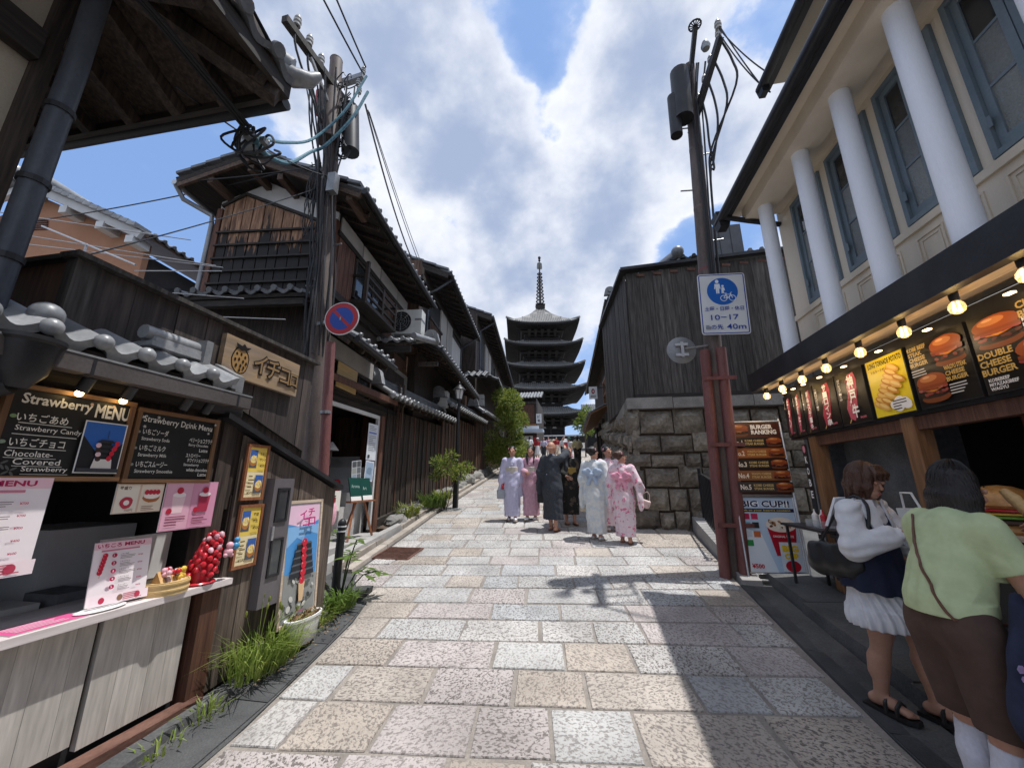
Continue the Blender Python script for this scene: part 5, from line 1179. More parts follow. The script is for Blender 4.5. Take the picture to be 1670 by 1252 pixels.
# ------------------------------------------------------------------ things on the counter
sd = thing('strawberry_display', 'red tower of fake candied strawberries on a dish', 'display', (-2.66, 2.50, .916))
MB().lathe([(.0,0),(.085,0),(.10,.012),(.094,.018),(.05,.02),(0,.02)], (-2.66, 2.50, .916), 20).build('dish', 'plastic_red', sd, smooth=True)
MB().lathe([(.065,.02),(.065,.05),(.055,.14),(.04,.22),(.022,.27),(0,.28)], (-2.66, 2.50, .916), 18).build('cone', 'plastic_red', sd, smooth=True)
rs = random.Random(8); sb = MB(); sb.lathe([(0,-.026),(.010,-.019),(.0165,-.003),(.017,.008),(.012,.017),(0,.020)], n=9); SB = mk_mesh(sb, 'strawberry', 'plastic_red')
sb = MB(); sb.lathe([(0,-.026),(.010,-.019),(.0165,-.003),(.017,.008),(.012,.017),(0,.020)], n=9); SBP = mk_mesh(sb, 'strawberry_pink', 'plastic_pink')
for i in range(66):
    f = i/66; h = .06 + .27*f; r = .078*(1-f*.7) + .012; a = i*2.4
    c = Vector((-2.66 + .03*f + r*math.cos(a), 2.50 + .05*f + r*math.sin(a), .916 + h))
    inst(SBP if (i > 36 and i % 3 == 0) else SB, 'strawberry', None, sd, Matrix.Translation(c) @ Matrix.Rotation(rs.uniform(-.9,.9), 4, 'X') @ Matrix.Rotation(rs.uniform(-.9,.9), 4, 'Y'))
tb = thing('toy_bear', 'little pastel toy animals hung on the strawberry tower', 'toy', (-2.57, 2.60, 1.08))
for c, r, m in (((-2.555,2.60,1.11),.030,'plastic_pink'), ((-2.55,2.60,1.155),.024,'plastic_pink'), ((-2.55,2.575,1.09),.015,'plastic_pink'), ((-2.55,2.625,1.085),.015,'plastic_pink'), ((-2.555,2.655,1.145),.026,'plastic_blue'), ((-2.555,2.66,1.185),.020,'plastic_blue')): MB().ball(c, r, 10, 8).build('limb' if r < .02 else 'body', m, tb, smooth=True)
bk = thing('bamboo_basket', 'round bamboo steamer tray holding fruit sandwiches', 'basket', (-2.68, 2.28, .916))
mb = MB(); mb.lathe([(.10,.0),(.13,.0),(.13,.075),(.122,.075),(.118,.02),(0,.02)], (-2.68, 2.28, .916), 26); mb.build('tray', 'bamboo', bk, smooth=True)
for z in (.02,.055): MB().lathe([(.1305,z),(.134,z+.002),(.134,z+.012),(.1305,z+.014)], (-2.68,2.28,.916), 26).build('hoop', 'bamboo', bk)
for k, (dy, m) in enumerate(((-.075,'bread'),(-.03,'cream_food'),(-.005,'bread'),(.035,'cream_food'))):
    mb = MB(); mb.prism([(-.045,0),(.045,0),(.0,.075)], (-2.66, 2.28+dy, .975), (1,0,.2), (0,0,1), (0,.030,.0)); mb.build('sandwich', m, bk)
for k in range(9): MB().ball((-2.64+.03*math.sin(k*2), 2.24+.02*(k%4), 1.03+.012*(k%3)), .017, 8, 6).build('strawberry_piece', 'plastic_red' if k%2 else 'plastic_pink', bk, smooth=True)
for k in range(16): MB().ball((-2.66+.035*math.sin(k*2.3), 2.345+.03*math.cos(k*1.7), .985+.014*(k%5)), .017, 7, 5).build('custard_piece', 'fries', bk, smooth=True)
def card(S): menu_sheet(S)
sheet_thing('counter_menu_card', 'beige laminated menu card standing on the counter', (-2.70, 1.885, .93), Vector((.18,1,0)), Vector((-.10,0,1)), .27, .335, card, .006)
pl = thing('oval_plate', 'thin oval white plate lying on the counter', 'plate', (-2.65, 1.93, .916)); MB().lathe([(0,0),(.045,0),(.06,.008),(.055,.011),(.04,.006),(0,.005)], (-2.65,1.93,.9165), 22, sy=2.0).build('dish', 'white_paint', pl, smooth=True)
def flat(S, c1, c2):
    S.rect(0,0,S.w,S.h,c1); small_lines(S, S.w*.1, S.h*.8, S.w*.8, 5, S.h*.16, c2, S.h*.06, 3)
sheet_thing('counter_sheet', 'pink laminated sheet lying flat on the counter', (-2.60, 1.55, .918), (0,1,0), (-1,0,0), .30, .16, lambda S: flat(S, '#d85f93', '#f3c6d6'), .002)
sheet_thing('counter_sheet', 'yellow laminated sheet lying flat at the near end of the counter', (-2.60, 1.16, .918), (0,1,0), (-1,0,0), .36, .18, lambda S: flat(S, '#e0cf8b', '#a04a3a'), .002)

# ------------------------------------------------------------------ orange stucco house behind, antenna
oh = thing('stucco_house', 'orange stucco house with white bargeboards behind the board screen', 'house', F(0, -8, 1))
gpoly = [(-14.0, 1), (-6.95, 1), (-6.95, 7.72), (-10.48, 9.36), (-14.0, 7.75)]
MB().prism(gpoly, F(0, 0, 0), NV.to_3d(), (0,0,1), DV.to_3d()*.15).build('gable_wall', 'stucco_orange', oh)
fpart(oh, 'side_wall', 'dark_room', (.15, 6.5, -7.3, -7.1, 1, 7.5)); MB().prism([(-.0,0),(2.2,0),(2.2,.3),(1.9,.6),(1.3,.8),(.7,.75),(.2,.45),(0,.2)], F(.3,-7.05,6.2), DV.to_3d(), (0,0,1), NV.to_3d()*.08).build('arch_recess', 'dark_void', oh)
for s_, p, q in ((1, (-6.72, 7.70), (-10.48, 9.46)), (-1, (-14.3, 7.65), (-10.48, 9.46))):
    P, Q = F(-.35, p[0], p[1]), F(-.35, q[0], q[1]); MB().bar(P, Q, .10, .20).build('bargeboard', 'white_trim', oh)
    n_ = 16
    for i in range(n_): MB().bar(P.lerp(Q, i/n_) + Vector((0,0,.20)), P.lerp(Q, (i+1)/n_) + Vector((0,0,.16)), .42, .10).build('verge_tile', 'tile_light', oh)
for b_, z_ in ((-10.48, 9.12), (-9.1, 8.42), (-7.9, 7.88), (-6.95, 7.42)): fpart(oh, 'bracket', 'white_trim', (-.42, .02, b_-.11, b_+.11, z_+.06, z_+.26))
tile_roof(oh, F(-.3, -6.55, 7.72), F(7, -6.55, 7.72), F(0,-10.48,9.55) - F(0,-6.55,7.72), eave_pieces=True, m='tile', deck_m='wood_brown_y')
mb = MB(); mb.tube([F(-.5,-10.48,9.85), F(6,-10.48,9.85)], .17, 12); mb.build('ridge_tile', 'tile_light', oh, smooth=True)
for k in (-.35, .30): MB().ball(F(-.5,-10.48+k,9.82), .20, 12, 9).build('ridge_end_tile', 'tile_light', oh, smooth=True)
rv = random.Random(4); mb = MB()
for i in range(5): MB().bar(F(-.02,-10.7+.02*i,8.32+.07*i), F(-.02,-10.0-.02*i,8.32+.07*i), .04, .04).build('vent_slat', 'rust', oh)
an = thing('tv_antenna', 'thin metal rooftop television antenna with many rods', 'antenna', (-5.0, 3.2, 3.0))
for p, q, r in (((-6.35,3.0,4.62),(-4.75,3.0,3.92),.018), ((-6.9,2.6,4.66),(-4.9,3.6,4.66),.010), ((-7.1,2.5,4.44),(-4.3,3.5,4.16),.010), ((-6.9,2.5,4.24),(-4.25,3.55,4.16),.010), ((-4.9,3.1,3.92),(-3.9,3.25,3.90),.009), ((-4.5,3.1,3.62),(-3.7,3.4,3.62),.009), ((-4.2,3.3,3.4),(-3.3,3.6,3.42),.009), ((-5.55,3.0,4.28),(-5.55,3.0,2.6),.02)): MB().tube([p,q], r*.6, 6).build('rod', 'alu', an)

# ------------------------------------------------------------------ right: cream building with white columns over the burger counter
cbld = thing('colonnade_building', 'cream two-storey building with white round columns and blue-grey windows above the burger stall', 'building', (3.2, 3.0, zg(3)))
WX = 2.95
part(cbld, 'wall_base', 'cream', (WX, 3.20, -2.5, 5.42, 3.02, 3.77)); part(cbld, 'wall_head', 'cream', (WX, 3.20, -2.5, 5.42, 5.22, 5.62))
wins = [(4.42, 5.05), (3.63, 4.28), (2.87, 3.51), (2.10, 2.77), (1.3, 1.96)]
edges = [5.42] + [v for a, b in wins for v in (b, a)] + [-2.5]
for i in range(0, len(edges), 2): part(cbld, 'wall_pier', 'cream', (WX, 3.20, edges[i+1], edges[i], 3.772, 5.218))
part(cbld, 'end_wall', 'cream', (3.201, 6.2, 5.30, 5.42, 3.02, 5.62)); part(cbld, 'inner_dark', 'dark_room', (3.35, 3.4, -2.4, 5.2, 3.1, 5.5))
for i, (a, b) in enumerate(wins):
    wn_ = MB(); fr = .045
    def fbx(mb, y0, y1, z0, z1, x0=WX-.03, x1=WX+.06): mb.box(x0, x1, y0, y1, z0, z1)
    z0, z1 = 3.775, 5.215
    o = None; m_ = MB()
    for q in ((a+.002, a+fr, z0, z1), (b-fr, b-.002, z0, z1)): fbx(m_, *q)
    for q in ((a+fr+.001, b-fr-.001, z0, z0+fr), (a+fr+.001, b-fr-.001, z1-fr, z1)): fbx(m_, *q)
    o = m_.build('window', 'paint_blue_grey', cbld)
    mid = (a + b) / 2
    for k, (ya, yb) in enumerate(((a+fr+.003, mid-.004), (mid+.004, b-fr-.003))):      # two casements of three panes each
        c = MB(); s_ = .055; xa, xb = WX-.005, WX+.035
        za, zb = z0+fr+.003, z1-fr-.003
        c.box(xa, xb, ya, ya+s_, za, zb); c.box(xa, xb, yb-s_, yb, za, zb); c.box(xa, xb, ya+s_+.0005, yb-s_-.0005, za, za+s_*1.3); c.box(xa, xb, ya+s_+.0005, yb-s_-.0005, zb-s_, zb)
        h3_ = (zb - s_ - za - s_*1.3) / 3
        for r_ in (1, 2): zc = za + s_*1.3 + h3_*r_; c.box(xa+.004, xb-.006, ya+s_+.0005, yb-s_-.0005, zc-.011, zc+.011)
        cas = c.build('casement', 'paint_blue_grey', o)
        for r_ in range(3):
            zc = za + s_*1.3 + h3_*r_
            MB().box(xa+.014, xa+.020, ya+s_-.004, yb-s_+.004, zc+.008, zc+h3_-.008).build('pane', 'glass_pebble' if (r_ < 2 or k == 0) else 'glass_dark', o)
    MB().box(WX-.036, WX-.030, b-.075, b-.045, 4.0, 4.09).build('hinge', 'paint_blue_grey', o)
# sill band and mouldings
part(cbld, 'sill_band', 'cream', (WX-.025, WX-.001, -2.5, 5.42, 3.70, 3.768))
for (a, b) in wins:
    for k in range(2):
        ya = a + .04 + k*(b-a)*.52; yb = ya + (b-a)*.40
        for q, x_ in ((0, .012), (.035, .008)):
            m_ = MB()
            for (y0, y1, z0, z1) in ((ya+q, yb-q, 3.62-q, 3.635-q), (ya+q, yb-q, 3.16+q, 3.175+q), (ya+q, ya+q+.015, 3.176+q, 3.619-q), (yb-q-.015, yb-q, 3.176+q, 3.619-q)): m_.box(WX-x_, WX-.001, y0, y1, z0, z1)
            m_.build('panel_moulding', 'cream', cbld)
# columns
for y in (5.00, 4.12, 3.42, 2.72, 2.0, 1.3):
    MB().lathe([(.092,0),(.092,.02),(.088,.05),(.084,2.1),(.084,2.17)], (2.60, y, 3.045), 28).build('column', 'white_column', cbld, smooth=True)
part(cbld, 'architrave', 'cream', (2.44, 2.76, -2.5, 5.30, 5.215, 5.40)); part(cbld, 'soffit', 'cream', (2.28, WX-.001, -2.5, 5.42, 5.405, 5.44))
part(cbld, 'soffit_board', 'cream', (2.762, WX-.001, -2.5, 5.30, 5.30, 5.33))
part(cbld, 'eave_fascia', 'metal_black', (2.20, 2.278, -2.5, 5.46, 5.30, 5.47))
MB().tube([(2.16, -2.5, 5.33), (2.16, 5.45, 5.33)], .062, 12).build('gutter', 'metal_black', cbld, smooth=True)
part(cbld, 'roof', 'tile', (2.22, 4.6, -2.5, 5.46, 5.472, 5.55))
for yy in (5.25,): MB().tube([(2.18, yy, 5.30), (2.5, yy, 5.20), (2.93, yy+.1, 5.16)], .035, 8).build('gutter_bracket', 'metal_black', cbld)
MB().hexa([(2.14,5.30,5.20),(2.26,5.30,5.20),(2.26,5.46,5.20),(2.14,5.46,5.20)],[(2.08,5.26,5.42),(2.30,5.26,5.42),(2.30,5.50,5.42),(2.08,5.50,5.42)]).build('rain_hopper', 'metal_black', cbld)
# upper storey eave further back
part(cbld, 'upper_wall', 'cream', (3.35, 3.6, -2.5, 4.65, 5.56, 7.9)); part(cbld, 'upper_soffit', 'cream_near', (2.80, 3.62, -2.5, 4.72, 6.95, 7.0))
part(cbld, 'upper_fascia', 'metal_black', (2.72, 2.798, -2.5, 4.75, 6.86, 7.08)); MB().tube([(2.68, -2.5, 6.90), (2.68, 4.74, 6.90)], .06, 12).build('upper_gutter', 'metal_black', cbld, smooth=True)
MB().hexa([(2.66,4.64,6.78),(2.74,4.64,6.78),(2.74,4.76,6.78),(2.66,4.76,6.78)],[(2.64,4.62,6.94),(2.76,4.62,6.94),(2.76,4.78,6.94),(2.64,4.78,6.94)]).build('upper_hopper', 'metal_black', cbld)
# stall front: fascia beam, pale batten, ceiling
part(cbld, 'stall_beam', 'metal_black', (2.36, 2.44, -2.5, 5.72, 2.80, 3.05)); part(cbld, 'stall_canopy', 'metal_black', (2.441, 2.95, -2.5, 5.72, 2.99, 3.04))
part(cbld, 'pale_batten', 'wood_pale_y', (2.50, 2.60, -2.5, 5.70, 2.83, 2.90)); part(cbld, 'stall_ceiling', 'wood_pale_y', (2.441, 2.84, -2.5, 5.70, 2.905, 2.985))
part(cbld, 'sign_housing', 'metal_black', (2.735, 2.84, -2.5, 5.66, 2.13, 2.80))
# shop interior
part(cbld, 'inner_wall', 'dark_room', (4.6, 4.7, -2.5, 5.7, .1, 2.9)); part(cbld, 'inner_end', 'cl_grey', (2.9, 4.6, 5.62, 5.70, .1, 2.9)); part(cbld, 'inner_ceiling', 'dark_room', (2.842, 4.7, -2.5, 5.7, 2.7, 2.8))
part(cbld, 'partition', 'plaster_grey' if 'plaster_grey' in MT else 'concrete_dark', (3.0, 3.05, 4.02, 5.10, 1.0, 2.6))
for y0, y1, m_, x0 in ((5.14, 5.28, 'wood_orange', 2.74), (3.72, 3.86, 'wood_orange', 2.74), (2.55, 2.66, 'wood_red', 2.9), (3.30, 3.42, 'wood_red', 3.2)): part(cbld, 'post', m_, (x0, x0+.12, y0, y1, .3, 2.13))
part(cbld, 'beam', 'wood_red', (2.76, 2.85, -2.5, 5.13, 2.02, 2.128))
part(cbld, 'back_partition', 'wood_red', (3.42, 3.46, 2.0, 3.6, .2, 2.6))
part(cbld, 'counter_front', 'metal_black', (2.70, 2.76, -2.0, 4.9, .3, 1.02)); part(cbld, 'counter_top', 'metal_black', (2.60, 3.1, -2.0, 4.95, 1.022, 1.06)); part(cbld, 'display_shelf', 'wood_pale_y', (2.80, 3.0, 2.0, 3.5, 1.22, 1.25))

# lit filament bulbs under the canopy
for k, y in enumerate((2.82, 3.26, 3.75, 4.25, 4.70, 5.15, 5.57, 2.40)):
    t = thing('light_bulb', ('nearest of the glowing bulbs in view, over the cheeseburger board', 'second glowing bulb, over the steak burger board', 'third glowing bulb, over the potato board', 'fourth glowing bulb, over the first meat-skewer board', 'fifth glowing bulb, over the second meat-skewer board', 'sixth glowing bulb, over the third meat-skewer board', 'farthest glowing bulb at the end of the canopy', 'glowing bulb at the photo edge beyond the cheeseburger board')[k], 'light bulb', (2.49, y, 2.90), 'glowing bulbs in a row under the canopy')
    MB().lathe([(.0,0),(.026,0),(.026,-.05),(.020,-.07),(0,-.07)], (2.49, y, 2.83), 12).build('socket', 'metal_black', t, smooth=True)
    MB().lathe([(.016,-.060),(.024,-.070),(.039,-.092),(.043,-.113),(.037,-.138),(.017,-.154),(0,-.157)], (2.49, y, 2.83), 18).build('glass', 'bulb_glass', t, smooth=True)
    mb = MB()
    for q in range(4): a = q*math.pi/2; mb.tube([(2.49+.014*math.cos(a), y+.014*math.sin(a), 2.755), (2.49+.018*math.cos(a+.5), y+.018*math.sin(a+.5), 2.69)], .0045, 5)
    mb.build('filament', 'filament', t)
    L = bpy.data.lights.new('bulb_glow', 'POINT'); L.energy = .9; L.color = (1,.72,.42); L.shadow_soft_size = .05
    lo = bpy.data.objects.new('bulb_glow', L); COL.objects.link(lo); lo.parent = t; lo.location = (0.0, 0, -.30)

# menu boards, each a panel of its own
MX = 2.70
def meat(S, cx, c, title, sub, price, hh):
    w, h = S.w, S.h; S.rect(0,0,w,h,'#0d0b0c')
    pts = [(cx-.20,.10),(cx-.04,.04),(cx+.12,.28),(cx+.20,.55),(cx+.26,.80),(cx+.20,.95),(cx-.02,.93),(cx-.10,.75),(cx-.14,.52),(cx-.26,.30)]
    S.poly([(x*w, y*h) for x, y in pts], c); r = random.Random(int(cx*100)+len(title))
    for i in range(16): S.ell((cx + r.uniform(-.12,.14))*w, r.uniform(.15,.88)*h, r.uniform(.02,.06)*w, r.uniform(.008,.02)*h, r.choice(['#d98c98','#b13a4c','#8f2436','#e3a9ae']), 7, rot=r.uniform(.8,1.6))
    S.line([((cx-.14)*w,.08*h),((cx-.22)*w,.01*h)], w*.03, '#cfa96a')
    S.text(title, w*(cx-.05), h*.93, hh, '#f4f1ee', width=min(w*.24, hh*1.05), bold=.035, vertical=True)
    S.text(sub, w*.10, h*.90, h*.05, '#e7e2df', width=w*.10, vertical=True); S.text(price, w*.70, h*.05, h*.05, '#d8707f', bold=.02, maxw=w*.28)
def burger_pic(S, x, y, w, h, seed=0):
    S.ell(x+w*.5, y+h*.17, w*.46, h*.15, '#7a3f1f', 18, wob=.02, seed=seed); S.ell(x+w*.5, y+h*.30, w*.48, h*.13, '#33201a', 18, wob=.07, seed=seed+1)
    r = random.Random(seed)
    for i in range(9): S.ell(x+w*(.12+.095*i), y+h*(.33+r.uniform(-.04,.04)), w*.07, h*.05, r.choice(['#5b2a22','#241512','#8a4038']), 8, rot=r.uniform(-.5,.5))
    S.poly([(x+w*.04,y+h*.46),(x+w*.5,y+h*.36),(x+w*.95,y+h*.47),(x+w*.7,y+h*.52),(x+w*.2,y+h*.54)], '#d9862f')
    for i in range(7): S.ell(x+w*(.1+.13*i), y+h*.47, w*.09, h*.05, r.choice(['#9c3f38','#b5695c','#78302a']), 8, wob=.1, seed=i)
    S.ell(x+w*.5, y+h*.70, w*.48, h*.26, '#9a4a22', 22, wob=.015, seed=seed+2); S.rect(x+w*.03, y+h*.50, x+w*.97, y+h*.58, '#8b3f1c'); S.ell(x+w*.44, y+h*.80, w*.28, h*.11, '#c47b45', 16); S.ell(x+w*.38, y+h*.85, w*.12, h*.04, '#e0a878', 12)
def lines_yellow(S, ls, x, y, hh, c='#c9a55a', mw=.2, dy=1.25):
    for i, s_ in enumerate(ls): S.text(s_, x, y - i*hh*dy, hh, c, bold=.035, maxw=mw)
def d_tornado(S):
    w, h = S.w, S.h; S.rect(0,0,w,h,'#f1d52e'); S.text('LONG TORNADE POTATO', w*.06, h*.86, h*.095, '#14110e', width=w*.90, bold=.03); S.text('トルネードポテト', w*.12, h*.76, h*.055, '#8a4a1c', bold=.02, maxw=w*.5)
    for i in range(9): f = i/8; S.ell(w*(.16+.55*f), h*(.20+.56*f), w*.17, h*.055, '#c9822a' if i % 2 else '#e3a94a', 14, rot=-.5); S.ell(w*(.155+.55*f), h*(.212+.56*f), w*.13, h*.030, '#f0c873', 12, rot=-.5)
    for i in range(6): f = i/5; S.ell(w*(.30+.52*f), h*(.16+.40*f), w*.16, h*.055, '#d18c31' if i % 2 else '#e8b458', 14, rot=-.5); S.ell(w*(.30+.52*f), h*(.172+.40*f), w*.12, h*.028, '#f3d083', 12, rot=-.5)
    for dx, dy in ((.0,0),(.12,.05),(.24,.02),(.30,-.03),(.1,-.05)): S.ell(w*(.60+dx), h*(.15+dy), w*.12, h*.075, '#f4f2ee', 12)
    small_lines(S, w*.56, h*.20, w*.34, 4, h*.045, '#3d2c1c', h*.016, 2)
def d_steak(S):
    w, h = S.w, S.h; S.rect(0,0,w,h,'#12100f'); burger_pic(S, w*.42, h*.50, w*.56, h*.46, 3); burger_pic(S, w*.06, h*.03, w*.56, h*.46, 9)
    lines_yellow(S, ('KOBE BEEF','STEAK','CHEESE','BURGER'), w*.05, h*.86, h*.065, mw=w*.36); lines_yellow(S, ('WAGYU STEAK','CHEESE','BURGER'), w*.62, h*.44, h*.065, mw=w*.36)
    small_lines(S, w*.05, h*.55, w*.30, 3, h*.04, '#d8d4d0', h*.014, 5); small_lines(S, w*.64, h*.22, w*.30, 4, h*.04, '#d8d4d0', h*.014, 6)
def d_cheese(S):
    w, h = S.w, S.h; S.rect(0,0,w,h,'#171413'); burger_pic(S, w*.02, h*.52, w*.50, h*.44, 5); burger_pic(S, w*.38, h*.03, w*.60, h*.54, 12)
    lines_yellow(S, ('CHEESE','BURGER'), w*.52, h*.88, h*.09, mw=w*.40); lines_yellow(S, ('DOUBLE','CHEESE','BURGER'), w*.04, h*.42, h*.085, mw=w*.36)
    for i, s_ in enumerate(('KOBEBEEF','MIYAZAKIBEEF','WAGYU')): S.text(s_, w*.54, h*(.72-.065*i), h*.05, '#e9e5e1', bold=.03, maxw=w*.28); S.text(s_, w*.08, h*(.125-.055*i), h*.042, '#e9e5e1', bold=.03, maxw=w*.28)
panels = [
 (2.38, 3.03, 'black menu board with cheeseburger and double cheeseburger pictures', d_cheese),
 (3.06, 3.56, 'black menu board with two steak burgers, beside the yellow potato board', d_steak),
 (3.60, 4.05, 'yellow menu board advertising tornado potato', d_tornado),
 (4.10, 4.52, 'black menu board with large meat skewer next to the yellow board', lambda S: meat(S, .50, '#c4576a', '神戸牛', '神戸牛ステーキ串', '¥4,000', S.h*.26)),
 (4.54, 4.93, 'black menu board with deep red meat skewer, second from the yellow board', lambda S: meat(S, .52, '#b33a4e', 'サーロイン串', 'サーロインステーキ', '¥2,000', S.h*.135)),
 (4.95, 5.18, 'black menu board with pink meat skewer, third from the yellow board', lambda S: meat(S, .52, '#c24a66', '和牛ステーキ', '和牛ステーキ串', '¥1,500', S.h*.135)),
 (5.20, 5.40, 'black menu board with pink meat skewer, fourth from the yellow board', lambda S: meat(S, .50, '#c24a66', '宮崎牛', '宮崎牛串', '¥2,000', S.h*.22)),
 (5.42, 5.62, 'black menu board with thin meat skewer at the far end of the row', lambda S: meat(S, .50, '#b9475f', '牛タン', '牛タン串', '¥1,200', S.h*.22))]
for y0, y1, lab, fn in panels:
    t = thing('menu_board', lab, 'menu board', (MX, (y0+y1)/2, 2.16), 'menu boards over the burger counter')
    part(t, 'panel', 'metal_black', (MX, MX+.03, y0, y1, 2.16, 2.70))
    S = Sheet((MX, y1-.008, 2.168), (0,-1,0), ZU, y1-y0-.016, .524); fn(S); S.build(t)
    MB().box(MX-.03, MX+.0, (y0+y1)/2-.025, (y0+y1)/2+.025, 2.738, 2.75).build('picture_light', 'filament_soft' if 'filament_soft' in MT else 'filament', t)

# banner KOBE BEEF
kb = thing('vertical_banner', 'narrow black banner with white letters KOBE BEEF beside the first post', 'banner', (2.70, 5.33, .75))
part(kb, 'cloth', 'metal_black', (2.700, 2.71, 5.285, 5.375, .70, 2.05))
S = Sheet((2.70, 5.375, .70), (0,-1,0), ZU, .09, 1.35)
for i, c_ in enumerate('KOBE BEEF'):
    if c_ != ' ': S.text(c_, .02, 1.12 - i*.135, .085, '#f0eeec', width=.05, bold=.03)
S.ell(.045, 1.29, .03, .045, '#d4899b', 10); S.build(kb)
def bigcup(S):
    w, h = S.w, S.h; S.rect(0,0,w,h,'#bcd0e4'); S.poly([(0,0),(w*.55,0),(w*.35,h*.5),(0,h*.6)],'#dfe8f0')
    S.text('BIG CUP!!', w*.06, h*.87, h*.09, '#ffffff', width=w*.88, bold=.09); S.text('BIG CUP!!', w*.06, h*.87, h*.09, '#1b2450', width=w*.88, bold=.03)
    S.rect(0, h*.80, w, h*.85, '#23264a'); S.text("Ask to your heart's content", w*.04, h*.81, h*.028, '#e6cf5a', width=w*.90, bold=.02)
    for i, c in enumerate(('#b81f4d','#c12b57','#6aa7b8','#2b2b2b','#c9d3dd','#c46a3b','#2f8a4a')): S.rect(w*(.06+.15*(i%2)), h*(.70-.12*(i//2)), w*(.18+.15*(i%2)), h*(.78-.12*(i//2)), c)
    S.poly([(w*.46,h*.62),(w*.98,h*.62),(w*.90,h*.22),(w*.56,h*.22)], '#b3172c'); S.ell(w*.72, h*.63, w*.27, h*.10, '#e9dfd2'); r = random.Random(6)
    for i in range(22): S.ell(w*r.uniform(.50,.94), h*r.uniform(.59,.69), w*.035, h*.016, r.choice(['#a97a4c','#d9bfa0','#6f4528','#f1e9dc']), 7, rot=r.uniform(0,3))
    S.text('ORIGINAL TASTE', w*.54, h*.46, h*.03, '#f4e6e0', width=w*.36, bold=.02)
    S.rect(w*.62, h*.02, w*.99, h*.40, '#d7dfe6'); S.text('BIG', w*.66, h*.27, h*.09, '#f0c818', width=w*.28, bold=.07); S.text('CUP', w*.68, h*.18, h*.075, '#f0c818', width=w*.24, bold=.07); S.ell(w*.80, h*.09, w*.13, h*.075, '#b3172c')
    S.text('¥500', w*.08, h*.05, h*.06, '#b81f2d', bold=.03)
sheet_thing('cup_poster', 'dim BIG CUP poster on the inner partition of the burger stall', (3.415, 2.98, 1.62), (0,-1,0), ZU, .36, .5, bigcup)

# ------------------------------------------------------------------ framed floor stand: ranking board and cup board
fs_ = thing('sign_stand', 'aluminium double sign stand with burger ranking above and BIG CUP below', 'sign stand', (2.35, 5.8, zg(5.8)))
def stand_board(p, u, v, w, h, draw):
    p, u, v = Vector(p), Vector(u).normalized(), Vector(v).normalized(); n = u.cross(v)
    MB().hexa([p-n*.012, p+u*w-n*.012, p+u*w, p], [p+v*h-n*.012, p+u*w+v*h-n*.012, p+u*w+v*h, p+v*h]).build('board', 'metal_black', fs_)
    for a, b in (((-.012,-.012),(w+.012,-.012)), ((-.012,h+.012),(w+.012,h+.012)), ((-.012,-.0),(-.012,h)), ((w+.012,0),(w+.012,h))): MB().tube([p+u*a[0]+v*a[1], p+u*b[0]+v*b[1]], .015, 8).build('frame_bar', 'alu', fs_)
    S = Sheet(p, u, v, w, h); draw(S); S.build(fs_)
def ranking(S):
    w, h = S.w, S.h; S.rect(0,0,w,h,'#5a2f22'); S.rect(0,h*.80,w,h,'#4a231a'); burger_pic(S, w*.02, h*.80, w*.38, h*.19, 2)
    S.text('BURGER', w*.44, h*.905, h*.065, '#f3efe9', width=w*.42, bold=.05); S.text('RANKING', w*.44, h*.83, h*.065, '#f3efe9', width=w*.48, bold=.05)
    for i in range(5):
        y = h*(.65 - .155*i); S.rect(0, y, w, y+h*.135, ('#1d1512','#a05a26','#241a16','#8d5a36','#3a3532')[i]); S.text('No.%d' % (i+1), w*.04, y+h*.03, h*.07, '#e9dcc8', width=w*.20, bold=.03)
        for q in range(2): S.text(('KOBE CHEESE','STEAK BURGER') [q] if i % 2 == 0 else ('WAGYU CHEESE','STEAK BURGER')[q], w*.29, y+h*(.075-.045*q), h*.032, '#d8b978', width=w*.36, bold=.02)
        burger_pic(S, w*.68, y, w*.31, h*.135, 20+i)
tilt = Vector((0, .05, 1)).normalized()
stand_board((2.04, 5.80, 1.44), (1,-.02,0), tilt, .655, .96, ranking); stand_board((2.02, 5.76, .50), (1,-.02,0), tilt, .655, .90, bigcup)
for x in (2.0, 2.70): MB().tube([(x, 5.70, .40), (x+.01, 5.86, 2.45)], .014, 8).build('leg', 'alu', fs_); MB().tube([(x, 6.35, .48), (x+.01, 5.88, 2.3)], .014, 8).build('leg', 'alu', fs_)
MB().tube([(2.0, 5.70, .42), (2.70, 5.70, .40)], .014, 8).build('foot_bar', 'alu', fs_)

# ------------------------------------------------------------------ goods on the burger counter
bg_ = thing('giant_burger_model', 'oversized display burger with lettuce standing on the counter', 'display', (2.95, 3.45, 1.25))
for z0, r_, hh, m_ in ((0,.155,.06,'bun'),(.062,.17,.035,'cl_brown'),(.10,.18,.02,'lettuce'),(.122,.165,.022,'fries'),(.146,.172,.022,'plastic_red')): MB().lathe([(0,0),(r_*.9,0),(r_,hh*.3),(r_,hh*.7),(r_*.9,hh),(0,hh)], (2.95,3.45,1.25+z0), 22).build({'bun':'bottom_bun','cl_brown':'patty','lettuce':'lettuce_leaf','fries':'cheese','plastic_red':'tomato'}[m_], m_, bg_, smooth=True)
MB().lathe([(.15,0),(.17,.02),(.165,.07),(.13,.12),(.07,.15),(0,.16)], (2.95,3.45,1.42), 22).build('top_bun', 'bun', bg_, smooth=True)
sx_ = thing('sauce_tray', 'clear tray of white-capped sauce bottles on the outer ledge', 'tray', (2.58, 4.95, 1.15))
part(sx_, 'ledge', 'metal_black', (2.35, 2.76, 4.60, 5.45, 1.10, 1.125)); part(sx_, 'tub', 'clear_glass', (2.45, 2.65, 4.78, 5.08, 1.127, 1.20))
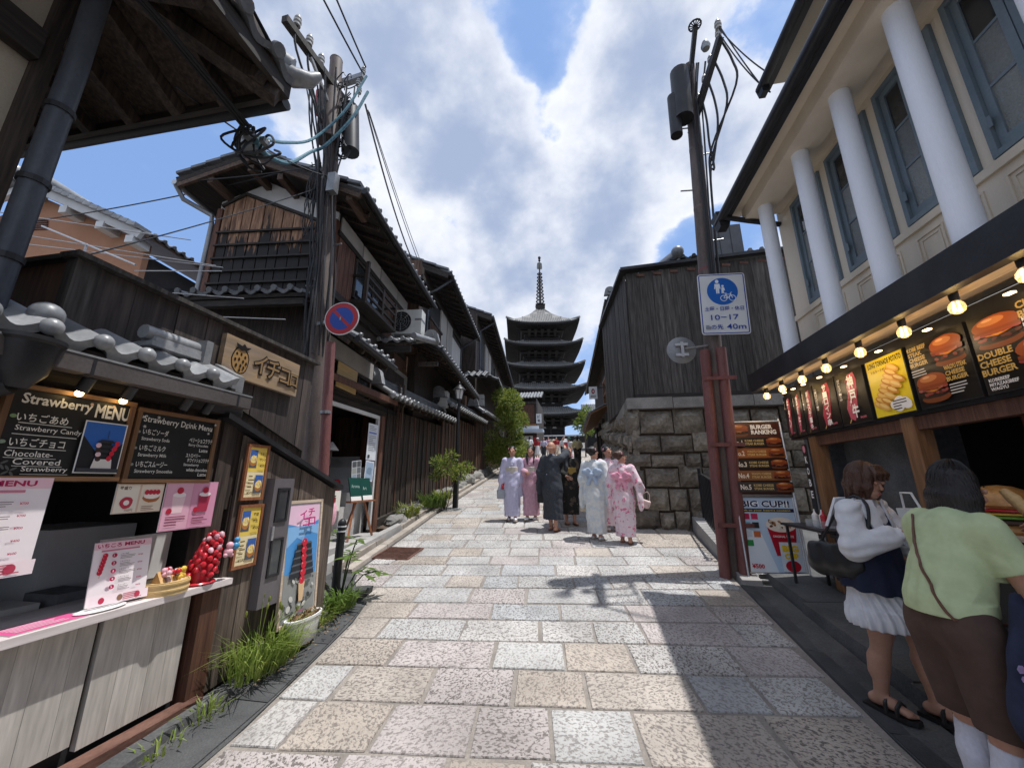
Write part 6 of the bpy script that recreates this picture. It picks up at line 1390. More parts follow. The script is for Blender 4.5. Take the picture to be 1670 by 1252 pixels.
for k in range(3): MB().lathe([(0,0),(.028,0),(.03,.02),(.03,.12),(.012,.14),(.006,.18),(0,.18)], (2.52+.03*(k%2), 4.85+.08*k, 1.13), 12).build('sauce_bottle', 'white_paint' if k else 'plastic_red', sx_, smooth=True)
for x in (2.38, 2.72): part(sx_, 'leg', 'metal_black', (x, x+.025, 5.38, 5.405, zg(5.4)+.1, 1.10))
tb_ = thing('table_goods', 'red and white snack packets set out at the near counter edge', 'packets', (2.72, 2.6, 1.06))
for k in range(8): part(tb_, 'packet', ('plastic_red','paper','plastic_pink')[k % 3], (2.64 + .05*(k%3), 2.72 + .05*(k%3), 1.6 + .18*k, 1.70 + .18*k, 1.062, 1.12 + .02*(k%3)))

# ------------------------------------------------------------------ right: weathered board house on the stone wall
bh = thing('board_enclosure', 'tall grey weathered board enclosure standing on the stone wall', 'wooden enclosure', (1.2, 8.4, 3.3))
boards(bh, (1.20, 8.50), (1,-.012,0), (0,-1,0), 3.7, 3.34, lambda s: 6.34 + .035*s, .24, .03, 'wood_fade', jw=.3, jit=.012)
d_ = Vector((DX, DY, 0))
boards(bh, (1.20 + DX*3.3, 8.50 + DY*3.3), -d_, Vector((-DY, DX, 0)), 3.28, lambda s: 3.34, lambda s: 6.34, .22, .03, 'wood_fade', jw=.25, jit=.012)
part(bh, 'backing', 'wood_black', (1.25, 4.8, 8.53, 8.6, 3.3, 6.3)); MB().hexa([F(0,0,0)+Vector((5.43,.75,3.3)), F(0,0,0)+Vector((5.48,.75,3.3)), (1.25+DX*3.3, 8.55+DY*3.3, 3.3), (1.20+DX*3.3, 8.55+DY*3.3, 3.3)], [F(0,0,0)+Vector((5.43,.75,6.3)), F(0,0,0)+Vector((5.48,.75,6.3)), (1.25+DX*3.3, 8.55+DY*3.3, 6.3), (1.20+DX*3.3, 8.55+DY*3.3, 6.3)]).build('backing', 'wood_black', bh)
MB().bar((1.08, 8.42, 6.40), (4.9, 8.37, 6.53), .22, .07).build('cap_rail', 'metal_black', bh); MB().bar((1.17, 8.40, 6.395), (1.17 + DX*3.4, 8.40 + DY*3.4, 6.395), .22, .07).build('cap_rail', 'metal_black', bh)
MB().bar((1.2, 8.455, 3.38), (4.9, 8.44, 3.38), .05, .09).build('foot_rail', 'wood_black_x', bh)
for k in range(9): MB().bar((1.45+k*.37, 8.44, 6.27+.013*k), (1.62+k*.37, 8.44, 6.25+.013*k), .03, .06).build('top_chip', 'rust', bh)
# dark service box and tiled roof corner peeping over it
sb_ = thing('rooftop_unit', 'dark grey service unit on brackets above the board enclosure', 'air conditioner', (3.3, 8.7, 6.5), 'outdoor air conditioners')
part(sb_, 'casing', 'ac_dark', (3.15, 3.95, 8.75, 9.3, 6.48, 7.55)); MB().lathe([(0,0),(.28,0),(.28,.015),(0,.015)], (3.14, 9.03, 7.0), 18, 'x').build('fan_opening', 'dark_void', sb_)
for k in range(3): part(sb_, 'panel_seam', 'metal_black', (3.2+.25*k, 3.21+.25*k, 8.742, 8.749, 6.5, 7.5))
rf = thing('tiled_roof_corner', 'dark tiled roof corner behind the pole, above the grey boards', 'roof', (3.6, 9.6, 7.2))
tile_roof(rf, (2.75, 9.6, 7.25), (6.5, 9.6, 7.25), (0, 2.0, .9)); MB().tube([(2.7, 9.55, 7.42), (2.75, 11.6, 8.3)], .12, 10).build('verge_tile', 'tile', rf, smooth=True); MB().ball((2.7, 9.5, 7.42), .16, 12, 9).build('corner_tile', 'tile', rf, smooth=True)
part(rf, 'wall', 'wood_black', (3.0, 6.5, 10.2, 10.3, 6.3, 7.4))

# ------------------------------------------------------------------ right: dark house uphill
rh = thing('timber_house', 'dark timber house on the right with yellow window frames under its eave', 'house', (1.9, 14, zg(14)))
e0, e1 = Vector((1.05, 11.5, 7.20)), Vector((.50, 25.0, 7.20)); dirv = (e1 - e0).normalized(); nrm = Vector((-dirv.y, dirv.x, 0))
q = lambda s, b, z: e0 + dirv*s + nrm*b + Vector((0,0,z - 7.2))        # b>0 towards the road
def qb(name, m, s0, s1, b0, b1, z0, z1): return MB().hexa([q(s0,b0,z0), q(s0,b1,z0), q(s1,b1,z0), q(s1,b0,z0)], [q(s0,b0,z1), q(s0,b1,z1), q(s1,b1,z1), q(s1,b0,z1)]).build(name, m, rh)
qb('wall', 'wood_black', .3, 13.2, -3.5, -.50, 1.2, 7.5)
tile_roof(rh, e1, e0, -nrm*2.0 + Vector((0,0,.85)), maxe=50); rafters(rh, e0, e1, -nrm*2.0 + Vector((0,0,.85)), .5, frac=.35)
MB().bar(e0 - Vector((0,0,.08)) - dirv*.03, e0 - dirv*.03 - nrm*2.0 + Vector((0,0,.77)), .05, .2).build('bargeboard', 'wood_black', rh)
MB().tube([e0 - dirv*.06 + Vector((0,0,.12)), e0 - dirv*.06 - nrm*1.0 + Vector((0,0,.55))], .09, 10).build('verge_tile', 'tile', rh, smooth=True); mb = MB(); ridge_end(mb, e0 + Vector((.05,-.1,.06)), (0,-1,0), .15, .12); mb.build('ridge_end_tile', 'tile_light', rh, smooth=True)
gutter(rh, e0 + nrm*.07 - Vector((0,0,.05)), e1 + nrm*.07 - Vector((0,0,.05)), .06)
for k in range(14): qb('lattice_bar', 'wood_fade' if k % 3 == 0 else 'wood_black', .5 + k*.24, .58 + k*.24, -.49, -.42, 5.0, 6.9)
for k in range(2):
    s0 = 4.4 + k*1.5
    for a in ((s0, s0+.12, 4.9, 6.3), (s0+1.2, s0+1.32, 4.9, 6.3)): qb('window_stile', 'wood_orange', a[0], a[1], -.49, -.40, a[2], a[3])
    for a in ((4.9, 5.02), (5.55, 5.63), (6.2, 6.3)): qb('window_rail', 'wood_orange_y', s0+.125, s0+1.195, -.49, -.41, a[0], a[1])
    qb('pane', 'glass_dark', s0+.13, s0+1.19, -.49, -.47, 5.03, 6.19)
tile_roof(rh, q(12.6,.35,4.55), q(5.6,.35,4.55), -nrm*.8 + Vector((0,0,.4)), eave_pieces=True, deck_m='wood_orange')
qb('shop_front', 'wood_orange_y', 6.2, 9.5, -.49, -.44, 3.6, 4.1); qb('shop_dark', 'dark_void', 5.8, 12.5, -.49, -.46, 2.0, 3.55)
for k in range(4): qb('post', 'wood_fade', 5.8 + k*1.7, 5.92 + k*1.7, -.44, -.30, 1.8, 4.6)
hs = thing('hanging_sign', 'small white projecting sign with a red oval emblem on the right-hand house', 'sign', q(5.4, .30, 5.4))
sp = q(5.4, .02, 5.14); MB().hexa([sp+Vector((-.36,0,0)), sp, sp+Vector((0,.06,0)), sp+Vector((-.36,.06,0))], [sp+Vector((-.36,0,.55)), sp+Vector((0,0,.55)), sp+Vector((0,.06,.55)), sp+Vector((-.36,.06,.55))]).build('panel', 'white_paint', hs)
S = Sheet(sp + Vector((-.36,0,0)), (1,0,0), ZU, .36, .55, .003); S.ell(.18,.34,.075,.12,'#8f1626',18); S.text('S', .155, .29, .10, '#f0e6e6', bold=.03); small_lines(S, .06, .13, .24, 2, .05, '#555555', .025, 2); S.build(hs)
MB().bar(sp + Vector((0,.03,.5)), sp + Vector((.5,.03,.5)), .03, .03).build('bracket', 'metal_black', hs)

# ------------------------------------------------------------------ the five-storey pagoda
pg = thing('pagoda', 'dark five-storey pagoda with a tall ringed spire at the head of the street', 'pagoda', (-8.2, 85, 10.2))
ang = R(9.5); PC = Vector((-8.2, 85, 0)); pu = Vector((math.cos(ang), math.sin(ang), 0)); pv = Vector((-math.sin(ang), math.cos(ang), 0))
PP = lambda x, y, z: PC + pu*x + pv*y + Vector((0,0,z))
def psq(mb, r0, z0, r1, z1):
    b = [PP(-r0,-r0,z0), PP(r0,-r0,z0), PP(r0,r0,z0), PP(-r0,r0,z0)]; t = [PP(-r1,-r1,z1), PP(r1,-r1,z1), PP(r1,r1,z1), PP(-r1,r1,z1)]; return mb.hexa(b, t)
mat('pagoda_wood', (.010,.009,.0085), (.020,.017,.015), .8, .5, bump=.2, bscale=6)
mat('pagoda_wood2', (.022,.019,.017), (.040,.034,.030), .8, .6, bump=.2, bscale=6)
mat('pagoda_white', (.34,.32,.29), (.26,.25,.23), .85, .8)
tiers = [(14.9, 8.7, 4.2), (20.1, 8.55, 3.95), (25.0, 8.4, 3.75), (30.0, 8.2, 3.55), (35.1, 7.8, 3.35)]   # eave z, eave half width, body half width
for i, (ez, er, br) in enumerate(tiers):
    last = i == 4
    zb = 9.0 if i == 0 else tiers[i-1][0] + 2.0
    psq(MB(), br, zb, br, ez + .6).build('storey_body', 'pagoda_wood', pg)
    # bracket complex: stepped tiers widening under the eave, with beam ends
    for k in range(3): psq(MB(), br + .45 + k*.75, ez - 1.7 + k*.62, br + .75 + k*.75, ez - 1.35 + k*.62).build('bracket_tier', 'pagoda_wood2' if k % 2 else 'pagoda_wood', pg)
    for k in range(5):
        x = -br*.86 + br*1.72*k/4
        MB().hexa([PP(x-.22,-br-.5,ez-1.9), PP(x+.22,-br-.5,ez-1.9), PP(x+.22,-br+.1,ez-1.9), PP(x-.22,-br+.1,ez-1.9)], [PP(x-.4,-br-1.9,ez-.55), PP(x+.4,-br-1.9,ez-.55), PP(x+.4,-br,ez-.55), PP(x-.4,-br,ez-.55)]).build('bracket_arm', 'pagoda_wood2', pg)
    for k in range(3):
        x = (-.5 + .5*k) * br * 1.05
        if 1: MB().hexa([PP(x-.5,-br-.03,ez-2.35), PP(x+.5,-br-.03,ez-2.35), PP(x+.5,-br-.01,ez-2.35), PP(x-.5,-br-.01,ez-2.35)], [PP(x-.3,-br-.03,ez-2.0), PP(x+.3,-br-.03,ez-2.0), PP(x+.3,-br-.01,ez-2.0), PP(x-.3,-br-.01,ez-2.0)]).build('plaster_panel', 'pagoda_white', pg)
    for k in range(4): x = -br + 2*br*k/3; MB().bar(PP(x,-br-.06,zb), PP(x,-br-.06,ez-1.8), .34, .34, up=(0,1,0)).build('pillar', 'pagoda_wood2', pg)
    for z_ in (zb + .9, ez - 2.5): MB().bar(PP(-br-.2,-br-.14,z_), PP(br+.2,-br-.14,z_), .2, .22).build('tie_beam', 'pagoda_wood2', pg)
    if i: 
        for z_ in (.0, .55): MB().bar(PP(-br-1.1,-br-1.0,zb+.2+z_), PP(br+1.1,-br-1.0,zb+.2+z_), .12, .14).build('railing', 'pagoda_wood', pg)
    # curved roof with upturned corners
    mb = MB(); ns = 24; rise = 6.6 if last else 2.2; ri = .55 if last else tiers[i+1][2] + .9
    under = MB(); tl = MB()
    for side in range(4):
        ca, sa = math.cos(side*math.pi/2), math.sin(side*math.pi/2)
        T = lambda x, y, z: PP(x*ca - y*sa, x*sa + y*ca, z)
        nr = 6; rows = []
        for r_ in range(nr + 1):
            f = r_ / nr; rad = er + (ri - er)*f; zz = ez + rise*(f**1.35 if last else f**1.2)
            row = []
            for k in range(ns + 1):
                t_ = -1 + 2*k/ns; lift = .95*abs(t_)**3.2*(1-f)**1.5; pr_ = rad*(1 + .015*abs(t_)**3*(1-f))
                row.append(T(t_*pr_, -pr_, zz + lift))
            rows.append(row)
        vs = [p for row in rows for p in row]; n_ = ns + 1
        mb.add(vs, [(r_*n_+k, r_*n_+k+1, (r_+1)*n_+k+1, (r_+1)*n_+k) for r_ in range(nr) for k in range(ns)])
        # thick eave edge and sloping underside
        lo = [p - Vector((0,0,.42)) for p in rows[0]]; inn = []
        for k in range(ns + 1): t_ = -1 + 2*k/ns; inn.append(T(t_*(br+2.1), -(br+2.1), ez - .35))
        vs = rows[0] + lo + inn
        under.add(vs, [(k, n_+k, n_+k+1, k+1) for k in range(ns)] + [(n_+k, 2*n_+k, 2*n_+k+1, n_+k+1) for k in range(ns)])
        if side in (0, 1, 3):
            for k in range(0, 41):
                t_ = -1 + 2*k/40; pts = []
                for r_ in range(5):
                    f = r_/4*.96; rad = er + (ri - er)*f; 
                    if abs(t_*er) > rad + .05: break
                    zz = ez + rise*(f**1.35 if last else f**1.2); lift = .95*abs(t_*er/rad)**3.2*(1-f)**1.5
                    pts.append(T(t_*er, -rad*(1+.015*abs(t_)**3*(1-f)), zz + lift + .06))
                if len(pts) > 1: tl.tube(pts, .13, 5)
    mb.build('roof', 'tile_pagoda', pg, smooth='all'); under.build('eave', 'pagoda_wood', pg); tag(tl.build('roof_tile', 'tile_pagoda', pg), kind='stuff')
    rfm = MB()
    for k in range(30):
        t_ = -.97 + 1.94*k/29; rfm.bar(PP(t_*er, -er+.15, ez-.50+.95*abs(t_)**3.2*.9), PP(t_*(br+2.0), -(br+2.0), ez-.45), .14, .16)
    tag(rfm.build('rafter', 'pagoda_wood2', pg), kind='stuff')
    for sx in (-1, 1):
        for sy in (-1, 1):
            MB().tube([PP(sx*er*1.02, sy*er*1.02, ez+1.15), PP(sx*(er*.8), sy*er*.8, ez+.75+rise*.08), PP(sx*(er*.4+ri*.6), sy*(er*.4+ri*.6), ez+rise*.45), PP(sx*ri, sy*ri, ez+rise*1.0)], [.26,.22,.22,.24], 8).build('hip_ridge', 'tile_pagoda', pg, smooth=True)
# spire
zt = 41.6; K = 1.22; mb = MB(); psq(mb, 1.05, zt-.2, 1.05, zt+.9); psq(mb, .8, zt+.9, 1.15, zt+1.15); mb.build('spire_base', 'pagoda_wood2', pg)
MB().tube([PP(0,0,zt), PP(0,0,zt+7*K), PP(0,0,zt+11.4*K)], [.26,.22,.10], 10).build('spire_shaft', 'pagoda_wood2', pg, smooth=True)
MB().lathe([(.0,0),(.95,0),(.85,.35),(.4,.6),(.3,.62)], PP(0,0,zt+1.2), 18).build('spire_bowl', 'pagoda_wood2', pg, smooth=True)
for k in range(9):
    r_ = .92 - .05*k; z_ = zt + 2.2 + k*.76*K
    pts = [PP(r_*math.cos(2*math.pi*a/20), r_*math.sin(2*math.pi*a/20), z_) for a in range(21)]; m_ = MB(); m_.tube(pts, .13, 6, False)
    for a in range(4): m_.tube([PP(0,0,z_), PP(r_*math.cos(a*1.57), r_*math.sin(a*1.57), z_)], .06, 5)
    m_.build('spire_ring', 'pagoda_wood2', pg)
m_ = MB(); 
for a in range(4): m_.prism([(.1,0),(.62,.15),(.66,.7),(.58,1.7),(.35,1.9),(.1,1.95)], PP(0,0,zt+8.9*K), pu*math.cos(a*1.57)+pv*math.sin(a*1.57), ZU, (pu*-math.sin(a*1.57)+pv*math.cos(a*1.57))*.06)
m_.build('water_flame', 'tile_pagoda', pg)
for z_, r_ in ((10.95, .30), (11.55, .36)): MB().ball(PP(0,0,zt+z_*K), (r_,r_,r_*1.15), 12, 9).build('spire_jewel', 'pagoda_wood2', pg, smooth=True)
pf = thing('temple_fence', 'pale low fence wall across the foot of the pagoda', 'fence', (-6, 78, zg(78))); part(pf, 'rail', 'white_trim', (-18, 6, 77.9, 78.1, zg(78)+1.3, zg(78)+1.55)); part(pf, 'wall', 'pagoda_wood', (-18, 6, 78.0, 78.1, zg(78)-.5, zg(78)+1.29))

# ------------------------------------------------------------------ shops closing the view at the top of the slope
es = thing('street_shop', 'small two-storey shop with grey tiled roof and signs at the top of the slope', 'shop', (-5.5, 34, zg(34)))
z0 = zg(33); part(es, 'wall', 'wood_black', (-9.5, -3.75, 33.5, 40, z0-.5, 8.9))
tile_roof(es, (-9.5, 32.7, 8.75), (-3.2, 32.7, 8.75), (0, 2.2, .95), m='tile_light', maxe=40)
part(es, 'red_panel', 'wood_red', (-5.0, -3.95, 33.40, 33.49, 6.6, 8.3)); part(es, 'beam', 'wood_orange_y', (-5.1, -3.8, 33.36, 33.5, 6.35, 6.55)); part(es, 'beam', 'wood_fade', (-6.9, -3.75, 33.36, 33.5, 8.35, 8.6))
part(es, 'awning', 'cl_obi_blue', (-5.6, -3.1, 32.2, 33.4, 5.75, 5.95)); part(es, 'light_box', 'white_paint', (-5.5, -3.55, 33.2, 33.4, 6.0, 6.35)); part(es, 'shop_window', 'plaster', (-5.4, -4.1, 33.42, 33.49, z0+.1, 5.5)); part(es, 'red_poster', 'sign_red', (-4.05, -3.80, 33.42, 33.495, z0+1.0, 5.4))
vsg = thing('vertical_shop_sign', 'white vertical shop sign with black characters beside the top shop', 'sign', (-3.5, 33.0, 6.6)); part(vsg, 'panel', 'white_paint', (-3.72, -3.28, 32.95, 33.05, 6.55, 7.35)); S = Sheet((-3.72, 32.95, 6.55), (1,0,0), ZU, .44, .80, .004); S.text('お茶', .08, .40, .3, '#1d1d1d', width=.28, bold=.03); S.text('処', .10, .08, .26, '#1d1d1d', width=.26, bold=.03); S.build(vsg)
ds = thing('street_shop', 'dark low shop with tiled eave between the pagoda and the right-hand house', 'shop', (1.5, 45, zg(45)))
part(ds, 'wall', 'wood_black', (.6, 6, 44, 50, 4, 9.5)); tile_roof(ds, (.2, 43.2, 9.2), (6.2, 43.2, 9.2), (0, 3, 1.4), eave_pieces=False); tile_roof(ds, (.2, 43.0, 7.6), (6.2, 43.0, 7.6), (0, 1, .5), eave_pieces=False); part(ds, 'shop_window', 'dark_void', (.8, 5, 43.9, 43.99, 5.0, 7.3))
gt = thing('street_shop', 'dark tiled shop roof below the pagoda on the left of the crowd', 'shop', (-9, 60, zg(60)))
part(gt, 'wall', 'wood_black', (-16, -6.3, 58, 66, 6, 12)); tile_roof(gt, (-16.5, 57, 11.4), (-5.9, 57, 11.4), (0, 3.4, 1.6), eave_pieces=False); tile_roof(gt, (-5.9, 57, 11.4), (-5.9, 66.5, 11.4), (-3.0, 0, 1.6), eave_pieces=False)

# ------------------------------------------------------------------ left utility pole
def sag(p, q, s, n=14):
    p, q = Vector(p), Vector(q); return [p.lerp(q, i/n) + Vector((0,0,-4*s*(i/n)*(1-i/n))) for i in range(n+1)]
pl_ = thing('utility_pole', 'leaning brown utility pole beside the gabled house, crowned with cross-arm and cables', 'utility pole', (-3.6, 4.9, zg(4.9)))
LP = lambda z: Vector((-3.58 - .0765*(z - .4), 4.9, z))
MB().tube([LP(.1), LP(4), LP(9.35)], [.150,.138,.112], 18).build('shaft', 'pole_brown', pl_, smooth=True)
MB().tube([LP(9.36), LP(9.40)], [.116,.10], 18).build('cap', 'concrete', pl_)
for z in (2.4, 3.3, 4.55, 5.35, 6.05, 7.9, 8.7): MB().tube([LP(z), LP(z+.05)], .152 - .004*z, 18).build('band', 'pole_brown' if z in (3.3, 5.35) else 'metal_grey', pl_)
for z in (4.9, 5.9, 6.6): MB().tube([LP(z), LP(z+.012)], .150 - .004*z + .002, 18).build('band', 'white_paint', pl_)
for i, z in enumerate((4.6, 5.3, 6.2, 7.0, 7.6)): MB().tube([LP(z), LP(z) + Vector(((.30 if i % 2 else -.30), -.02, .02))], .012, 6).build('step_bolt', 'metal_grey', pl_)
MB().tube([(-3.28, 4.66, .25), (-3.36, 4.68, 1.8), (-3.50, 4.70, 3.55)], .065, 14).build('red_conduit', 'pipe_red', pl_, smooth=True)
for z, x in ((1.2, -3.325), (2.5, -3.42)): MB().tube([(x, 4.668, z), (x-.003, 4.668, z+.04)], .072, 12).build('conduit_clamp', 'metal_grey', pl_)
arm = MB().bar((-4.20, 3.66, 8.50), (-4.12, 5.35, 8.60), .11, .12); arm.build('cross_arm', 'wood_fade', pl_)
MB().bar((-4.22, 5.0, 8.9), (-3.72, 5.0, 8.98), .10, .10).build('cross_arm', 'metal_grey', pl_)
MB().bar((-4.15, 4.2, 8.45), (-4.1, 4.9, 7.9), .04, .05).build('arm_brace', 'metal_grey', pl_)
def insulator(parent, p, s=1.0):
    MB().lathe([(.012*s,-.10*s),(.012*s,0),(.045*s,.0),(.045*s,.03*s),(.025*s,.045*s),(.05*s,.06*s),(.05*s,.09*s),(.025*s,.11*s),(.045*s,.125*s),(.03*s,.17*s),(0,.18*s)], p, 12).build('insulator', 'insulator', parent, smooth=True)
for y in (3.86, 4.14, 4.44): insulator(pl_, (-4.17, y, 8.64), 1.2)
for p in ((-3.74, 5.0, 9.05), (-3.80, 4.98, 8.75), (-3.70, 4.9, 8.45), (-3.78, 4.9, 8.05)): insulator(pl_, p, .9)
# sheath plates and transformer cans
MB().tube([LP(7.35) + Vector((.0,-.08,0)), LP(8.45) + Vector((.0,-.08,0))], [.19,.17], 16).build('sheath', 'pole_brown', pl_, smooth=True)
MB().tube([LP(7.2) + Vector((.34,.05,0)), LP(8.2) + Vector((.30,.05,0))], .15, 16).build('transformer', 'metal_black', pl_, smooth=True)
MB().tube([LP(8.0) + Vector((-.22,-.1,0)), LP(8.5) + Vector((-.22,-.1,0))], .07, 12).build('cut_out', 'sign_red', pl_, smooth=True)
MB().box(-4.02+.10, -3.78, 4.68, 4.80, 6.2, 6.55).build('junction_box', 'metal_grey', pl_)
rp = random.Random(17)
for k in range(14):   # black leads down the shaft
    a = k*.45; pts = []
    for i in range(9):
        z = 8.6 - i*.65; r_ = .17 + .05*math.sin(i*1.3 + k) + (.25*(1-i/3) if i < 3 else 0)
        pts.append(LP(z) + Vector((math.cos(a)*r_, -abs(math.sin(a))*r_ - .02, 0)))
    MB().tube(sm(pts,3), .013, 5).build('lead', 'cable_black', pl_)
for y in (3.86, 4.14, 4.44, 4.6): MB().tube(sm([(-4.17, y, 8.66), (-4.15, y+.05, 8.2), (-4.12, 4.6, 7.5), (-4.02, 4.72, 7.0), (-3.98, 4.75, 6.0)]), .018, 6).build('lead', 'cable_black', pl_)
for k in range(22):   # loops round the insulators
    c = LP(rp.uniform(7.1, 8.9)) + Vector((rp.uniform(.15,.35), -.12, 0)); pts = [c + Vector((rp.uniform(.05,.14)*math.cos(q*1.05), .02*q, rp.uniform(.08,.2)*math.sin(q*1.05))) for q in range(7)]
    MB().tube(sm(pts,4), .010, 5).build('loop_wire', 'cable_black', pl_)
for k in range(6):
    c = LP(6.9) + Vector((-.2, -.1, 0)); pts = [c + Vector((rp.uniform(-.12,.1), -.03*q*0, -.28*q + rp.uniform(-.05,.05))) for q in range(6)]
    MB().tube(sm(pts,3), .008, 5).build('loop_wire', 'cable_black', pl_)
# cables strung from it
cab = [('twisted_cable', 'upper teal twisted cable sagging from the left pole to the corner house', [(-3.55,4.85,8.75), (-3.7,4.6,7.7), (-3.95,4.3,6.85), (-3.6,3.5,5.88), (-2.95,2.6,4.88), (-2.30,1.95,4.10)], .020, 'cable_teal'),
       ('twisted_cable', 'lower teal twisted cable drooping under the left pole cross-arm', [(-3.45,4.8,8.3), (-3.55,4.6,7.5), (-3.85,4.45,6.85), (-3.95,4.3,6.6), (-3.5,3.5,5.55), (-2.85,2.6,4.65), (-2.28,1.95,4.05)], .024, 'cable_teal')]
for nm, lab, pts, r_, m_ in cab: tag(MB().tube(sm(pts), r_, 7).build(nm, m_, None, smooth=True), lab, 'cable', 'twisted teal cables')
def wire(lab, p, q, s, r_=.011, m_='cable_black', n=16): return tag(MB().tube(sag(p, q, s, n), r_, 5).build('overhead_wire', m_), lab, 'wire', 'overhead wires')
wire('upper of two black wires leaving the left pole over the viewer', (-3.70,5.0,9.2), (-2.6,-2.0,9.0), .25, .016); wire('lower of two black wires leaving the left pole over the viewer', (-3.74,5.0,9.05), (-3.0,-2.0,8.6), .3, .016)
wire('thick wire falling from the left pole to the second house gable', (-3.62,5.0,8.3), F(2.0,-.35,7.95), .25, .018, 'cable_grey'); wire('thin wire falling from the left pole to the second house gable', (-3.55,5.0,8.15), F(2.1,-.2,7.95), .10, .010, 'cable_grey'); wire('thinnest wire falling beside the other two to the second house', (-3.52,5.0,8.1), F(2.1,-.12,7.93), .08, .008, 'cable_grey')
wire('long thin wire from the left pole to the orange house', LP(6.9) + Vector((-.1,-.1,0)), F(-1,-12,7.6), .25, .012); wire('second thin wire from the left pole across the gable', LP(6.85) + Vector((-.1,-.1,0)), F(-2.9,-3.0,6.8), .05, .010); wire('third thin wire from the left pole down to the board screen', LP(6.4) + Vector((-.1,-.1,0)), (-4.3,2.0,3.2), .05, .007); wire('wire running from under the eave to the left pole', (-2.6,1.6,4.2), LP(6.7), .12, .008)

# no-parking sign
ns_ = thing('no_parking_sign', 'round blue and red no-parking sign with white rim on the left pole', 'road sign', (-3.30, 4.70, 3.85))
c = Vector((-3.34, 4.66, 3.90)); u = Vector((1,.12,0)).normalized(); n_ = Vector((.12,-1,0)).normalized()
def disc(mb, r0, r1, d, k=40, a0=0): 
    vs = []; 
    for i in range(k): a = 2*math.pi*i/k; e = u*math.cos(a) + Vector((0,0,1))*math.sin(a); vs += [c + e*r0 + n_*d, c + e*r1 + n_*d]
    return mb.add(vs, [(2*i, 2*i+1, (2*i+3) % (2*k), (2*i+2) % (2*k)) for i in range(k)])
mb = MB(); mb.tube([c - n_*.012, c], .255, 40); mb.build('plate', 'white_paint', ns_)
disc(MB(), .0, .185, .0015).build('blue_field', 'sign_blue', ns_, fix=False); disc(MB(), .175, .243, .003).build('red_ring', 'sign_red', ns_, fix=False)
e1 = (u*-.707 + Vector((0,0,.707))); e2 = (u*.707 + Vector((0,0,.707))); MB().quad(*(c + e1*s1*.18 + e2*s2*.022 + n_*.0022 for s1, s2 in ((-1,-1),(1,-1),(1,1),(-1,1)))).build('slash', 'sign_red', ns_, fix=False)
MB().bar(c - n_*.014, LP(3.9) + Vector((0,-.1,0)), .05, .05).build('bracket', 'metal_grey', ns_)

# ------------------------------------------------------------------ right utility pole
pr_ = thing('utility_pole', 'brown utility pole before the stone wall with two red conduits at its foot', 'utility pole', (1.93, 5.98, zg(6)))
RP = lambda z: Vector((1.88 + .045*z, 5.98, z))
MB().tube([RP(.1), RP(4), RP(9.1)], [.135,.122,.10], 18).build('shaft', 'pole_brown', pr_, smooth=True)
for z in (1.9, 3.1, 4.85, 6.0, 7.2): MB().tube([RP(z), RP(z+.05)], .140 - .004*z, 18).build('band', 'pipe_red' if z in (3.1, 4.85) else 'pole_brown', pr_)
for i, z in enumerate((5.4, 6.4, 7.1, 7.7)): MB().tube([RP(z), RP(z) + Vector(((-.30 if i % 2 else .30), 0, .02))], .012, 6).build('step_bolt', 'metal_grey', pr_)
MB().tube([(1.76, 5.83, .2), (1.80, 5.84, 1.5), (1.88, 5.86, 3.50)], .070, 14).build('red_conduit', 'pipe_red', pr_, smooth=True); MB().tube([(1.99, 5.80, .2), (2.03, 5.82, 1.5), (2.10, 5.85, 3.52)], .072, 14).build('red_conduit', 'pipe_red', pr_, smooth=True)
for z in (1.05, 2.1, 3.05): MB().bar((1.70+.03*z, 5.77, z), (2.14+.03*z, 5.77, z), .02, .05).build('conduit_clamp', 'pipe_red', pr_)
for p, q, r_ in (((2.02,5.82,7.75),(2.05,5.82,8.8),.16), ((1.88,5.85,7.45),(1.90,5.85,8.3),.10)): MB().tube([p,q], r_, 16).build('transformer', 'metal_black', pr_, smooth=True)
MB().bar((2.52, 5.2, 8.62), (2.22, 6.15, 7.75), .09, .10).build('cross_arm', 'metal_black', pr_); MB().bar((2.28, 5.9, 8.9), (2.30, 5.5, 9.35), .07, .08).build('bracket_arm', 'metal_black', pr_)
for f in (.05, .3, .5, .7): insulator(pr_, Vector((2.52,5.2,8.62)).lerp(Vector((2.22,6.15,7.75)), f) + Vector((.02,0,.10)), 1.0)
insulator(pr_, (2.52,5.2,8.80), 1.1)
pts = [Vector((2.30 + .10*math.cos(a*.524), 5.5 + .10*math.sin(a*.524), 9.40)) for a in range(13)]; m_ = MB(); m_.tube(pts, .015, 5, False)
for a in range(12): m_.tube([(2.30,5.5,9.36), pts[a]], .010, 4)
m_.build('lamp_ring', 'metal_black', pr_); MB().lathe([(0,0),(.06,0),(.08,.06),(.05,.16),(0,.18)], (2.46, 5.6, 8.95), 12).build('cut_out', 'metal_grey', pr_, smooth=True)
rq = random.Random(9)
for k in range(4):
    s_ = Vector((2.52,5.2,8.62)).lerp(Vector((2.22,6.15,7.75)), .05 + .2*k); w_ = .26 - .05*k
    MB().tube(sm([s_ + Vector((.03,0,.1)), s_ + Vector((w_*.7,.05,-.35)), s_ + Vector((w_*.75,.1,-.8)), RP(7.1 - .15*k) + Vector((.25,-.05,.1)), RP(6.5) + Vector((.16,-.08,0)), RP(4.2) + Vector((.15,-.08,0))]), .018, 6).build('lead', 'cable_black', pr_, smooth=True)
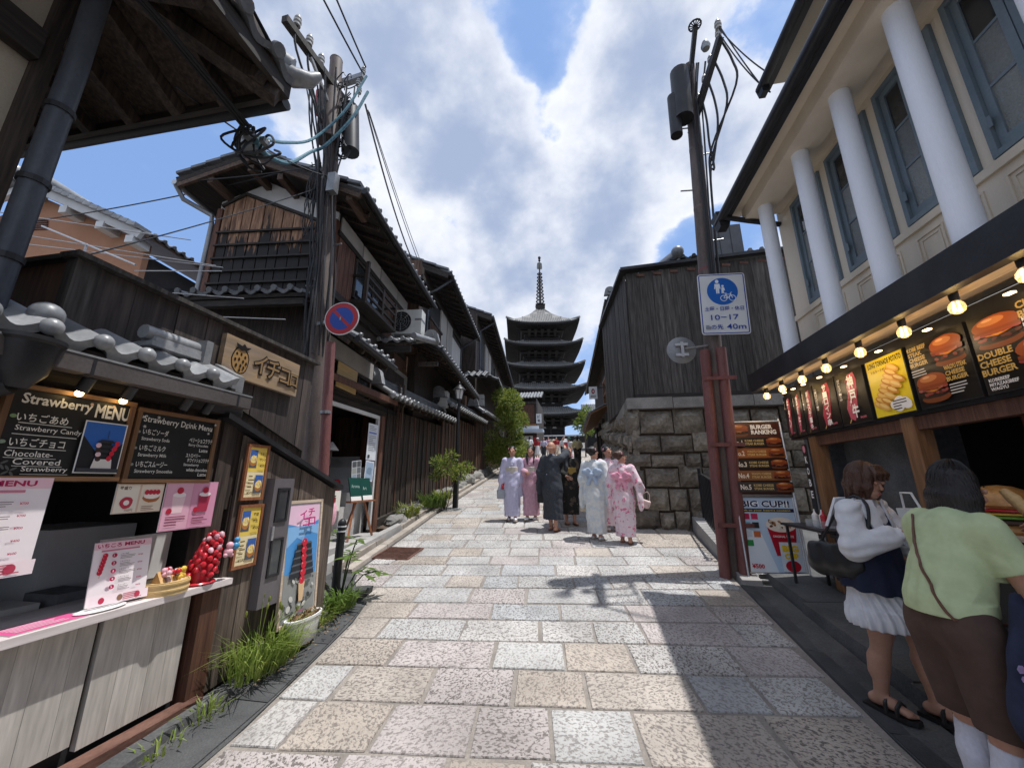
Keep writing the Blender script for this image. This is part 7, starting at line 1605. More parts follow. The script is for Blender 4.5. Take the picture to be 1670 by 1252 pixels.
for k in range(7):
    x0 = rq.uniform(-.1, .2); MB().tube([RP(8.9) + Vector((x0+.05,-.2,0)), RP(8.2) + Vector((x0*.8,-.17+.02*k,0)), RP(7.4) + Vector((x0*.6,-.15,0)), RP(6.0) + Vector((x0*.3+.03,-.13,0)), RP(4.5) + Vector((x0*.3+.03,-.14,0))], .013, 5).build('lead', 'cable_black', pr_)
for k, (q_, s_) in enumerate((((2.75,4.75,6.9),.06), ((2.8,4.6,6.95),.10), ((2.78,4.7,6.8),.14))): wire('%s of three wires from the right pole to the cream building gutter' % ('topmost','middle','lowest')[k], (2.52,5.2,8.95-.12*k), q_, s_, .010)

# shared-path road sign
rs_ = thing('path_sign', 'white rectangular road sign with blue disc for pedestrians and bicycles', 'road sign', (2.18, 5.77, 3.7))
u = Vector((1,0,-.04)).normalized(); v = Vector((.035,.0,1)).normalized(); p = Vector((1.845, 5.76, 3.715)); W_, H_ = .665, .985
rr = .04; pts = []
for cx_, cy_, a0 in ((W_-rr, rr, -90), (W_-rr, H_-rr, 0), (rr, H_-rr, 90), (rr, rr, 180)):
    for q in range(5): a = R(a0 + 22.5*q); pts.append((cx_ + rr*math.cos(a), cy_ + rr*math.sin(a)))
MB().prism(pts, p, u, v, (0,.015,0)).build('plate', 'white_paint', rs_)
S = Sheet(p, u, v, W_, H_); BL = '#1a3c9c'
ring = [(.035,.02),(W_-.035,.02),(W_-.02,.035),(W_-.02,H_-.035),(W_-.035,H_-.02),(.035,H_-.02),(.02,H_-.035),(.02,.035),(.035,.02)]; S.line(ring, .014, BL)
S.ell(.335,.690,.215,.222,'#1c63b8',44)
wh = '#e8ecf2'
S.ell(.27,.855,.026,.030,wh,14); S.poly([(.235,.815),(.305,.815),(.315,.73),(.30,.73),(.297,.775),(.292,.655),(.274,.655),(.271,.725),(.267,.655),(.248,.655),(.246,.775),(.24,.73),(.225,.73)],wh)
S.ell(.345,.775,.018,.020,wh,12); S.poly([(.325,.75),(.365,.75),(.372,.70),(.358,.70),(.356,.725),(.354,.655),(.34,.655),(.338,.69),(.336,.655),(.322,.655)],wh)
for cx_ in (.345, .465): S.line([(cx_+.045*math.cos(a*.42), .575+.045*math.sin(a*.42)) for a in range(16)], .010, wh)
S.line([(.345,.575),(.375,.635),(.445,.635),(.405,.575),(.345,.575)], .010, wh); S.line([(.405,.575),(.375,.645)], .010, wh); S.line([(.465,.575),(.44,.66),(.465,.668)], .010, wh); S.line([(.355,.652),(.39,.652)], .012, wh)
S.text('土曜・日曜・休日', .065, .372, .070, BL, width=.54, bold=.012); S.text('10−17', .14, .225, .085, BL, width=.38, bold=.008); S.text('この先', .055, .075, .080, BL, width=.24, bold=.012); S.text('40m', .345, .075, .085, BL, width=.26, bold=.008); S.rect(.06,.08,.13,.125,'#8d8f93')
S.build(rs_); MB().bar((2.16,5.78,4.3), (2.10,5.95,4.3), .06, .06).build('bracket', 'metal_grey', rs_); MB().bar((2.14,5.78,3.95), (2.08,5.95,3.95), .06, .06).build('bracket', 'metal_grey', rs_)
# back of a round traffic mirror
mr_ = thing('traffic_mirror', 'round traffic mirror seen from behind on an arm of the right pole', 'traffic mirror', (1.55, 5.85, 3.52))
MB().lathe([(0,.03),(.14,.02),(.205,0),(.21,-.01),(.20,-.015),(0,-.012)], (1.55, 5.85, 3.52), 30, 'y').build('mirror_back', 'mirror_grey' if 'mirror_grey' in MT else 'metal_grey', mr_, smooth=True)
MB().tube([(1.60,5.80,3.53),(1.98,5.92,3.60)], .014, 8).build('arm', 'alu', mr_)
for z in (3.42, 3.58): MB().box(1.46, 1.64, 5.80, 5.832, z, z+.04).build('clamp', 'alu', mr_)
MB().box(1.535, 1.575, 5.79, 5.80, 3.40, 3.64).build('clamp_bar', 'alu', mr_)
# iron railing
ir = thing('iron_railing', 'low black iron railing beside the right pole', 'railing', (2.1, 7.3, zg(7.3)))
A_, B_ = Vector((2.06, 6.55, 0)), Vector((2.24, 8.2, 0)); zr = lambda q: zg(q.y) + .10
for k in range(13):
    q = A_.lerp(B_, k/12); MB().bar((q.x,q.y,zr(q)), (q.x,q.y,zr(q)+(1.06 if k in (0,12) else .98)), .045 if k in (0,12) else .022, .045 if k in (0,12) else .022, up=(1,0,0)).build('post' if k in (0,12) else 'bar', 'metal_black', ir)
for h_ in (.12, .97): MB().bar(A_ + Vector((0,0,zr(A_)+h_)), B_ + Vector((0,0,zr(B_)+h_)), .03, .035).build('rail', 'metal_black', ir)
tn = thing('paper_notice', 'pale strip of paper tied to the iron railing', 'notice', (2.05, 6.6, 1.2)); part(tn, 'strip', 'paper', (2.01, 2.018, 6.62, 6.70, 1.05, 1.50))

# ------------------------------------------------------------------ street lamp
lp = thing('street_lamp', 'slim black lantern street lamp before the plank walls', 'street lamp', (-3.3, 10.1, zg(10.1)))
z0 = zg(10.1); MB().box(-3.36, -3.24, 10.04, 10.16, z0-.05, z0+1.1).build('base', 'metal_black', lp); MB().tube([(-3.3,10.1,z0+1.1),(-3.3,10.1,z0+2.85)], [.05,.04], 12).build('post', 'metal_black', lp, smooth=True)
mb = MB(); mb.lathe([(.05,0),(.07,.03),(.09,.05)], (-3.3,10.1,z0+2.85), 8); mb.build('lantern_foot', 'metal_black', lp)
MB().lathe([(.085,0),(.125,.26),(.10,.27)], (-3.3,10.1,z0+2.90), 6).build('lantern_glass', 'lamp_glass' if 'lamp_glass' in MT else 'paper', lp)
for a in range(6): q = R(60*a); MB().bar((-3.3+.088*math.cos(q),10.1+.088*math.sin(q),z0+2.9), (-3.3+.128*math.cos(q),10.1+.128*math.sin(q),z0+3.16), .014, .014).build('lantern_rib', 'metal_black', lp)
MB().lathe([(.18,0),(.17,.02),(.10,.08),(.06,.12),(.05,.16),(.025,.17),(.03,.21),(0,.25)], (-3.3,10.1,z0+3.165), 12).build('lantern_roof', 'metal_black', lp, smooth=True)

# bollards by the shed
for k, (x, y, lab) in enumerate(((-2.76, 3.98, 'nearer black bollard with white bands at the end of the shed'), (-2.86, 4.45, 'farther black bollard behind the first one by the leafy plant'))):
    t = thing('bollard', lab, 'bollard', (x, y, zg(y)), 'black bollards'); z0 = zg(y) + .02
    MB().lathe([(.048,0),(.046,.78),(.052,.785),(.052,.80),(.046,.805)], (x,y,z0), 16).build('post', 'metal_black', t, smooth=True); MB().lathe([(.046,.806),(.050,.83),(.044,.86),(.02,.885),(0,.89)], (x,y,z0), 16).build('cap', 'metal_black', t, smooth=True)
    for z in (.74, .795): MB().lathe([(.0535,z),(.0535,z+.014)], (x,y,z0), 16).build('band', 'white_paint', t)

# ------------------------------------------------------------------ things in the stepped entrance
ez = thing('easel', 'small red-brown wooden easel on the entrance landing', 'easel', (-3.95, 6.65, .64))
for p, q in (((-3.86,6.20,.64),(-3.98,6.50,1.32)), ((-3.86,6.98,.64),(-3.98,6.78,1.32)), ((-4.22,6.6,.64),(-4.0,6.62,1.32))): MB().bar(p, q, .03, .03).build('leg', 'wood_red_f', ez)
MB().bar((-3.92,6.22,1.27), (-3.92,7.02,1.27), .10, .03).build('ledge', 'wood_red_f', ez)
def book(S): S.rect(0,0,S.w,S.h,'#17443c'); S.rect(0,0,S.w*.46,S.h*.18,'#e3e2dd'); S.rect(S.w*.54,0,S.w,S.h*.2,'#e3e2dd'); S.line([(S.w*.5,0),(S.w*.5,S.h)],.006,'#0d2a25'); S.text('Aroma', S.w*.08, S.h*.55, S.h*.16, '#9fb4ab', maxw=S.w*.36); S.text('Art', S.w*.58, S.h*.45, S.h*.16, '#9fb4ab')
sheet_thing('menu_book', 'dark green open menu standing on the easel', (-3.91, 6.28, 1.285), YU, Vector((-.25,0,1)), .70, .40, book, .012, 'leather_black', 'menu')
def white_sign(S): S.rect(0,0,S.w,S.h,'#e6e2d6'); S.text('店', S.w*.55, S.h*.45, S.h*.38, '#3c2a26', bold=.02); S.text('1710', S.w*.48, S.h*.12, S.h*.16, '#3c2a26'); S.ell(S.w*.12,S.h*.4,S.w*.04,S.h*.08,'#8f2a30',10)
sheet_thing('shop_notice', 'cream notice board leaning beside the easel', (-3.98, 5.52, 1.14), YU, ZU, .55, .32, white_sign, .015, 'white_paint', 'notice')
def long_sheet(S):
    S.rect(0,0,S.w,S.h,'#dfe2e6'); S.rect(S.w*.1,S.h*.72,S.w*.9,S.h*.77,'#6f86c4'); small_lines(S, S.w*.12, S.h*.92, S.w*.76, 3, S.h*.05, '#6c6f78', S.h*.015, 1); small_lines(S, S.w*.12, S.h*.66, S.w*.76, 9, S.h*.05, '#6c6f78', S.h*.014, 2); S.rect(S.w*.12,S.h*.06,S.w*.32,S.h*.14,'#3a3c42')
sheet_thing('long_notice', 'long white printed notice taped to the door frame', (-4.125, 6.98, 2.02), YU, ZU, .36, .72, long_sheet)
def photo_sheet(S, seed):
    r = random.Random(seed); S.rect(0,0,S.w,S.h,'#c9ccce')
    for i in range(3):
        for j in range(2): S.rect(S.w*(.06+.48*j), S.h*(.05+.32*i), S.w*(.48+.46*j), S.h*(.33+.32*i), r.choice(['#6b6f72','#8fa0ad','#9a9d94','#55585a']))
sheet_thing('photo_card', 'left of two grey photo cards pinned inside the entrance', (-4.02, 6.40, 1.60), Vector((0,1,.12)), Vector((0,-.12,1)), .30, .36, lambda S: photo_sheet(S, 1)); sheet_thing('photo_card', 'right of two photo cards pinned inside the entrance, bluish', (-4.02, 6.80, 1.62), Vector((0,1,-.05)), Vector((0,.05,1)), .30, .38, lambda S: (S.rect(0,0,S.w,S.h,'#dfe4ea'), S.rect(S.w*.06,S.h*.06,S.w*.94,S.h*.94,'#9fb3c8'), S.ell(S.w*.5,S.h*.5,S.w*.3,S.h*.2,'#7f93a8',12,wob=.2)))
rt = thing('red_tin', 'small red tin standing on the entrance steps', 'tin', (-4.75, 6.75, 1.56)); MB().lathe([(0,0),(.075,0),(.08,.02),(.08,.2),(.07,.22),(.05,.25),(0,.25)], (-4.75,7.05,1.40), 14).build('body', 'plastic_red', rt, smooth=True)
rt = thing('paper_roll', 'tall beige paper cylinder on the entrance steps', 'paper roll', (-4.5, 6.35, 1.26)); MB().lathe([(0,0),(.12,0),(.12,.62),(.11,.62),(0,.60)], (-4.62,6.46,.90), 16).build('body', 'bag_cream', rt, smooth=True)
bx_ = thing('roofed_post_box', 'dark roofed letter box by the red conduit', 'letter box', (-4.1, 5.62, 2.0)); part(bx_, 'box', 'wood_black', (-4.2, -4.0, 5.48, 5.74, 1.86, 2.10)); MB().prism([(-.19,0),(.19,0),(0,.13)], (-4.28,5.61,2.10), (0,1,0), (0,0,1), (.36,0,0)).build('roof', 'metal_grey', bx_)
rb_ = thing('pink_bottle_lamp', 'pink glass jar with red lid standing at the shed corner', 'jar', (-3.5, 5.15, 1.1)); MB().lathe([(0,0),(.07,0),(.09,.1),(.08,.25),(.05,.3),(0,.3)], (-3.55,5.2,1.02), 14).build('jar', 'plastic_pink', rb_, smooth=True); MB().lathe([(0,.3),(.06,.3),(.06,.36),(0,.36)], (-3.55,5.2,1.02), 14).build('lid', 'plastic_red', rb_)

# ------------------------------------------------------------------ greenery
def leaf_quad(mb, p, d, up, L, W, fold=.25):
    """pointed leaf: base p, along d"""
    d = Vector(d).normalized(); s = d.cross(Vector(up)); s = s.normalized() if s.length > 1e-4 else Vector((1,0,0)); n = s.cross(d)
    mb.add([p, p + d*L*.45 + s*W*.5 + n*W*fold, p + d*L, p + d*L*.45 - s*W*.5 + n*W*fold, p + d*L*.5], [(0,1,4),(1,2,4),(2,3,4),(3,0,4)])
def rdir(r, zmin=-.3): 
    while 1:
        v = Vector((r.uniform(-1,1), r.uniform(-1,1), r.uniform(zmin,1)))
        if .1 < v.length < 1: return v.normalized()
def bush(name, label, cat, base, clumps, n, L, W, m, m2, trunk, seed, stems=None, group=None):
    r = random.Random(seed); t = thing(name, label, cat, base, group)
    a, b = MB(), MB(); tot = sum(c[1]**2 for c in clumps)
    for c, rad, sq in clumps:
        c = Vector(c)
        for _ in range(int(n * rad**2 / tot)):
            d = rdir(r, -.6); p = c + Vector((d.x, d.y, d.z*sq)) * rad * (r.random()**.4)
            dd = (d + rdir(r, -.8)*.8).normalized()
            leaf_quad(a if r.random() < .55 else b, p, dd, rdir(r, 0), L*r.uniform(.6,1.2), W*r.uniform(.7,1.2))
    tag(a.build('crown', m, t, fix=False), kind='stuff'); tag(b.build('crown', m2, t, fix=False), kind='stuff')
    for pts, rad in trunk: MB().tube(pts, rad, 8).build('trunk', 'wood_brown', t, smooth=True)
    return t
zt_ = zg(17.5)
rt_ = random.Random(31); cl = []
for i in range(26):
    h_ = rt_.uniform(.2, 3.2); w_ = .95 if h_ < 2.2 else .6
    cl.append(((-3.35 + rt_.uniform(-w_, w_)*.75, 17.6 + rt_.uniform(-.7,.7), zt_ + .5 + h_), rt_.uniform(.28,.46), 1.0))
bush('evergreen_tree', 'bushy yellow-green tree at the upper end of the plank walls', 'tree', (-3.4, 17.6, zt_), cl, 9000, .16, .055, 'leaf_yellow', 'leaf_mid', [([(-3.4,17.6,zt_),(-3.38,17.6,zt_+1.2),(-3.3,17.55,zt_+2.6)],[.07,.06,.03]), ([(-3.38,17.6,zt_+1.0),(-3.8,17.4,zt_+2.2)],[.04,.02]), ([(-3.38,17.6,zt_+1.1),(-2.95,17.7,zt_+2.3)],[.04,.02])], 5)
zl = zg(9.85); cl = [((-3.45,9.75,1.95),.30,.8), ((-3.15,9.85,1.80),.26,.8), ((-3.65,9.7,2.10),.22,.7), ((-3.0,9.95,1.98),.18,.7), ((-3.35,9.8,2.28),.18,.8), ((-3.75,9.8,1.75),.16,.7)]
bush('nandina_shrub', 'airy light-green shrub growing in front of the lamp post', 'shrub', (-3.45, 9.85, zl), cl, 900, .105, .040, 'leaf_yellow', 'leaf_mid', [([(-3.5,9.85,zl),(-3.45,9.8,zl+.6),(-3.4,9.78,zl+1.2)],[.012,.010,.006]), ([(-3.52,9.85,zl),(-3.6,9.8,zl+.7),(-3.65,9.75,zl+1.25)],[.012,.010,.005]), ([(-3.46,9.86,zl),(-3.3,9.85,zl+.6),(-3.15,9.86,zl+1.0)],[.012,.010,.005])], 6)
cl = [((.35,31,6.5),.5,1),((.0,31,6.0),.5,1),((.6,31.2,7.1),.4,1),((.5,31,5.6),.5,1)]
bush('small_tree', 'small green tree beside the crowd under the pagoda', 'tree', (.3, 31, zg(31)), cl, 900, .28, .10, 'leaf_mid', 'leaf_yellow', [([(.35,31,zg(31)),(.35,31,6.2)],[.06,.03])], 8)
# rocks and ferns at the foot of the plank walls
rr_ = random.Random(12); y = 8.1; k = 0
while y < 19:
    x = leftX(y) - .52 + rr_.uniform(-.05,.05); s = rr_.uniform(.14,.28) if y < 14 else rr_.uniform(.2,.38); mb = MB(); mb.ball((0,0,0), (s, s*1.25, s*.8), 9, 6)
    mb.v = [tuple(Vector(p) * (1 + rr_.uniform(-.16,.16))) for p in mb.v]
    ph = ('nearest', 'second', 'third', 'fourth', 'fifth', 'sixth', 'seventh', 'eighth', 'ninth', 'tenth', 'eleventh', 'twelfth', 'thirteenth', 'fourteenth', 'fifteenth', 'sixteenth', 'seventeenth', 'eighteenth', 'nineteenth', 'twentieth')
    o = mb.build('garden_rock', 'rock'); o.location = (x, y, zg(y) + s*.3); tag(o, '%s grey rock in the row along the foot of the plank walls' % (ph[k] if k < 20 else 'far'), 'rock', 'rocks along the plank walls'); k += 1
    y += s*rr_.uniform(2.0, 2.9)
def tuft(name, label, c, n, h, spread, m, seed, group='grass tufts and weeds', wd=.0065, cat='grass', seedheads=0):
    r = random.Random(seed); mb = MB(); c = Vector(c)
    for _ in range(n):
        a = r.uniform(0, 6.28); q = r.random()**.6*spread; b = c + Vector((math.cos(a)*q*.7, math.sin(a)*q, 0)); hh = h*r.uniform(.35,1.0); l = r.uniform(.2,1.15)*hh
        a2 = a + r.uniform(-.7,.7); d = Vector((math.cos(a2), math.sin(a2), 0)); s = Vector((-d.y, d.x, 0))*wd*r.uniform(.5,1)
        p1 = b + d*l*.3 + Vector((0,0,hh*.6)); p2 = b + d*l + Vector((0,0,hh*r.uniform(.5,1)))
        mb.add([b-s, b+s, p1+s*.8, p1-s*.8, p2], [(0,1,2,3),(3,2,4)])
    t = thing(name, label, cat, c, group); mb.build('blades', m, t, fix=False)
    for i in range(seedheads):
        a = r.uniform(0,6.28); p = c + Vector((math.cos(a)*spread*.6, math.sin(a)*spread*.6, h*r.uniform(.95,1.15))); MB().ball(p, (.010,.010,.024), 7, 6).build('seed_head', 'leaf_yellow', t); MB().tube([c, c.lerp(p,.5)+Vector((0,0,.06)), p], .0025, 4).build('stalk', 'grass', t)
    return t
tuft('grass_tuft', 'big bright grass tuft with seed heads at the shed foot', (-2.50, 2.95, zg(2.95)+.05), 260, .46, .20, 'grass', 1, seedheads=6)
tuft('grass_tuft', 'grass tuft right beside the white planter', (-2.46, 3.14, zg(3.14)+.05), 170, .34, .16, 'grass', 2, seedheads=2)
tuft('grass_tuft', 'small sparse grass tuft on the kerb below the counter', (-2.44, 2.52, zg(2.5)+.04), 45, .12, .14, 'grass', 3)
tuft('grass_tuft', 'tiny grass tuft in the gutter joint nearest the viewer', (-2.42, 2.22, zg(2.2)+.03), 30, .08, .12, 'grass', 4)
tuft('grass_tuft', 'weedy grass at the foot of the nearer bollard', (-2.62, 3.84, zg(3.84)+.04), 150, .24, .18, 'grass', 5)
tuft('grass_tuft', 'weedy grass between the two bollards', (-2.62, 4.2, zg(4.2)+.04), 130, .28, .18, 'leaf_mid', 6, wd=.016)
tuft('fern_tuft', 'fern-like tuft by the first rocks below the plank wall', (-3.92, 8.6, zg(8.6)+.1), 160, .38, .32, 'leaf_yellow', 7, wd=.018)
tuft('fern_tuft', 'dense fern tuft around the lamp post foot', (-3.75, 9.7, zg(9.7)+.1), 220, .50, .42, 'leaf_mid', 8, wd=.02)
tuft('fern_tuft', 'small fern tuft uphill of the lamp post', (-3.95, 10.9, zg(10.9)+.1), 120, .35, .34, 'leaf_yellow', 9, wd=.02)
# broad-leaved plant behind the bollards
bp_ = thing('broadleaf_plant', 'broad-leaved green plant spreading behind the bollards', 'plant', (-2.85, 4.55, zg(4.5))); r = random.Random(15); mb = MB()
for i, (sx, sy, sz) in enumerate(((-2.95,4.5,1.0),(-2.75,4.62,.92),(-2.55,4.5,.62),(-2.45,4.62,.58),(-2.9,4.75,.75),(-2.7,4.4,.78))):
    top = Vector((sx,sy,sz)); MB().tube([(-2.85,4.55,zg(4.5)), Vector((-2.85,4.55,zg(4.5))).lerp(top,.6)+Vector((0,0,.08)), top], .008, 5).build('stem', 'leaf_dark', bp_)
    for q in range(8): a = q*.8 + i; leaf_quad(mb, top + Vector((0,0,-.03*(q%3))), Vector((math.cos(a), math.sin(a), r.uniform(-.35,.25))), (0,0,1), r.uniform(.14,.22), r.uniform(.06,.085), .15)
mb.build('leaves', 'leaf_mid', bp_, fix=False)
# white oval planter with dead leaves
pn = thing('planter', 'white oval planter full of dead leaves at the shed foot', 'planter', (-2.50, 3.45, zg(3.45)))
MB().lathe([(.0,0),(.085,0),(.10,.02),(.115,.19),(.125,.195),(.125,.215),(.108,.215),(.10,.15),(0,.15)], (-2.50,3.45,zg(3.45)+.055), 26, sx=.75, sy=1.75).build('tub', 'white_paint', pn, smooth=True)
r = random.Random(3); mb = MB()
for i in range(150): a = r.uniform(0,6.28); q = r.random()**.5; leaf_quad(mb, Vector((-2.50+.075*q*math.cos(a), 3.45+.175*q*math.sin(a), zg(3.45)+.23+r.uniform(0,.05))), rdir(r,-.1), rdir(r,0), r.uniform(.03,.06), .028)
tag(mb.build('dead_leaves', 'dry_leaf', pn, fix=False), kind='stuff')
mb = MB()
for i in range(60): y = r.uniform(2.8,4.0); x = r.uniform(-2.58,-2.3); leaf_quad(mb, Vector((x,y,zg(y)+.078 if x < -2.45 else zg(y)+.07)), Vector((r.uniform(-1,1),r.uniform(-1,1),.05)), (0,0,1), r.uniform(.02,.045), .02)
tag(mb.build('fallen_leaves', 'dry_leaf', None, fix=False), 'dry brown leaves scattered along the shed kerb', 'leaves', kind='stuff')

# ------------------------------------------------------------------ people: smooth-blended bodies
class SDF:
    def __init__(s, lo, hi, h):
        s.h = h; s.lo = np.array(lo, np.float32); n = np.ceil((np.array(hi) - np.array(lo)) / h).astype(int) + 1
        s.ax = [s.lo[i] + h * np.arange(n[i], dtype=np.float32) for i in range(3)]; s.F = np.full(n, .3, np.float32)
    def _win(s, lo, hi):
        sl = []
        for i in range(3):
            a = max(0, int((lo[i] - s.lo[i]) / s.h)); b = min(len(s.ax[i]), int((hi[i] - s.lo[i]) / s.h) + 2)
            if b <= a: return None
            sl.append(slice(a, b))
        return tuple(sl)
    def _pts(s, w): return np.meshgrid(s.ax[0][w[0]], s.ax[1][w[1]], s.ax[2][w[2]], indexing='ij', sparse=True)
    def _mix(s, w, d, k):
        f = s.F[w]
        if k <= 0: s.F[w] = np.minimum(f, d)
        else:
            t = np.clip(.5 + .5*(f - d)/k, 0, 1); s.F[w] = f + (d - f)*t - k*t*(1-t)
    def cone(s, a, b, ra, rb=None, k=.02, sq=None):
        """tapered capsule; sq=(axis, factor): squeezed along that axis"""
        rb = ra if rb is None else rb; a, b = np.array(a, np.float32), np.array(b, np.float32); m = max(ra, rb) * (max(1, sq[1]) if sq else 1) + k + 2*s.h
        w = s._win(np.minimum(a, b) - m, np.maximum(a, b) + m)
        if w is None: return s
        X, Y, Z = s._pts(w); P = [X - a[0], Y - a[1], Z - a[2]]; d = b - a
        if sq:
            ax = np.array(sq[0], np.float32); ax /= np.linalg.norm(ax); dot = P[0]*ax[0] + P[1]*ax[1] + P[2]*ax[2]; c = (1/sq[1] - 1)
            P = [P[i] + ax[i]*dot*c for i in range(3)]; d = d + ax*(d@ax)*c
        L = float(d@d) + 1e-9; t = np.clip((P[0]*d[0] + P[1]*d[1] + P[2]*d[2]) / L, 0, 1)
        q = np.sqrt((P[0]-d[0]*t)**2 + (P[1]-d[1]*t)**2 + (P[2]-d[2]*t)**2) - (ra + (rb-ra)*t)
        if sq and sq[1] < 1: q = q * (.5 + .5*sq[1])
        s._mix(w, q, k); return s
    def chain(s, pts, rs, k=.02, sq=None):
        for i in range(len(pts)-1): s.cone(pts[i], pts[i+1], rs[i], rs[i+1], k, sq)
        return s
    def ell(s, c, r, k=.02, cut=False, rx=0.):
        c = np.array(c, np.float32); m = max(r) + k + 2*s.h; w = s._win(c - m, c + m)
        if w is None: return s
        X, Y, Z = s._pts(w); x, y, z = X - c[0], Y - c[1], Z - c[2]
        if rx: y, z = y*math.cos(rx) + z*math.sin(rx), -y*math.sin(rx) + z*math.cos(rx)
        g = np.sqrt((x/r[0])**2 + (y/r[1])**2 + (z/r[2])**2); d = (g - 1) * min(r)
        if cut: s.F[w] = np.maximum(s.F[w], -d)
        else: s._mix(w, d, k)
        return s
    def plane(s, n, d0):
        """keep where n.p < d0"""
        X, Y, Z = np.meshgrid(*s.ax, indexing='ij', sparse=True); s.F = np.maximum(s.F, X*n[0] + Y*n[1] + Z*n[2] - d0); return s
    def warp(s, fn):
        X, Y, Z = np.meshgrid(*s.ax, indexing='ij', sparse=True); s.F = s.F + fn(X, Y, Z).astype(np.float32); return s
    def at(s, p):
        i = [min(max(int(round((p[k] - s.lo[k]) / s.h)), 0), len(s.ax[k]) - 1) for k in range(3)]; return float(s.F[i[0], i[1], i[2]])
    def mesh(s):
        F = s.F; n = F.shape; I = F < 0
        cnt = np.zeros((n[0]-1, n[1]-1, n[2]-1), np.int8)
        cs = [(i, j, k) for i in (0,1) for j in (0,1) for k in (0,1)]
        sl = lambda c: tuple(slice(c[q], n[q]-1+c[q]) for q in range(3))
        for c in cs: cnt += I[sl(c)]
        act = (cnt > 0) & (cnt < 8); idx = -np.ones(act.shape, np.int64); ids = np.argwhere(act); idx[act] = np.arange(len(ids))
        if not len(ids): return [], []
        acc = np.zeros((len(ids), 3), np.float32); num = np.zeros(len(ids), np.float32)
        vals = {c: F[ids[:,0]+c[0], ids[:,1]+c[1], ids[:,2]+c[2]] for c in cs}
        for c in cs:
            for a in range(3):
                if c[a]: continue
                e = list(c); e[a] = 1; f0, f1 = vals[c], vals[tuple(e)]; m = (f0 < 0) != (f1 < 0); t = np.where(m, f0 / (f0 - f1 + 1e-12), 0)
                p = np.tile(np.array(c, np.float32), (len(ids), 1)); p[:, a] += t; acc += p * m[:, None]; num += m
        V = s.lo + s.h * (ids + acc / num[:, None]); faces = []
        for a in range(3):
            b, c = (a+1) % 3, (a+2) % 3
            s0 = [slice(1, n[q]-1) for q in range(3)]; s0[a] = slice(0, n[a]-1); s1 = list(s0); s1[a] = slice(1, n[a])
            A, B = I[tuple(s0)], I[tuple(s1)]; off = np.array([1,1,1]); off[a] = 0
            for flip, M in ((False, A & ~B), (True, ~A & B)):
                e = np.argwhere(M) + off
                if not len(e): continue
                g = lambda db, dc: idx[tuple((e - np.eye(3, dtype=int)[b]*db - np.eye(3, dtype=int)[c]*dc).T)]
                q = np.stack([g(1,1), g(0,1), g(0,0), g(1,0)], 1); faces.append(q[:, ::-1] if flip else q)
        return V, np.concatenate(faces)
def sdf_obj(s, name, m, parent):
    V, Fc = s.mesh(); me = bpy.data.meshes.new(name); me.from_pydata([tuple(map(float, v)) for v in V], [], [tuple(map(int, f)) for f in Fc])
    me.polygons.foreach_set('use_smooth', [True]*len(me.polygons)); me.materials.append(MT[m]); o = bpy.data.objects.new(name, me); COL.objects.link(o); o.parent = parent; return o
def lpart(mb, name, m, parent, smooth=True): return mb.build(name, m, parent, smooth=smooth, local=True)
def hand(s, wrist, d, palm, sc=1.0, curl=.6, k=.008, side=1):
    """palm + four fingers + thumb; d = pointing direction, palm = direction the palm faces"""
    w = Vector(wrist); d = Vector(d).normalized(); pn = Vector(palm); pn = (pn - d*pn.dot(d)).normalized(); sd = d.cross(pn)*side
    kn = w + d*.085*sc
    s.cone(w, kn, .026*sc, .030*sc, k, (tuple(pn), .55)); s.cone(w + d*.03*sc - sd*.012*sc, kn - sd*.022*sc, .022*sc, .018*sc, k, (tuple(pn), .6)); s.cone(w + d*.03*sc + sd*.012*sc, kn + sd*.022*sc, .022*sc, .018*sc, k, (tuple(pn), .6))
    for i, (o_, L) in enumerate(((-.030,.068),(-.010,.078),(.010,.072),(.029,.056))):
        p = kn + sd*o_*sc; d1 = (d*math.cos(curl*.7) + pn*math.sin(curl*.7)); q = p + d1*L*.55*sc; d2 = (d*math.cos(curl*1.7) + pn*math.sin(curl*1.7)); e = q + d2*L*.5*sc
        s.cone(p, q, .0095*sc, .0088*sc, .004); s.cone(q, e, .0088*sc, .0072*sc, .003)
    t0 = w + d*.025*sc - sd*.026*sc; t1 = t0 + (d*.6 - sd*.75 + pn*.35).normalized()*.042*sc; t2 = t1 + (d*.9 - sd*.1 + pn*.4).normalized()*.032*sc
    s.cone(t0, t1, .013*sc, .011*sc, .006); s.cone(t1, t2, .011*sc, .0085*sc, .004)
def head(s, c, f=1.0, tilt=0., turn=0., k=.02, male=False):
    """c = head centre; returns map from head space to body space"""
    M = Matrix.Translation(c) @ Matrix.Rotation(turn, 4, 'Z') @ Matrix.Rotation(-tilt, 4, 'X') @ Matrix.Scale(f, 4); T = lambda x, y, z: tuple(M @ Vector((x,y,z)))
    s.ell(T(0,-.012,.022), (.074*f,.094*f,.092*f), k, rx=tilt); s.ell(T(0,.022,-.045), (.056*f,.064*f,.066*f), k, rx=tilt); s.cone(T(0,.05,-.09), T(0,.06,-.085), .026*f, .022*f, k)
    s.cone(T(0,.086,.005), T(0,.104,-.028), .009*f, .013*f, .008); s.cone(T(-.016,.086,-.066), T(.016,.086,-.066), .009*f, .009*f, .006)
    for sx in (-1, 1): s.ell(T(sx*.076,-.012,-.008), (.012*f,.022*f,.032*f), .006, rx=tilt); s.ell(T(sx*.030,.090,.012), (.018*f,.014*f,.014*f), .006, cut=False); 
    return T, M
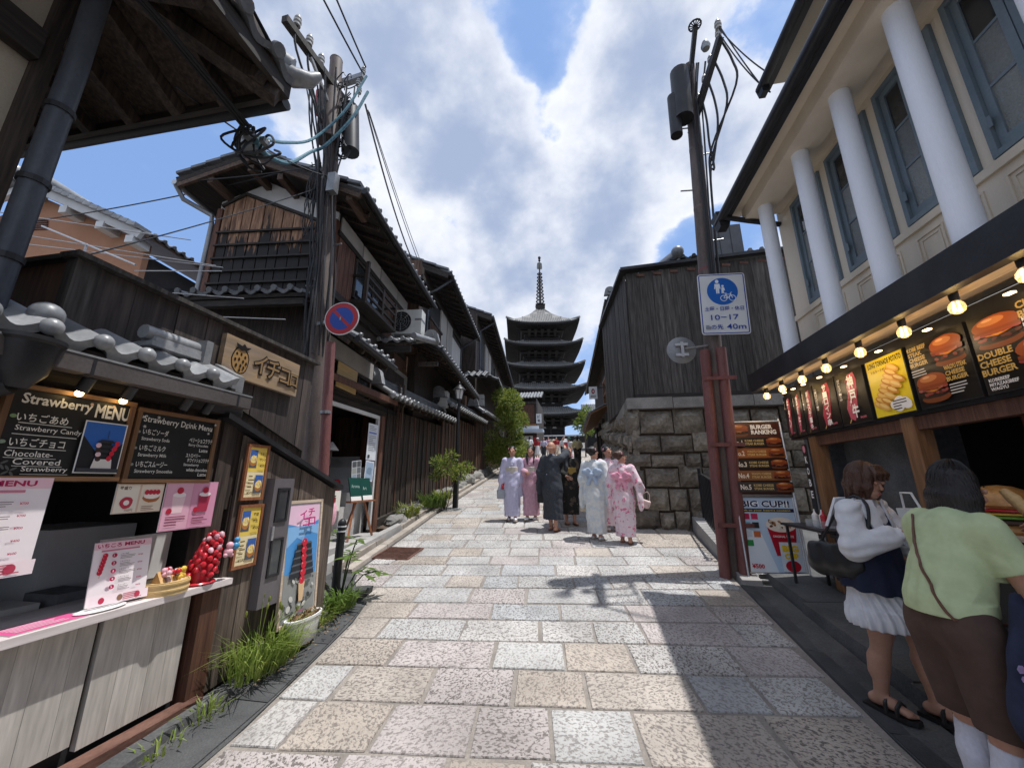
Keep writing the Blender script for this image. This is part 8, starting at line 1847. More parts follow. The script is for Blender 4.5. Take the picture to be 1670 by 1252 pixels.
def face_parts(T, parent, f=1.0, m_lip='lip'):
    for sx in (-1, 1):
        mb = MB(); mb.ball(T(sx*.031,.0955,.010), (.012*f,.008*f,.0055*f), 10, 6); lpart(mb, 'eye', 'eye_dark', parent)
        mb = MB(); mb.tube([T(sx*.016,.098,.034), T(sx*.032,.096,.040), T(sx*.047,.086,.034)], .0028*f, 5); lpart(mb, 'eyebrow', 'hair_black', parent)
    mb = MB(); mb.ball(T(0,.0925,-.066), (.021*f,.008*f,.0055*f), 10, 6); lpart(mb, 'mouth', m_lip, parent)
mat('eye_dark', (.012,.009,.008), (.02,.015,.013), .2, 4, bump=0); mat('lip', (.40,.11,.10), (.36,.09,.085), .4, 4, bump=0)

def kimono(label, loc, rot, H, robe, obi, hair='hair_black', style='bun', Rarm=None, Larm=None, bow=None, foot='cl_white', collar='cl_white', male=False, tilt=0., turn=0., lean=0., stride=.06, flowers=0, hem=.10, step=.013, grp='people in kimono on the slope', short=False):
    t = thing('person', label, 'person', loc, grp); t.rotation_euler = (0,0,rot); f = H/1.6; t.scale = (f,f,f)
    Rarm = Rarm or [(.165,0,1.285),(.22,-.02,1.03),(.20,.10,.84)]; Larm = Larm or [(-.165,0,1.285),(-.22,-.02,1.03),(-.20,.10,.84)]
    hc = Vector((0, lean + .012, 1.49))
    b = SDF((-.5,-.45,-.01), (.5,.55,1.75), step)
    b.cone((0,0,.92),(0,lean*.7,1.22),.115,.12,.03,((0,1,0),.7)); b.cone((-.14,lean*.8,1.28),(.14,lean*.8,1.28),.045,.045,.03); b.cone((0,lean*.9,1.28),(0,lean+.005,1.43),.047,.046,.02)
    T, M = head(b, hc, 1.0, tilt, turn)
    for sx, y in ((-1, stride), (1, -stride)):
        b.chain([(sx*.075,0,.90),(sx*.075,y*.6,.48),(sx*.07,y,.09)], [.085,.058,.036], .02); b.cone((sx*.07,y-.03,.045),(sx*.075,y+.13,.03),.036,.030,.02)
    for arm, sd in ((Rarm, 1), (Larm, -1)):
        b.chain(arm, [.046,.038,.027], .015); d = Vector(arm[2]) - Vector(arm[1]); hand(b, arm[2], d, (-sd*.8,.4,-.3), 1.0, .5, .008, sd)
    sdf_obj(b, 'body', 'skin', t); face_parts(T, t)
    # robe
    g = SDF((-.55,-.45,.0), (.55,.55,1.5), step)
    g.cone((0,0,.95),(0,lean*.8,1.20),.150,.148,.04,((0,1,0),.74)); g.cone((-.135,lean*.85,1.275),(.135,lean*.85,1.275),.070,.070,.04); g.cone((0,lean*.8,1.25),(0,lean*.95,1.335),.10,.062,.03)
    g.chain([(0,0,.98),(0,.0,.72),(0,stride*.15,.42),(0,stride*.25,hem-.05)], [.165,.188,.170,.165 if not male else .20], .05, ((0,1,0),.80))
    for sx, y in ((-1, stride), (1, -stride)): g.cone((sx*.06,y*.4,.60),(sx*.075,y*.9,hem),.10,.085,.05)
    for arm, sd in ((Rarm, 1), (Larm, -1)):
        a, e, w = [Vector(p) for p in arm]; w2 = e.lerp(w, .45 if short else .80)
        g.cone(a, e, .074, .080, .03); g.cone(e, w2, .080, .085, .02)
        L = .26 if short or male else .34; mid = e.lerp(w2, .55); ax = (w2 - e).cross(Vector((0,0,1))); ax = tuple(ax.normalized()) if ax.length > .02 else (1,0,0)
        g.cone(mid + Vector((0,0,-.03)), mid + Vector((sd*.02,-.02,-L)), .10, .095, .03, (ax, .42)); g.cone(e + Vector((0,0,-.03)), e + Vector((sd*.02,-.03,-L*.9)), .07, .07, .03, (ax, .5))
    g.plane((0,0,-1), -hem)
    g.warp(lambda X,Y,Z: .0045*np.sin(13*np.arctan2(Y, X) + 5*Z + 3*np.sin(4*Z)) * np.clip((1.0-Z)*2, .15, 1) + .004*np.sin(38*X + 20*Z)*np.sin(31*Z+9*Y))
    sdf_obj(g, 'robe', robe, t)
    ob = SDF((-.28,-.28,.90), (.28,.28,1.2), step); ob.cone((0,0,1.0),(0,lean*.5,1.12 if not male else 1.02),.165,.160,.02,((0,1,0),.80)); ob.plane((0,0,1), 1.15 if not male else 1.05); ob.plane((0,0,-1), -.955); sdf_obj(ob, 'obi', obi, t)
    if bow:
        q = SDF((-.26,-.36,.88), (.26,-.05,1.3), step); yb = -.165
        for sx in (-1, 1): q.cone((sx*.02,yb,1.10),(sx*.13,yb-.025,1.15),.035,.055,.02,((0,1,0),.55)); q.cone((sx*.02,yb,1.07),(sx*.075,yb-.02,.95),.03,.042,.02,((0,1,0),.4)); q.cone((sx*.015,yb,1.12),(sx*.07,yb-.02,1.19),.03,.04,.02,((0,1,0),.5))
        q.cone((-.015,yb-.015,1.10),(.015,yb-.015,1.10),.034,.034,.01); sdf_obj(q, 'bow', bow, t)
    mb = MB(); yl = lean
    for sx in (-1, 1): mb.tube([(sx*.035,yl*.9-.055,1.36),(sx*.062,yl*.9+.0,1.345),(sx*.045,yl*.8+.075,1.28),(-sx*.01,yl*.7+.112,1.19)], .014, 6)
    lpart(mb, 'collar', collar, t)
    # hair
    hr = SDF((-.16,-.28,1.15), (.16,.2,1.72), min(step,.012)); hr.lo = hr.lo; Q = lambda x,y,z: T(x,y,z)
    hr.ell(Q(0,-.026,.036), (.085,.098,.096), .01, rx=tilt); hr.ell(Q(0,.085,-.045), (.075,.085,.088), cut=True, rx=tilt); hr.ell(Q(0,.04,-.10), (.09,.08,.05), cut=True)
    if style == 'bun': hr.ell(Q(0,-.115,.035), (.058,.052,.056), .015); hr.cone(Q(-.03,-.12,.07), Q(.03,-.12,.07), .03, .03, .01)
    if style == 'topbun': hr.ell(Q(0,-.075,.105), (.06,.055,.05), .02)
    if style == 'braids':
        for sx in (-1,1): hr.chain([Q(sx*.07,-.01,-.03), Q(sx*.085,.03,-.12), Q(sx*.075,.085,-.22), Q(sx*.07,.10,-.29)], [.026,.022,.018,.010], .01)
    if style == 'long': hr.cone(Q(0,-.06,.0), Q(0,-.08,-.18), .075, .05, .03)
    if style == 'bald':
        hr.F[:] = .3
        hr.ell(Q(0,-.03,-.01), (.082,.088,.045), .01); hr.ell(Q(0,.075,-.02), (.08,.08,.09), cut=True)
    sdf_obj(hr, 'hair', hair, t)
    rf_ = random.Random(int(H*1000))
    for i in range(flowers):
        a = 2.2 + i*.5; mb = MB(); c_ = Vector(Q(.08*(1 if i % 2 else -1), -.05 + .02*i, .05 + .012*i)); 
        for q_ in range(5): mb.ball(c_ + Vector((0, .014*math.cos(q_*1.256), .014*math.sin(q_*1.256))), .012, 7, 5)
        lpart(mb, 'hair_flower', 'cl_white' if i % 2 == 0 else 'cl_obi_pink', t)
    for sx, y in ((-1, stride), (1, -stride)):
        mb = MB(); mb.ball((sx*.074, y+.045, .035), (.045,.125,.038), 12, 8); lpart(mb, 'sock' if foot == 'cl_white' else 'sandal_strap', foot, t) if foot == 'cl_white' else None
        if foot != 'cl_white':
            mb = MB(); mb.tube([(sx*.074-.035,y+.03,.03),(sx*.074,y+.10,.055),(sx*.074+.035,y+.03,.03)], .008, 5); lpart(mb, 'sandal_strap', foot, t)
        mb = MB(); mb.ball((sx*.074, y+.045, .008), (.048,.132,.012), 14, 6); lpart(mb, 'sandal', 'leather_brown' if foot != 'cl_white' else 'cl_beige', t)
    return t, T
def bag_on(name, label, parent_t, loc_local, size, m, handle=.12, cat='bag', rot=0, flat=False):
    """a bag hanging from a hand, placed in the world"""
    M = Matrix.Translation(parent_t.location) @ Matrix.Rotation(parent_t.rotation_euler.z, 4, 'Z') @ Matrix.Scale(parent_t.scale.x, 4); p = M @ Vector(loc_local)
    b = thing(name, label, cat, p); b.rotation_euler = (0, rot, parent_t.rotation_euler.z); x, y, z = size
    mb = MB(); mb.hexa([(-x*.9,-y,-z),(x*.9,-y,-z),(x*.9,y,-z),(-x*.9,y,-z)], [(-x,-y*.7,0),(x,-y*.7,0),(x,y*.7,0),(-x,y*.7,0)]); o = mb.build('pouch', m, b, local=True)
    bv = o.modifiers.new('round', 'BEVEL'); bv.width = min(size)*.5; bv.segments = 3
    mb = MB(); mb.tube([(-x*.7,0,-.01),(-x*.45,0,handle*.7),(0,0,handle),(x*.45,0,handle*.7),(x*.7,0,-.01)], .008, 6); mb.build('handle', m, b, local=True, smooth=True); return b

G3 = lambda x, y: (x, y, zg(y) + .008)
pi = math.pi
k1, T = kimono('woman in pale lavender kimono with cream obi walking downhill, grey pouch in hand', G3(-1.55,8.75), pi+.12, 1.60, 'cl_lav', 'cl_obi_cream', style='bun', flowers=2, Rarm=[(.165,0,1.285),(.22,.0,1.03),(.235,.03,.80)], Larm=[(-.165,0,1.285),(-.20,-.02,1.04),(-.17,.05,.82)], collar='cl_lav', stride=.08)
bag_on('drawstring_pouch', 'grey drawstring pouch carried by the woman in lavender', k1, (.245,.07,.66), (.095,.05,.20), 'bag_grey'); mb = MB(); hf = thing('hand_fan', 'small red round fan in the lavender woman\'s hand', 'fan', Vector(k1.location) + Vector((-.16,-.10,.74))); MB().lathe([(0,0),(.07,0),(.07,.008),(0,.008)], (0,0,0), 16, 'y').build('disc', 'plastic_red', hf, local=True)
k2, T = kimono('woman in dusty pink kimono with two braids walking beside the lavender one', G3(-1.14,8.85), pi-.15, 1.58, 'cl_pink', 'cl_obi_cream', style='braids', Rarm=[(.165,0,1.285),(.21,.02,1.05),(.06,.22,1.02)], Larm=[(-.165,0,1.285),(-.22,-.02,1.05),(-.20,.10,.90)], collar='cl_pink', stride=-.08, turn=.2)
k3, T = kimono('man in dark navy yukata with shaved head, raising one arm to take a photo', G3(-.60,8.02), -.30, 1.72, 'cl_navy', 'cl_lav', hair='skin', style='bald', male=True, Rarm=[(.165,.02,1.29),(.20,.20,1.36),(.14,.38,1.50)], Larm=[(-.165,0,1.285),(-.23,-.03,1.04),(-.20,.06,.85)], collar='cl_obi_blue', foot='leather_brown', hem=.20, tilt=.05, turn=-.5, short=True)
ph = thing('mobile_phone', 'mobile phone held up by the man in navy', 'phone', (0,0,0)); ph.location = Matrix.Translation(k3.location) @ Matrix.Rotation(-.30, 4, 'Z') @ (Vector((.13,.46,1.56))*1.075); MB().box(-.04,.04,-.005,.005,-.075,.075).build('case', 'sign_red', ph, local=True)
bag_on('handbag', 'black handbag hanging at the man in navy\'s side', k3, (-.24,.08,.68), (.11,.05,.22), 'leather_black')
k4, T = kimono('woman in black flowered yukata with gold obi standing behind the man in navy', G3(-.28,8.55), pi+.35, 1.60, 'cl_black', 'cl_obi_gold', style='bun', foot='leather_black', collar='cl_black', turn=.2, Rarm=[(.165,0,1.285),(.20,.05,1.02),(.12,.20,.96)], hem=.2, short=True)
k5, T = kimono('woman in white flowered kimono with pale blue bow seen from behind', G3(.22,7.50), -.25, 1.63, 'cl_white_fl', 'cl_obi_blue', style='bun', bow='cl_obi_blue', flowers=3, Larm=[(-.165,0,1.285),(-.22,-.03,1.03),(-.20,.06,.82)], turn=-.5, collar='cl_white_fl')
bag_on('clutch_bag', 'cream clutch held low by the woman in white', k5, (-.22,.10,.62), (.10,.035,.17), 'bag_cream', .10)
k6, T = kimono('woman in white kimono with pink flowers and pink bow, basket bag on her arm', G3(.70,7.30), -.20, 1.56, 'cl_pink_fl', 'cl_obi_pink', style='bun', bow='cl_obi_pink', flowers=2, hair='hair_brown', foot='leather_brown', Rarm=[(.165,0,1.285),(.26,-.02,1.04),(.30,.12,.90)], turn=-.9, collar='cl_pink_fl', hem=.12)
bag_on('basket_bag', 'pale pink box bag hanging from the pink-flowered woman\'s hand', k6, (.36,.16,.74), (.11,.055,.14), 'bag_pink', .14, rot=.35)
k7, T = kimono('woman in pink kimono half hidden behind the other two by the stone wall', G3(.52,8.12), pi+.3, 1.60, 'cl_pink_fl', 'cl_obi_cream', style='topbun', flowers=3, collar='cl_pink', turn=.3)

def walker(label, loc, rot, H, top, legs, hair='hair_black', step=.03, skirt=False, hat=None, pack=None, grp='visitors at the top of the slope'):
    t = thing('person', label, 'person', loc, grp); t.rotation_euler = (0,0,rot); f = H/1.6; t.scale = (f,f,f)
    b = SDF((-.4,-.35,-.02), (.4,.45,1.75), step); b.cone((0,0,.9),(0,0,1.22),.11,.12,.03,((0,1,0),.7)); b.cone((-.14,0,1.28),(.14,0,1.28),.05,.05,.03); b.cone((0,0,1.28),(0,0,1.43),.05,.05,.02); T, M = head(b, Vector((0,.01,1.49)), 1.0)
    for sx, y in ((-1,.10),(1,-.08)): b.chain([(sx*.08,0,.88),(sx*.085,y*.6,.48),(sx*.085,y,.06)], [.085,.06,.045], .02); b.cone((sx*.085,y,.045),(sx*.09,y+.13,.04),.045,.038,.02); b.chain([(sx*.17,0,1.28),(sx*.23,-.02,1.03),(sx*.20,.14,.95)], [.05,.045,.04], .02); b.cone((sx*.20,.14,.95),(sx*.19,.2,.95),.04,.03,.02)
    sdf_obj(b, 'body', 'skin', t)
    g = SDF((-.4,-.35,.7), (.4,.4,1.4), step); g.cone((0,0,.92),(0,0,1.22),.145,.15,.03,((0,1,0),.75)); g.cone((-.14,0,1.28),(.14,0,1.28),.07,.07,.03)
    for sx in (-1,1): g.cone((sx*.17,0,1.28),(sx*.225,-.015,1.06),.07,.065,.02)
    sdf_obj(g, 'top', top, t)
    g = SDF((-.35,-.35,.05), (.35,.4,1.02), step)
    if skirt: g.cone((0,0,.95),(0,0,.35),.15,.24,.03,((0,1,0),.85)); g.plane((0,0,-1),-.32)
    else:
        for sx, y in ((-1,.10),(1,-.08)): g.chain([(sx*.075,0,.92),(sx*.085,y*.6,.48),(sx*.085,y,.14)], [.12,.085,.07], .03)
    sdf_obj(g, 'skirt' if skirt else 'trousers', legs, t)
    h_ = SDF((-.16,-.2,1.3), (.16,.2,1.75), .02); h_.ell(T(0,-.028,.036), (.088,.10,.10), .01); h_.ell(T(0,.09,-.05), (.075,.085,.09), cut=True); h_.cone(T(0,-.06,.0), T(0,-.07,-.10), .07, .05, .02); sdf_obj(h_, 'hair', hair, t)
    if hat: mb = MB(); mb.lathe([(.15,-.0),(.15,.008),(.095,.015),(.09,.07),(.05,.10),(0,.105)], T(0,-.01,.055), 14); lpart(mb, 'hat', hat, t)
    if pack: q = SDF((-.25,-.4,.85), (.25,0,1.35), .03); q.ell((0,-.20,1.1), (.15,.09,.19), .01); sdf_obj(q, 'backpack', pack, t)
    for sx, y in ((-1,.10),(1,-.08)): mb = MB(); mb.ball((sx*.088,y+.05,.035), (.05,.13,.042), 10, 6); lpart(mb, 'shoe', 'leather_black', t)
    return t
crowd = [(-4.0,30.5,.2,1.68,'cl_white','cl_grey',0,None,None,'visitor in white shirt and grey trousers before the shop poster'), (-4.9,27,2.9,1.6,'cl_white','cl_navy',0,None,None,'visitor in white top beside the bushy tree'), (-1.15,26,3.0,1.62,'cl_white','cl_black',0,None,None,'visitor in white top and black trousers in mid crowd'), (-1.8,29,3.3,1.6,'cl_red','cl_beige',1,None,None,'visitor in red top and beige skirt in mid crowd'), (-.75,25,2.8,1.58,'cl_white','cl_pink',1,'cl_teal',None,'visitor with teal hat and pink skirt'), (-2.3,32,.1,1.66,'cl_beige','cl_navy',0,None,None,'visitor in beige top walking uphill on the left'), (-.2,21.5,.15,1.72,'cl_yellow','cl_black',0,'cl_white','cl_khaki','visitor in yellow shirt with white cap and khaki backpack'), (-2.8,34,3.1,1.6,'cl_pink','cl_white',1,None,None,'distant visitor in pink top and white skirt'), (-.35,33,3.1,1.6,'cl_grey','cl_black',0,'cl_beige',None,'distant visitor in grey with a straw hat'), (-1.45,35,3.2,1.62,'cl_white','cl_grey',0,None,None,'distant visitor in white and grey far up the slope'), (-3.2,29,3.2,1.55,'cl_red','cl_white',1,'cl_white',None,'visitor in red top with a white hat left of the crowd'), (-2.6,27.5,3.0,1.6,'cl_lav','cl_navy',0,None,None,'visitor in lilac top left of mid crowd')]
for x, y, rz, H, tp, lg, sk, hat, pk, lab in crowd: walker(lab, G3(x,y), rz, H, tp, lg, 'hair_black', .03, bool(sk), hat, pk)

# ------------------------------------------------------------------ two women at the burger counter
def place(name, label, loc, rot, sc_): t = thing(name, label, 'person', loc); t.rotation_euler = (0,0,rot); t.scale = (sc_,)*3; return t
def in_world(t, p): return Matrix.Translation(t.location) @ Matrix.Rotation(t.rotation_euler.z, 4, 'Z') @ Vector((p[0]*t.scale.x, p[1]*t.scale.y, p[2]*t.scale.z))
hs_ = .0068
def strands(T, n, low, m, parent, k):
    r = random.Random(n); mb = MB()
    for i in range(n):
        a = r.uniform(-2.0, 2.0); e = r.uniform(.97, 1.09)*k; dz = r.uniform(-.035,.02); w = r.uniform(-.10,.10); pts = []
        for th in (.12, .5, .9, 1.3, 1.62): pts.append(T(math.sin(a+w*th)*.094*e*math.sin(th), -math.cos(a+w*th)*.108*e*math.sin(th) - .018, .104*e*math.cos(th) + .044))
        x, y, z = math.sin(a+w*1.6)*.100*e, -math.cos(a+w*1.6)*.106*e - .018, .04
        for f in (.4, .75, 1.0): pts.append(T(x*(1-.10*f), y*(1-.08*f), z + (low + dz - z)*f))
        mb.tube(pts, [.0045,.0045,.0045,.0045,.0045,.004,.003,.001], 4, False)
    tag(mb.build('hair_strands', m, parent, local=True, smooth=True), kind='stuff')
# --- woman with white blouse and navy vest, eating from a paper tray
wa = place('person', 'woman in white blouse, navy vest and frilled white skirt eating from a paper tray', (1.95, 3.29, zg(3.29) + .02), R(-150), .965)
b = SDF((-.42,-.36,-.02), (.42,.62,1.68), hs_)
b.chain([(.085,.0,.86),(.09,.02,.47),(.092,-.05,.085)], [.098,.062,.038], .03); b.cone((.09,-.03,.30),(.091,-.05,.22),.056,.046,.03)
b.chain([(-.085,.0,.86),(-.10,.12,.48),(-.10,.15,.085)], [.098,.062,.038], .03); b.cone((-.10,.12,.32),(-.10,.14,.22),.056,.046,.03)
for x, y in ((.092,-.05),(-.10,.15)):
    b.cone((x,y-.045,.045),(x,y+.06,.05),.034,.034,.03); b.cone((x,y+.05,.045),(x+.004,y+.135,.03),.036,.032,.02,((0,0,1),.7))
    for q in range(5): b.cone((x-.028+.014*q,y+.135,.028),(x-.030+.015*q,y+.172-.008*abs(q-1),.022),.0095,.0085,.004)
b.cone((-.06,.0,.90),(.06,.0,.90),.125,.125,.04); b.cone((0,.0,.92),(0,.02,1.2),.125,.13,.04,((0,1,0),.75)); b.cone((-.14,.02,1.28),(.14,.02,1.28),.05,.05,.04); b.cone((0,.02,1.28),(0,.045,1.41),.047,.045,.02)
Ta, Ma = head(b, Vector((0,.075,1.462)), 1.0, .22, -.1)
RA = [(.165,.02,1.27),(.215,.05,1.02),(.10,.27,1.13)]; LA = [(-.165,.02,1.27),(-.22,.12,1.04),(-.10,.32,1.17)]
for arm, sd in ((RA,1),(LA,-1)): b.chain(arm, [.045,.039,.026], .015)
hand(b, RA[2], (-.35,.85,.25), (-.5,.1,.9), 1.0, .75, .008, 1); hand(b, LA[2], (.35,.75,.35), (.5,.1,.6), 1.0, .95, .008, -1)
sdf_obj(b, 'body', 'skin_leg', wa); face_parts(Ta, wa)
g = SDF((-.42,-.30,.85), (.42,.50,1.42), hs_)
g.cone((0,.0,.98),(0,.02,1.2),.142,.145,.03,((0,1,0),.80)); g.cone((-.13,.02,1.275),(.13,.02,1.275),.068,.068,.04); g.cone((0,.02,1.25),(0,.03,1.335),.10,.066,.03)
for arm, sd in ((RA,1),(LA,-1)):
    a, e, w_ = [Vector(p) for p in arm]; g.cone(a, e, .075, .088, .03); g.cone(e, e.lerp(w_,.72), .088, .072, .03); g.cone(e.lerp(w_,.72), e.lerp(w_,.86), .060, .040, .01); g.cone(e.lerp(w_,.84), e.lerp(w_,.95), .040, .040, .004)
g.ell((0,.085,1.375), (.062,.085,.085), cut=True); g.warp(lambda X,Y,Z: .005*np.sin(46*Z + 22*X + 8*Y)*np.sin(30*Y - 18*Z) + .003*np.sin(90*Z+40*X))
sdf_obj(g, 'blouse', 'cl_white', wa)
g = SDF((-.32,-.30,.66), (.32,.34,1.3), hs_)
g.chain([(0,.0,1.16),(0,.0,.98),(0,.0,.74)], [.158,.182,.225], .03, ((0,1,0),.92)); g.cone((-.07,.06,1.24),(-.06,.09,1.10),.055,.07,.03); g.cone((.07,.06,1.24),(.06,.09,1.10),.055,.07,.03)
g.plane((0,-.12,-1), -.74); g.plane((0,.0,1), 1.26); g.ell((0,.16,1.30),(.07,.12,.13),cut=True); g.warp(lambda X,Y,Z: .006*np.sin(11*np.arctan2(Y,X)+4*Z)*np.clip((1.05-Z)*4,0,1)); sdf_obj(g, 'vest', 'cl_navy_vest', wa)
# sailor collar flaps
mb = MB()
for sx in (-1,1): mb.hexa([(sx*.05,.105,1.335),(sx*.155,.06,1.335),(sx*.10,.165,1.03),(sx*.055,.172,1.05)], [(sx*.05,.118,1.337),(sx*.16,.07,1.34),(sx*.105,.178,1.03),(sx*.055,.186,1.05)])
mb.hexa([(-.16,-.05,1.345),(.16,-.05,1.345),(.17,-.135,1.14),(-.17,-.135,1.14)], [(-.16,-.065,1.35),(.16,-.065,1.35),(.17,-.155,1.14),(-.17,-.155,1.14)]); mb.build('sailor_collar', 'cl_white', wa, local=True)
g = SDF((-.36,-.34,.42), (.36,.38,.86), hs_)
g.cone((0,.0,.80),(0,.01,.56),.17,.215,.03,((0,1,0),.92)); g.warp(lambda X,Y,Z: .012*np.sin(24*np.arctan2(Y,X)+6*np.sin(9*Z))*np.clip((.78-Z)*6,0,1) + .010*np.where(Z>.62, 1, 0)); g.plane((0,0,-1), -.50); sdf_obj(g, 'skirt', 'cl_white', wa)
hr = SDF((-.17,-.2,1.24), (.17,.22,1.64), .0065); hr.ell(Ta(0,-.02,.042), (.092,.108,.103), .01, rx=.22); hr.ell(Ta(0,.11,-.055), (.070,.085,.095), cut=True); 
for i in range(9):
    a = -2.5 + i*.625; x = math.sin(a)*.085; y = -math.cos(a)*.09 - .02; hr.chain([Ta(x*.8,y*.8,.06), Ta(x*1.02,y,-.03), Ta(x*.98,y*.95,-.11-.03*math.cos(a*.6))], [.03,.026,.012], .018)
for x in (-.05,-.02,.015,.05): hr.chain([Ta(x*.6,.06,.115), Ta(x,.098,.075), Ta(x*1.15,.104,.035)], [.02,.016,.008], .012)
hr.warp(lambda X,Y,Z: .003*np.sin(160*np.arctan2(Y-.05,X)*.35 + 14*Z)); sdf_obj(hr, 'hair', 'hair_brown', wa); strands(Ta, 110, -.12, 'hair_brown', wa, .96)
for x, y in ((.092,-.05),(-.10,.15)):
    mb = MB(); mb.prism([(-.045,-.10),(.042,-.10),(.05,.05),(.052,.14),(.02,.185),(-.03,.185),(-.052,.13),(-.048,.03)], (x,y,-.018), (1,0,0), (0,1,0), (0,0,.026)); mb.build('sandal_sole', 'leather_black', wa, local=True)
    for yy, zz in ((.035,.078),(.095,.066)): mb = MB(); mb.tube([(x-.046,y+yy,.0),(x-.040,y+yy,zz*.7),(x,y+yy+.004,zz+.01),(x+.040,y+yy,zz*.7),(x+.047,y+yy,.0)], .013, 6); mb.build('sandal_strap', 'leather_black', wa, local=True, smooth=True)
ft = thing('food_tray', 'white paper food tray held by the woman in the navy vest', 'food tray', in_world(wa, (.0,.36,1.20))); ft.rotation_euler = (0,0,wa.rotation_euler.z)
mb = MB(); mb.hexa([(-.08,-.05,0),(.08,-.05,0),(.08,.05,0),(-.08,.05,0)], [(-.10,-.065,.03),(.10,-.065,.03),(.10,.065,.03),(-.10,.065,.03)]); mb.build('tray', 'paper', ft, local=True); mb = MB(); mb.ball((0,0,.03),(.06,.035,.025),12,8); mb.build('fried_food', 'bread', ft, local=True, smooth=True)
sb_ = thing('shoulder_bag', 'black leather shoulder bag on the woman in the navy vest', 'bag', in_world(wa, (.18,-.13,.94))); sb_.rotation_euler = (0,0,wa.rotation_euler.z)
q = SDF((-.14,-.24,-.20), (.14,.24,.16), .010); q.cone((0,-.10,-.06),(0,.10,-.06),.085,.085,.02,((1,0,0),.62)); q.cone((0,-.11,.03),(0,.11,.03),.055,.055,.04,((1,0,0),.6)); q.warp(lambda X,Y,Z: .004*np.sin(60*Y+20*Z)); sdf_obj(q, 'pouch', 'leather_black', sb_)
mb = MB(); mb.tube(sm([(0,-.09,.04),(-.03,.02,.24),(-.06,.13,.385),(-.07,.19,.40),(-.06,.24,.33),(-.02,.22,.16),(0,.10,.04)]), .010, 6); mb.build('strap', 'leather_black', sb_, local=True, smooth=True)
pb = thing('paper_bag', 'white paper carrier bag standing behind the woman in the navy vest', 'paper bag', (2.52, 3.55, 1.12)); MB().hexa([(2.47,3.42,1.06),(2.61,3.42,1.06),(2.61,3.68,1.06),(2.47,3.68,1.06)],[(2.45,3.40,1.40),(2.63,3.40,1.40),(2.63,3.70,1.40),(2.45,3.70,1.40)]).build('bag', 'paper', pb); MB().tube([(2.46,3.47,1.40),(2.44,3.50,1.52),(2.44,3.60,1.52),(2.46,3.63,1.40)], .008, 6).build('handle', 'paper', pb, smooth=True)
part(pb, 'ledge', 'wood_red', (2.42, 2.70, 3.36, 3.9, 1.02, 1.055))

# --- woman in green T-shirt and brown shorts, eating, seen from behind
wb = place('person', 'woman in pale green T-shirt, brown shorts and white knee socks eating at the counter', (1.64, 2.29, zg(2.29) + .02), R(-84), .95); wb.scale = (.84,.72,.95)
b = SDF((-.46,-.36,-.02), (.56,.72,1.72), hs_)
for sx, y in ((1,.0),(-1,.06)):
    b.chain([(sx*.10,.0,.84),(sx*.11,y+.03,.46),(sx*.11,y-.02,.085)], [.112,.074,.045], .03); b.cone((sx*.11,y,.33),(sx*.11,y-.01,.24),.068,.058,.03); b.cone((sx*.11,y-.05,.05),(sx*.115,y+.17,.035),.042,.036,.03)
b.cone((-.08,.0,.90),(.08,.0,.90),.13,.13,.05); b.cone((0,.02,.95),(0,.12,1.25),.135,.14,.05,((0,1,0),.8)); b.cone((-.16,.13,1.33),(.16,.13,1.33),.055,.055,.04); b.cone((0,.14,1.33),(0,.205,1.44),.052,.048,.02)
Tb, Mb = head(b, Vector((0,.245,1.505)), 1.04, .10, -.42)
RB = [(.185,.13,1.32),(.255,.21,1.07),(.15,.43,1.28)]; LB = [(-.185,.13,1.32),(-.27,.24,1.10),(-.13,.44,1.22)]
for arm, sd in ((RB,1),(LB,-1)): b.chain(arm, [.058,.050,.030], .02)
hand(b, RB[2], (-.35,.75,.55), (-.8,.1,-.2), 1.05, 1.0, .008, 1); hand(b, LB[2], (.3,.85,.35), (.7,.1,.2), 1.05, 1.0, .008, -1)
sdf_obj(b, 'body', 'skin', wb); face_parts(Tb, wb)
g = SDF((-.46,-.30,.84), (.50,.44,1.48), hs_)
g.chain([(0,-.005,.96),(0,.05,1.10),(0,.11,1.26)], [.200,.176,.162], .04, ((0,1,0),.95)); g.cone((-.15,.125,1.325),(.15,.125,1.325),.085,.085,.05); g.cone((0,.13,1.33),(0,.165,1.40),.10,.068,.03)
for arm in (RB, LB): a, e, _ = [Vector(p) for p in arm]; g.cone(a, a.lerp(e,.55), .088, .092, .04); 
dR = (Vector(RB[1])-Vector(RB[0])).normalized(); c0_ = Vector(RB[0]).lerp(Vector(RB[1]),.62)
X, Y, Z = np.meshgrid(*g.ax, indexing='ij', sparse=True); lim = (X*dR.x + Y*dR.y + Z*dR.z) - c0_.dot(dR); g.F = np.where((X > .18) & (Z > 1.02), np.maximum(g.F, lim), g.F)
g.warp(lambda X,Y,Z: .009*np.sin(30*Z - 22*X + 9*np.sin(7*X+3*Z))*np.clip((1.25-Z)*4,0,1)*np.clip((Z-.95)*9,0,1) + .004*np.sin(34*X+20*Z)*np.clip((Z-1.1)*6,0,1)); g.plane((0,.05,-1), -.955); sdf_obj(g, 't_shirt', 'cl_green', wb); gs = g
g = SDF((-.36,-.32,.44), (.36,.34,1.02), hs_)
g.cone((-.075,-.015,.90),(.075,-.015,.90),.150,.150,.05); g.cone((0,.0,.99),(0,.0,.94),.155,.160,.04,((0,1,0),.85))
for sx, y in ((1,.0),(-1,.04)): g.cone((sx*.10,-.005,.84),(sx*.112,y+.02,.52),.138,.122,.03)
g.plane((0,0,-1), -.50); g.warp(lambda X,Y,Z: .004*np.sin(30*Z+12*X)*np.sin(14*X+3)); sdf_obj(g, 'shorts', 'cl_brown', wb)
g = SDF((-.25,-.25,-.01), (.25,.3,.50), hs_)
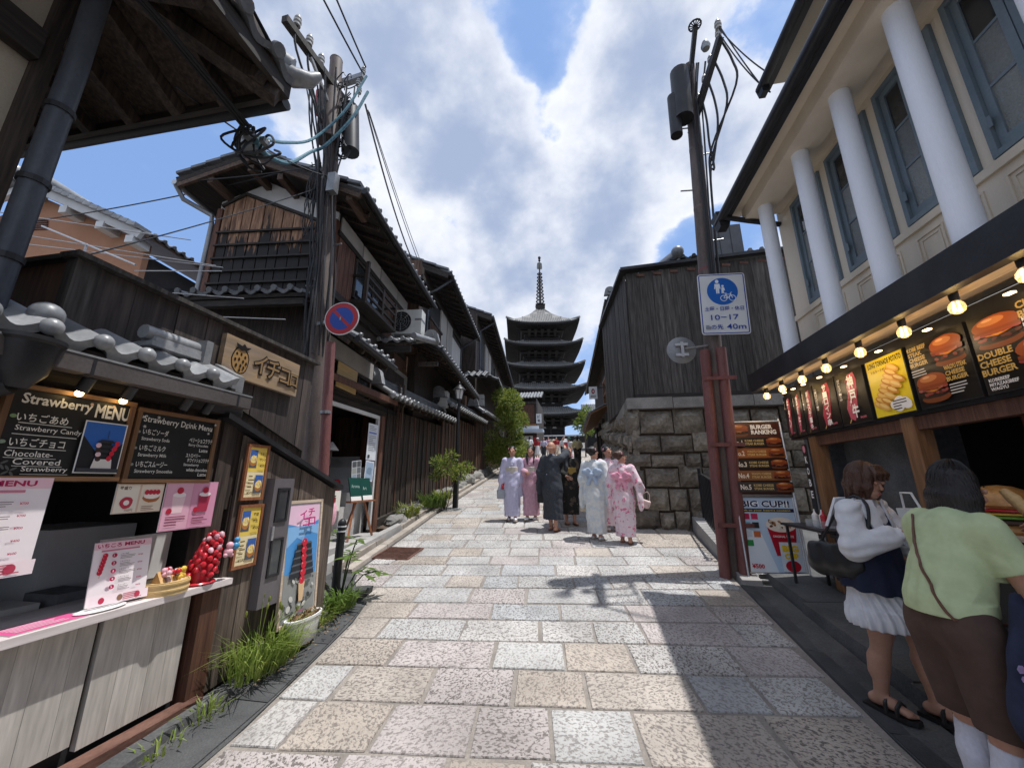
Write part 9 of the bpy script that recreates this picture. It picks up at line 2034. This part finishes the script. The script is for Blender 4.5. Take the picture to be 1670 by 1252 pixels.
for sx, y in ((1,.0),(-1,.06)): g.chain([(sx*.11,y+.03,.46),(sx*.11,y,.33),(sx*.11,y-.02,.085)], [.085,.075,.050], .03); g.cone((sx*.11,y-.05,.05),(sx*.115,y+.17,.035),.046,.040,.03)
g.plane((0,0,1), .455); g.warp(lambda X,Y,Z: .0015*np.sin(260*np.arctan2(Y,np.abs(X)-.11)*.12)); sdf_obj(g, 'knee_socks', 'cl_sock', wb)
hr = SDF((-.2,-.08,1.22), (.2,.5,1.70), .0065); hr.ell(Tb(0,-.018,.044), (.099,.114,.108), .01); hr.ell(Tb(0,.12,-.055), (.066,.085,.095), cut=True)
for i in range(13):
    a = -1.98 + i*.33; x = math.sin(a)*.092; y = -math.cos(a)*.098 - .02; hr.chain([Tb(x*.75,y*.75,.07), Tb(x*1.05,y*1.02,-.03), Tb(x*1.12,y*1.02,-.11), Tb(x*1.0,y*.98+.01,-.165-.03*math.cos(a))], [.034,.032,.026,.010], .02)
hr.warp(lambda X,Y,Z: .0025*np.sin(60*np.arctan2(Y-.24,X) + 10*Z)); sdf_obj(hr, 'hair', 'hair_black', wb); strands(Tb, 130, -.17, 'hair_black', wb, 1.02)
# thin strap across the back, wrapped onto the shirt
pts = []
for i in range(19):
    f = i/18; z = 1.385 - .46*f; x = -.13 + .29*f; y = -.6
    while y < .3 and gs.at((x, y, z)) > .006: y += .004
    pts.append((x, y, z))
mb = MB(); mb.tube(pts, .0075, 6); mb.build('bag_strap', 'leather_brown', wb, local=True, smooth=True)
mb = MB(); mb.ball(Tb(.080,.0,-.045), .007, 8, 6); mb.build('earring', 'white_paint', wb, local=True)
# tote bag with butterflies hanging from her elbow
tp_ = Vector((1.72, 2.06, 1.14)); tg = thing('tote_bag', 'navy cloth tote bag with lilac butterflies on the elbow of the green-shirted woman', 'tote bag', tp_)
cl_t = SDF((-.24,-.12,-.72), (.24,.12,.06), .009); cl_t.chain([(0,0,-.20),(0,0,-.40),(0,0,-.60)], [.10,.145,.135], .05, ((0,1,0),.42)); cl_t.chain([(0,0,.0),(0,.0,-.2)], [.03,.09], .05, ((0,1,0),.5)); cl_t.warp(lambda X,Y,Z: .007*np.sin(36*X+3*np.sin(6*Z))); cloth('cl_tote', (.014,.018,.040), (.020,.026,.055))
tg.rotation_euler = (0,0,R(18)); sdf_obj(cl_t, 'cloth', 'cl_tote', tg)
mb = MB(); rz_ = random.Random(10)
for i in range(22):
    x, z = rz_.uniform(-.15,.15), rz_.uniform(-.66,-.12); y = -.3
    while y < .12 and cl_t.at((x,y,z)) > .0: y += .003
    if y > .05: continue
    a = rz_.uniform(0,6.28); s_ = rz_.uniform(.022,.036); ca, sa = math.cos(a), math.sin(a)
    for sx in (-1,1):
        for w_, h_, dx, dz in ((1.0,.8,.75,.45),(.7,.6,.6,-.45)): px, pz = sx*dx*s_, dz*s_; q = [(px + w_*s_*.55*math.cos(t*1.05), pz + h_*s_*.55*math.sin(t*1.05)) for t in range(6)]; mb.add([(x + u_*ca - v_*sa, y - .010, z + u_*sa + v_*ca) for u_, v_ in q], [tuple(range(6))])
tag(mb.build('butterfly_print', 'print_lilac', tg, local=True, fix=False), kind='stuff') if 'print_lilac' in MT else None
sk = thing('food_stick', 'fried food on a stick held to her mouth by the green-shirted woman', 'food', in_world(wb, (.15,.50,1.36))); sk.rotation_euler = (0,0,wb.rotation_euler.z)
mb = MB(); mb.tube([(.02,-.02,-.06),(-.04,-.02,.10)], .004, 5); mb.build('stick', 'bamboo', sk, local=True); mb = MB(); mb.tube([(-.005,-.02,.02),(-.05,-.03,.11),(-.07,-.05,.15)], [.018,.026,.014], 9); mb.build('fried_food', 'bread', sk, local=True, smooth=True)
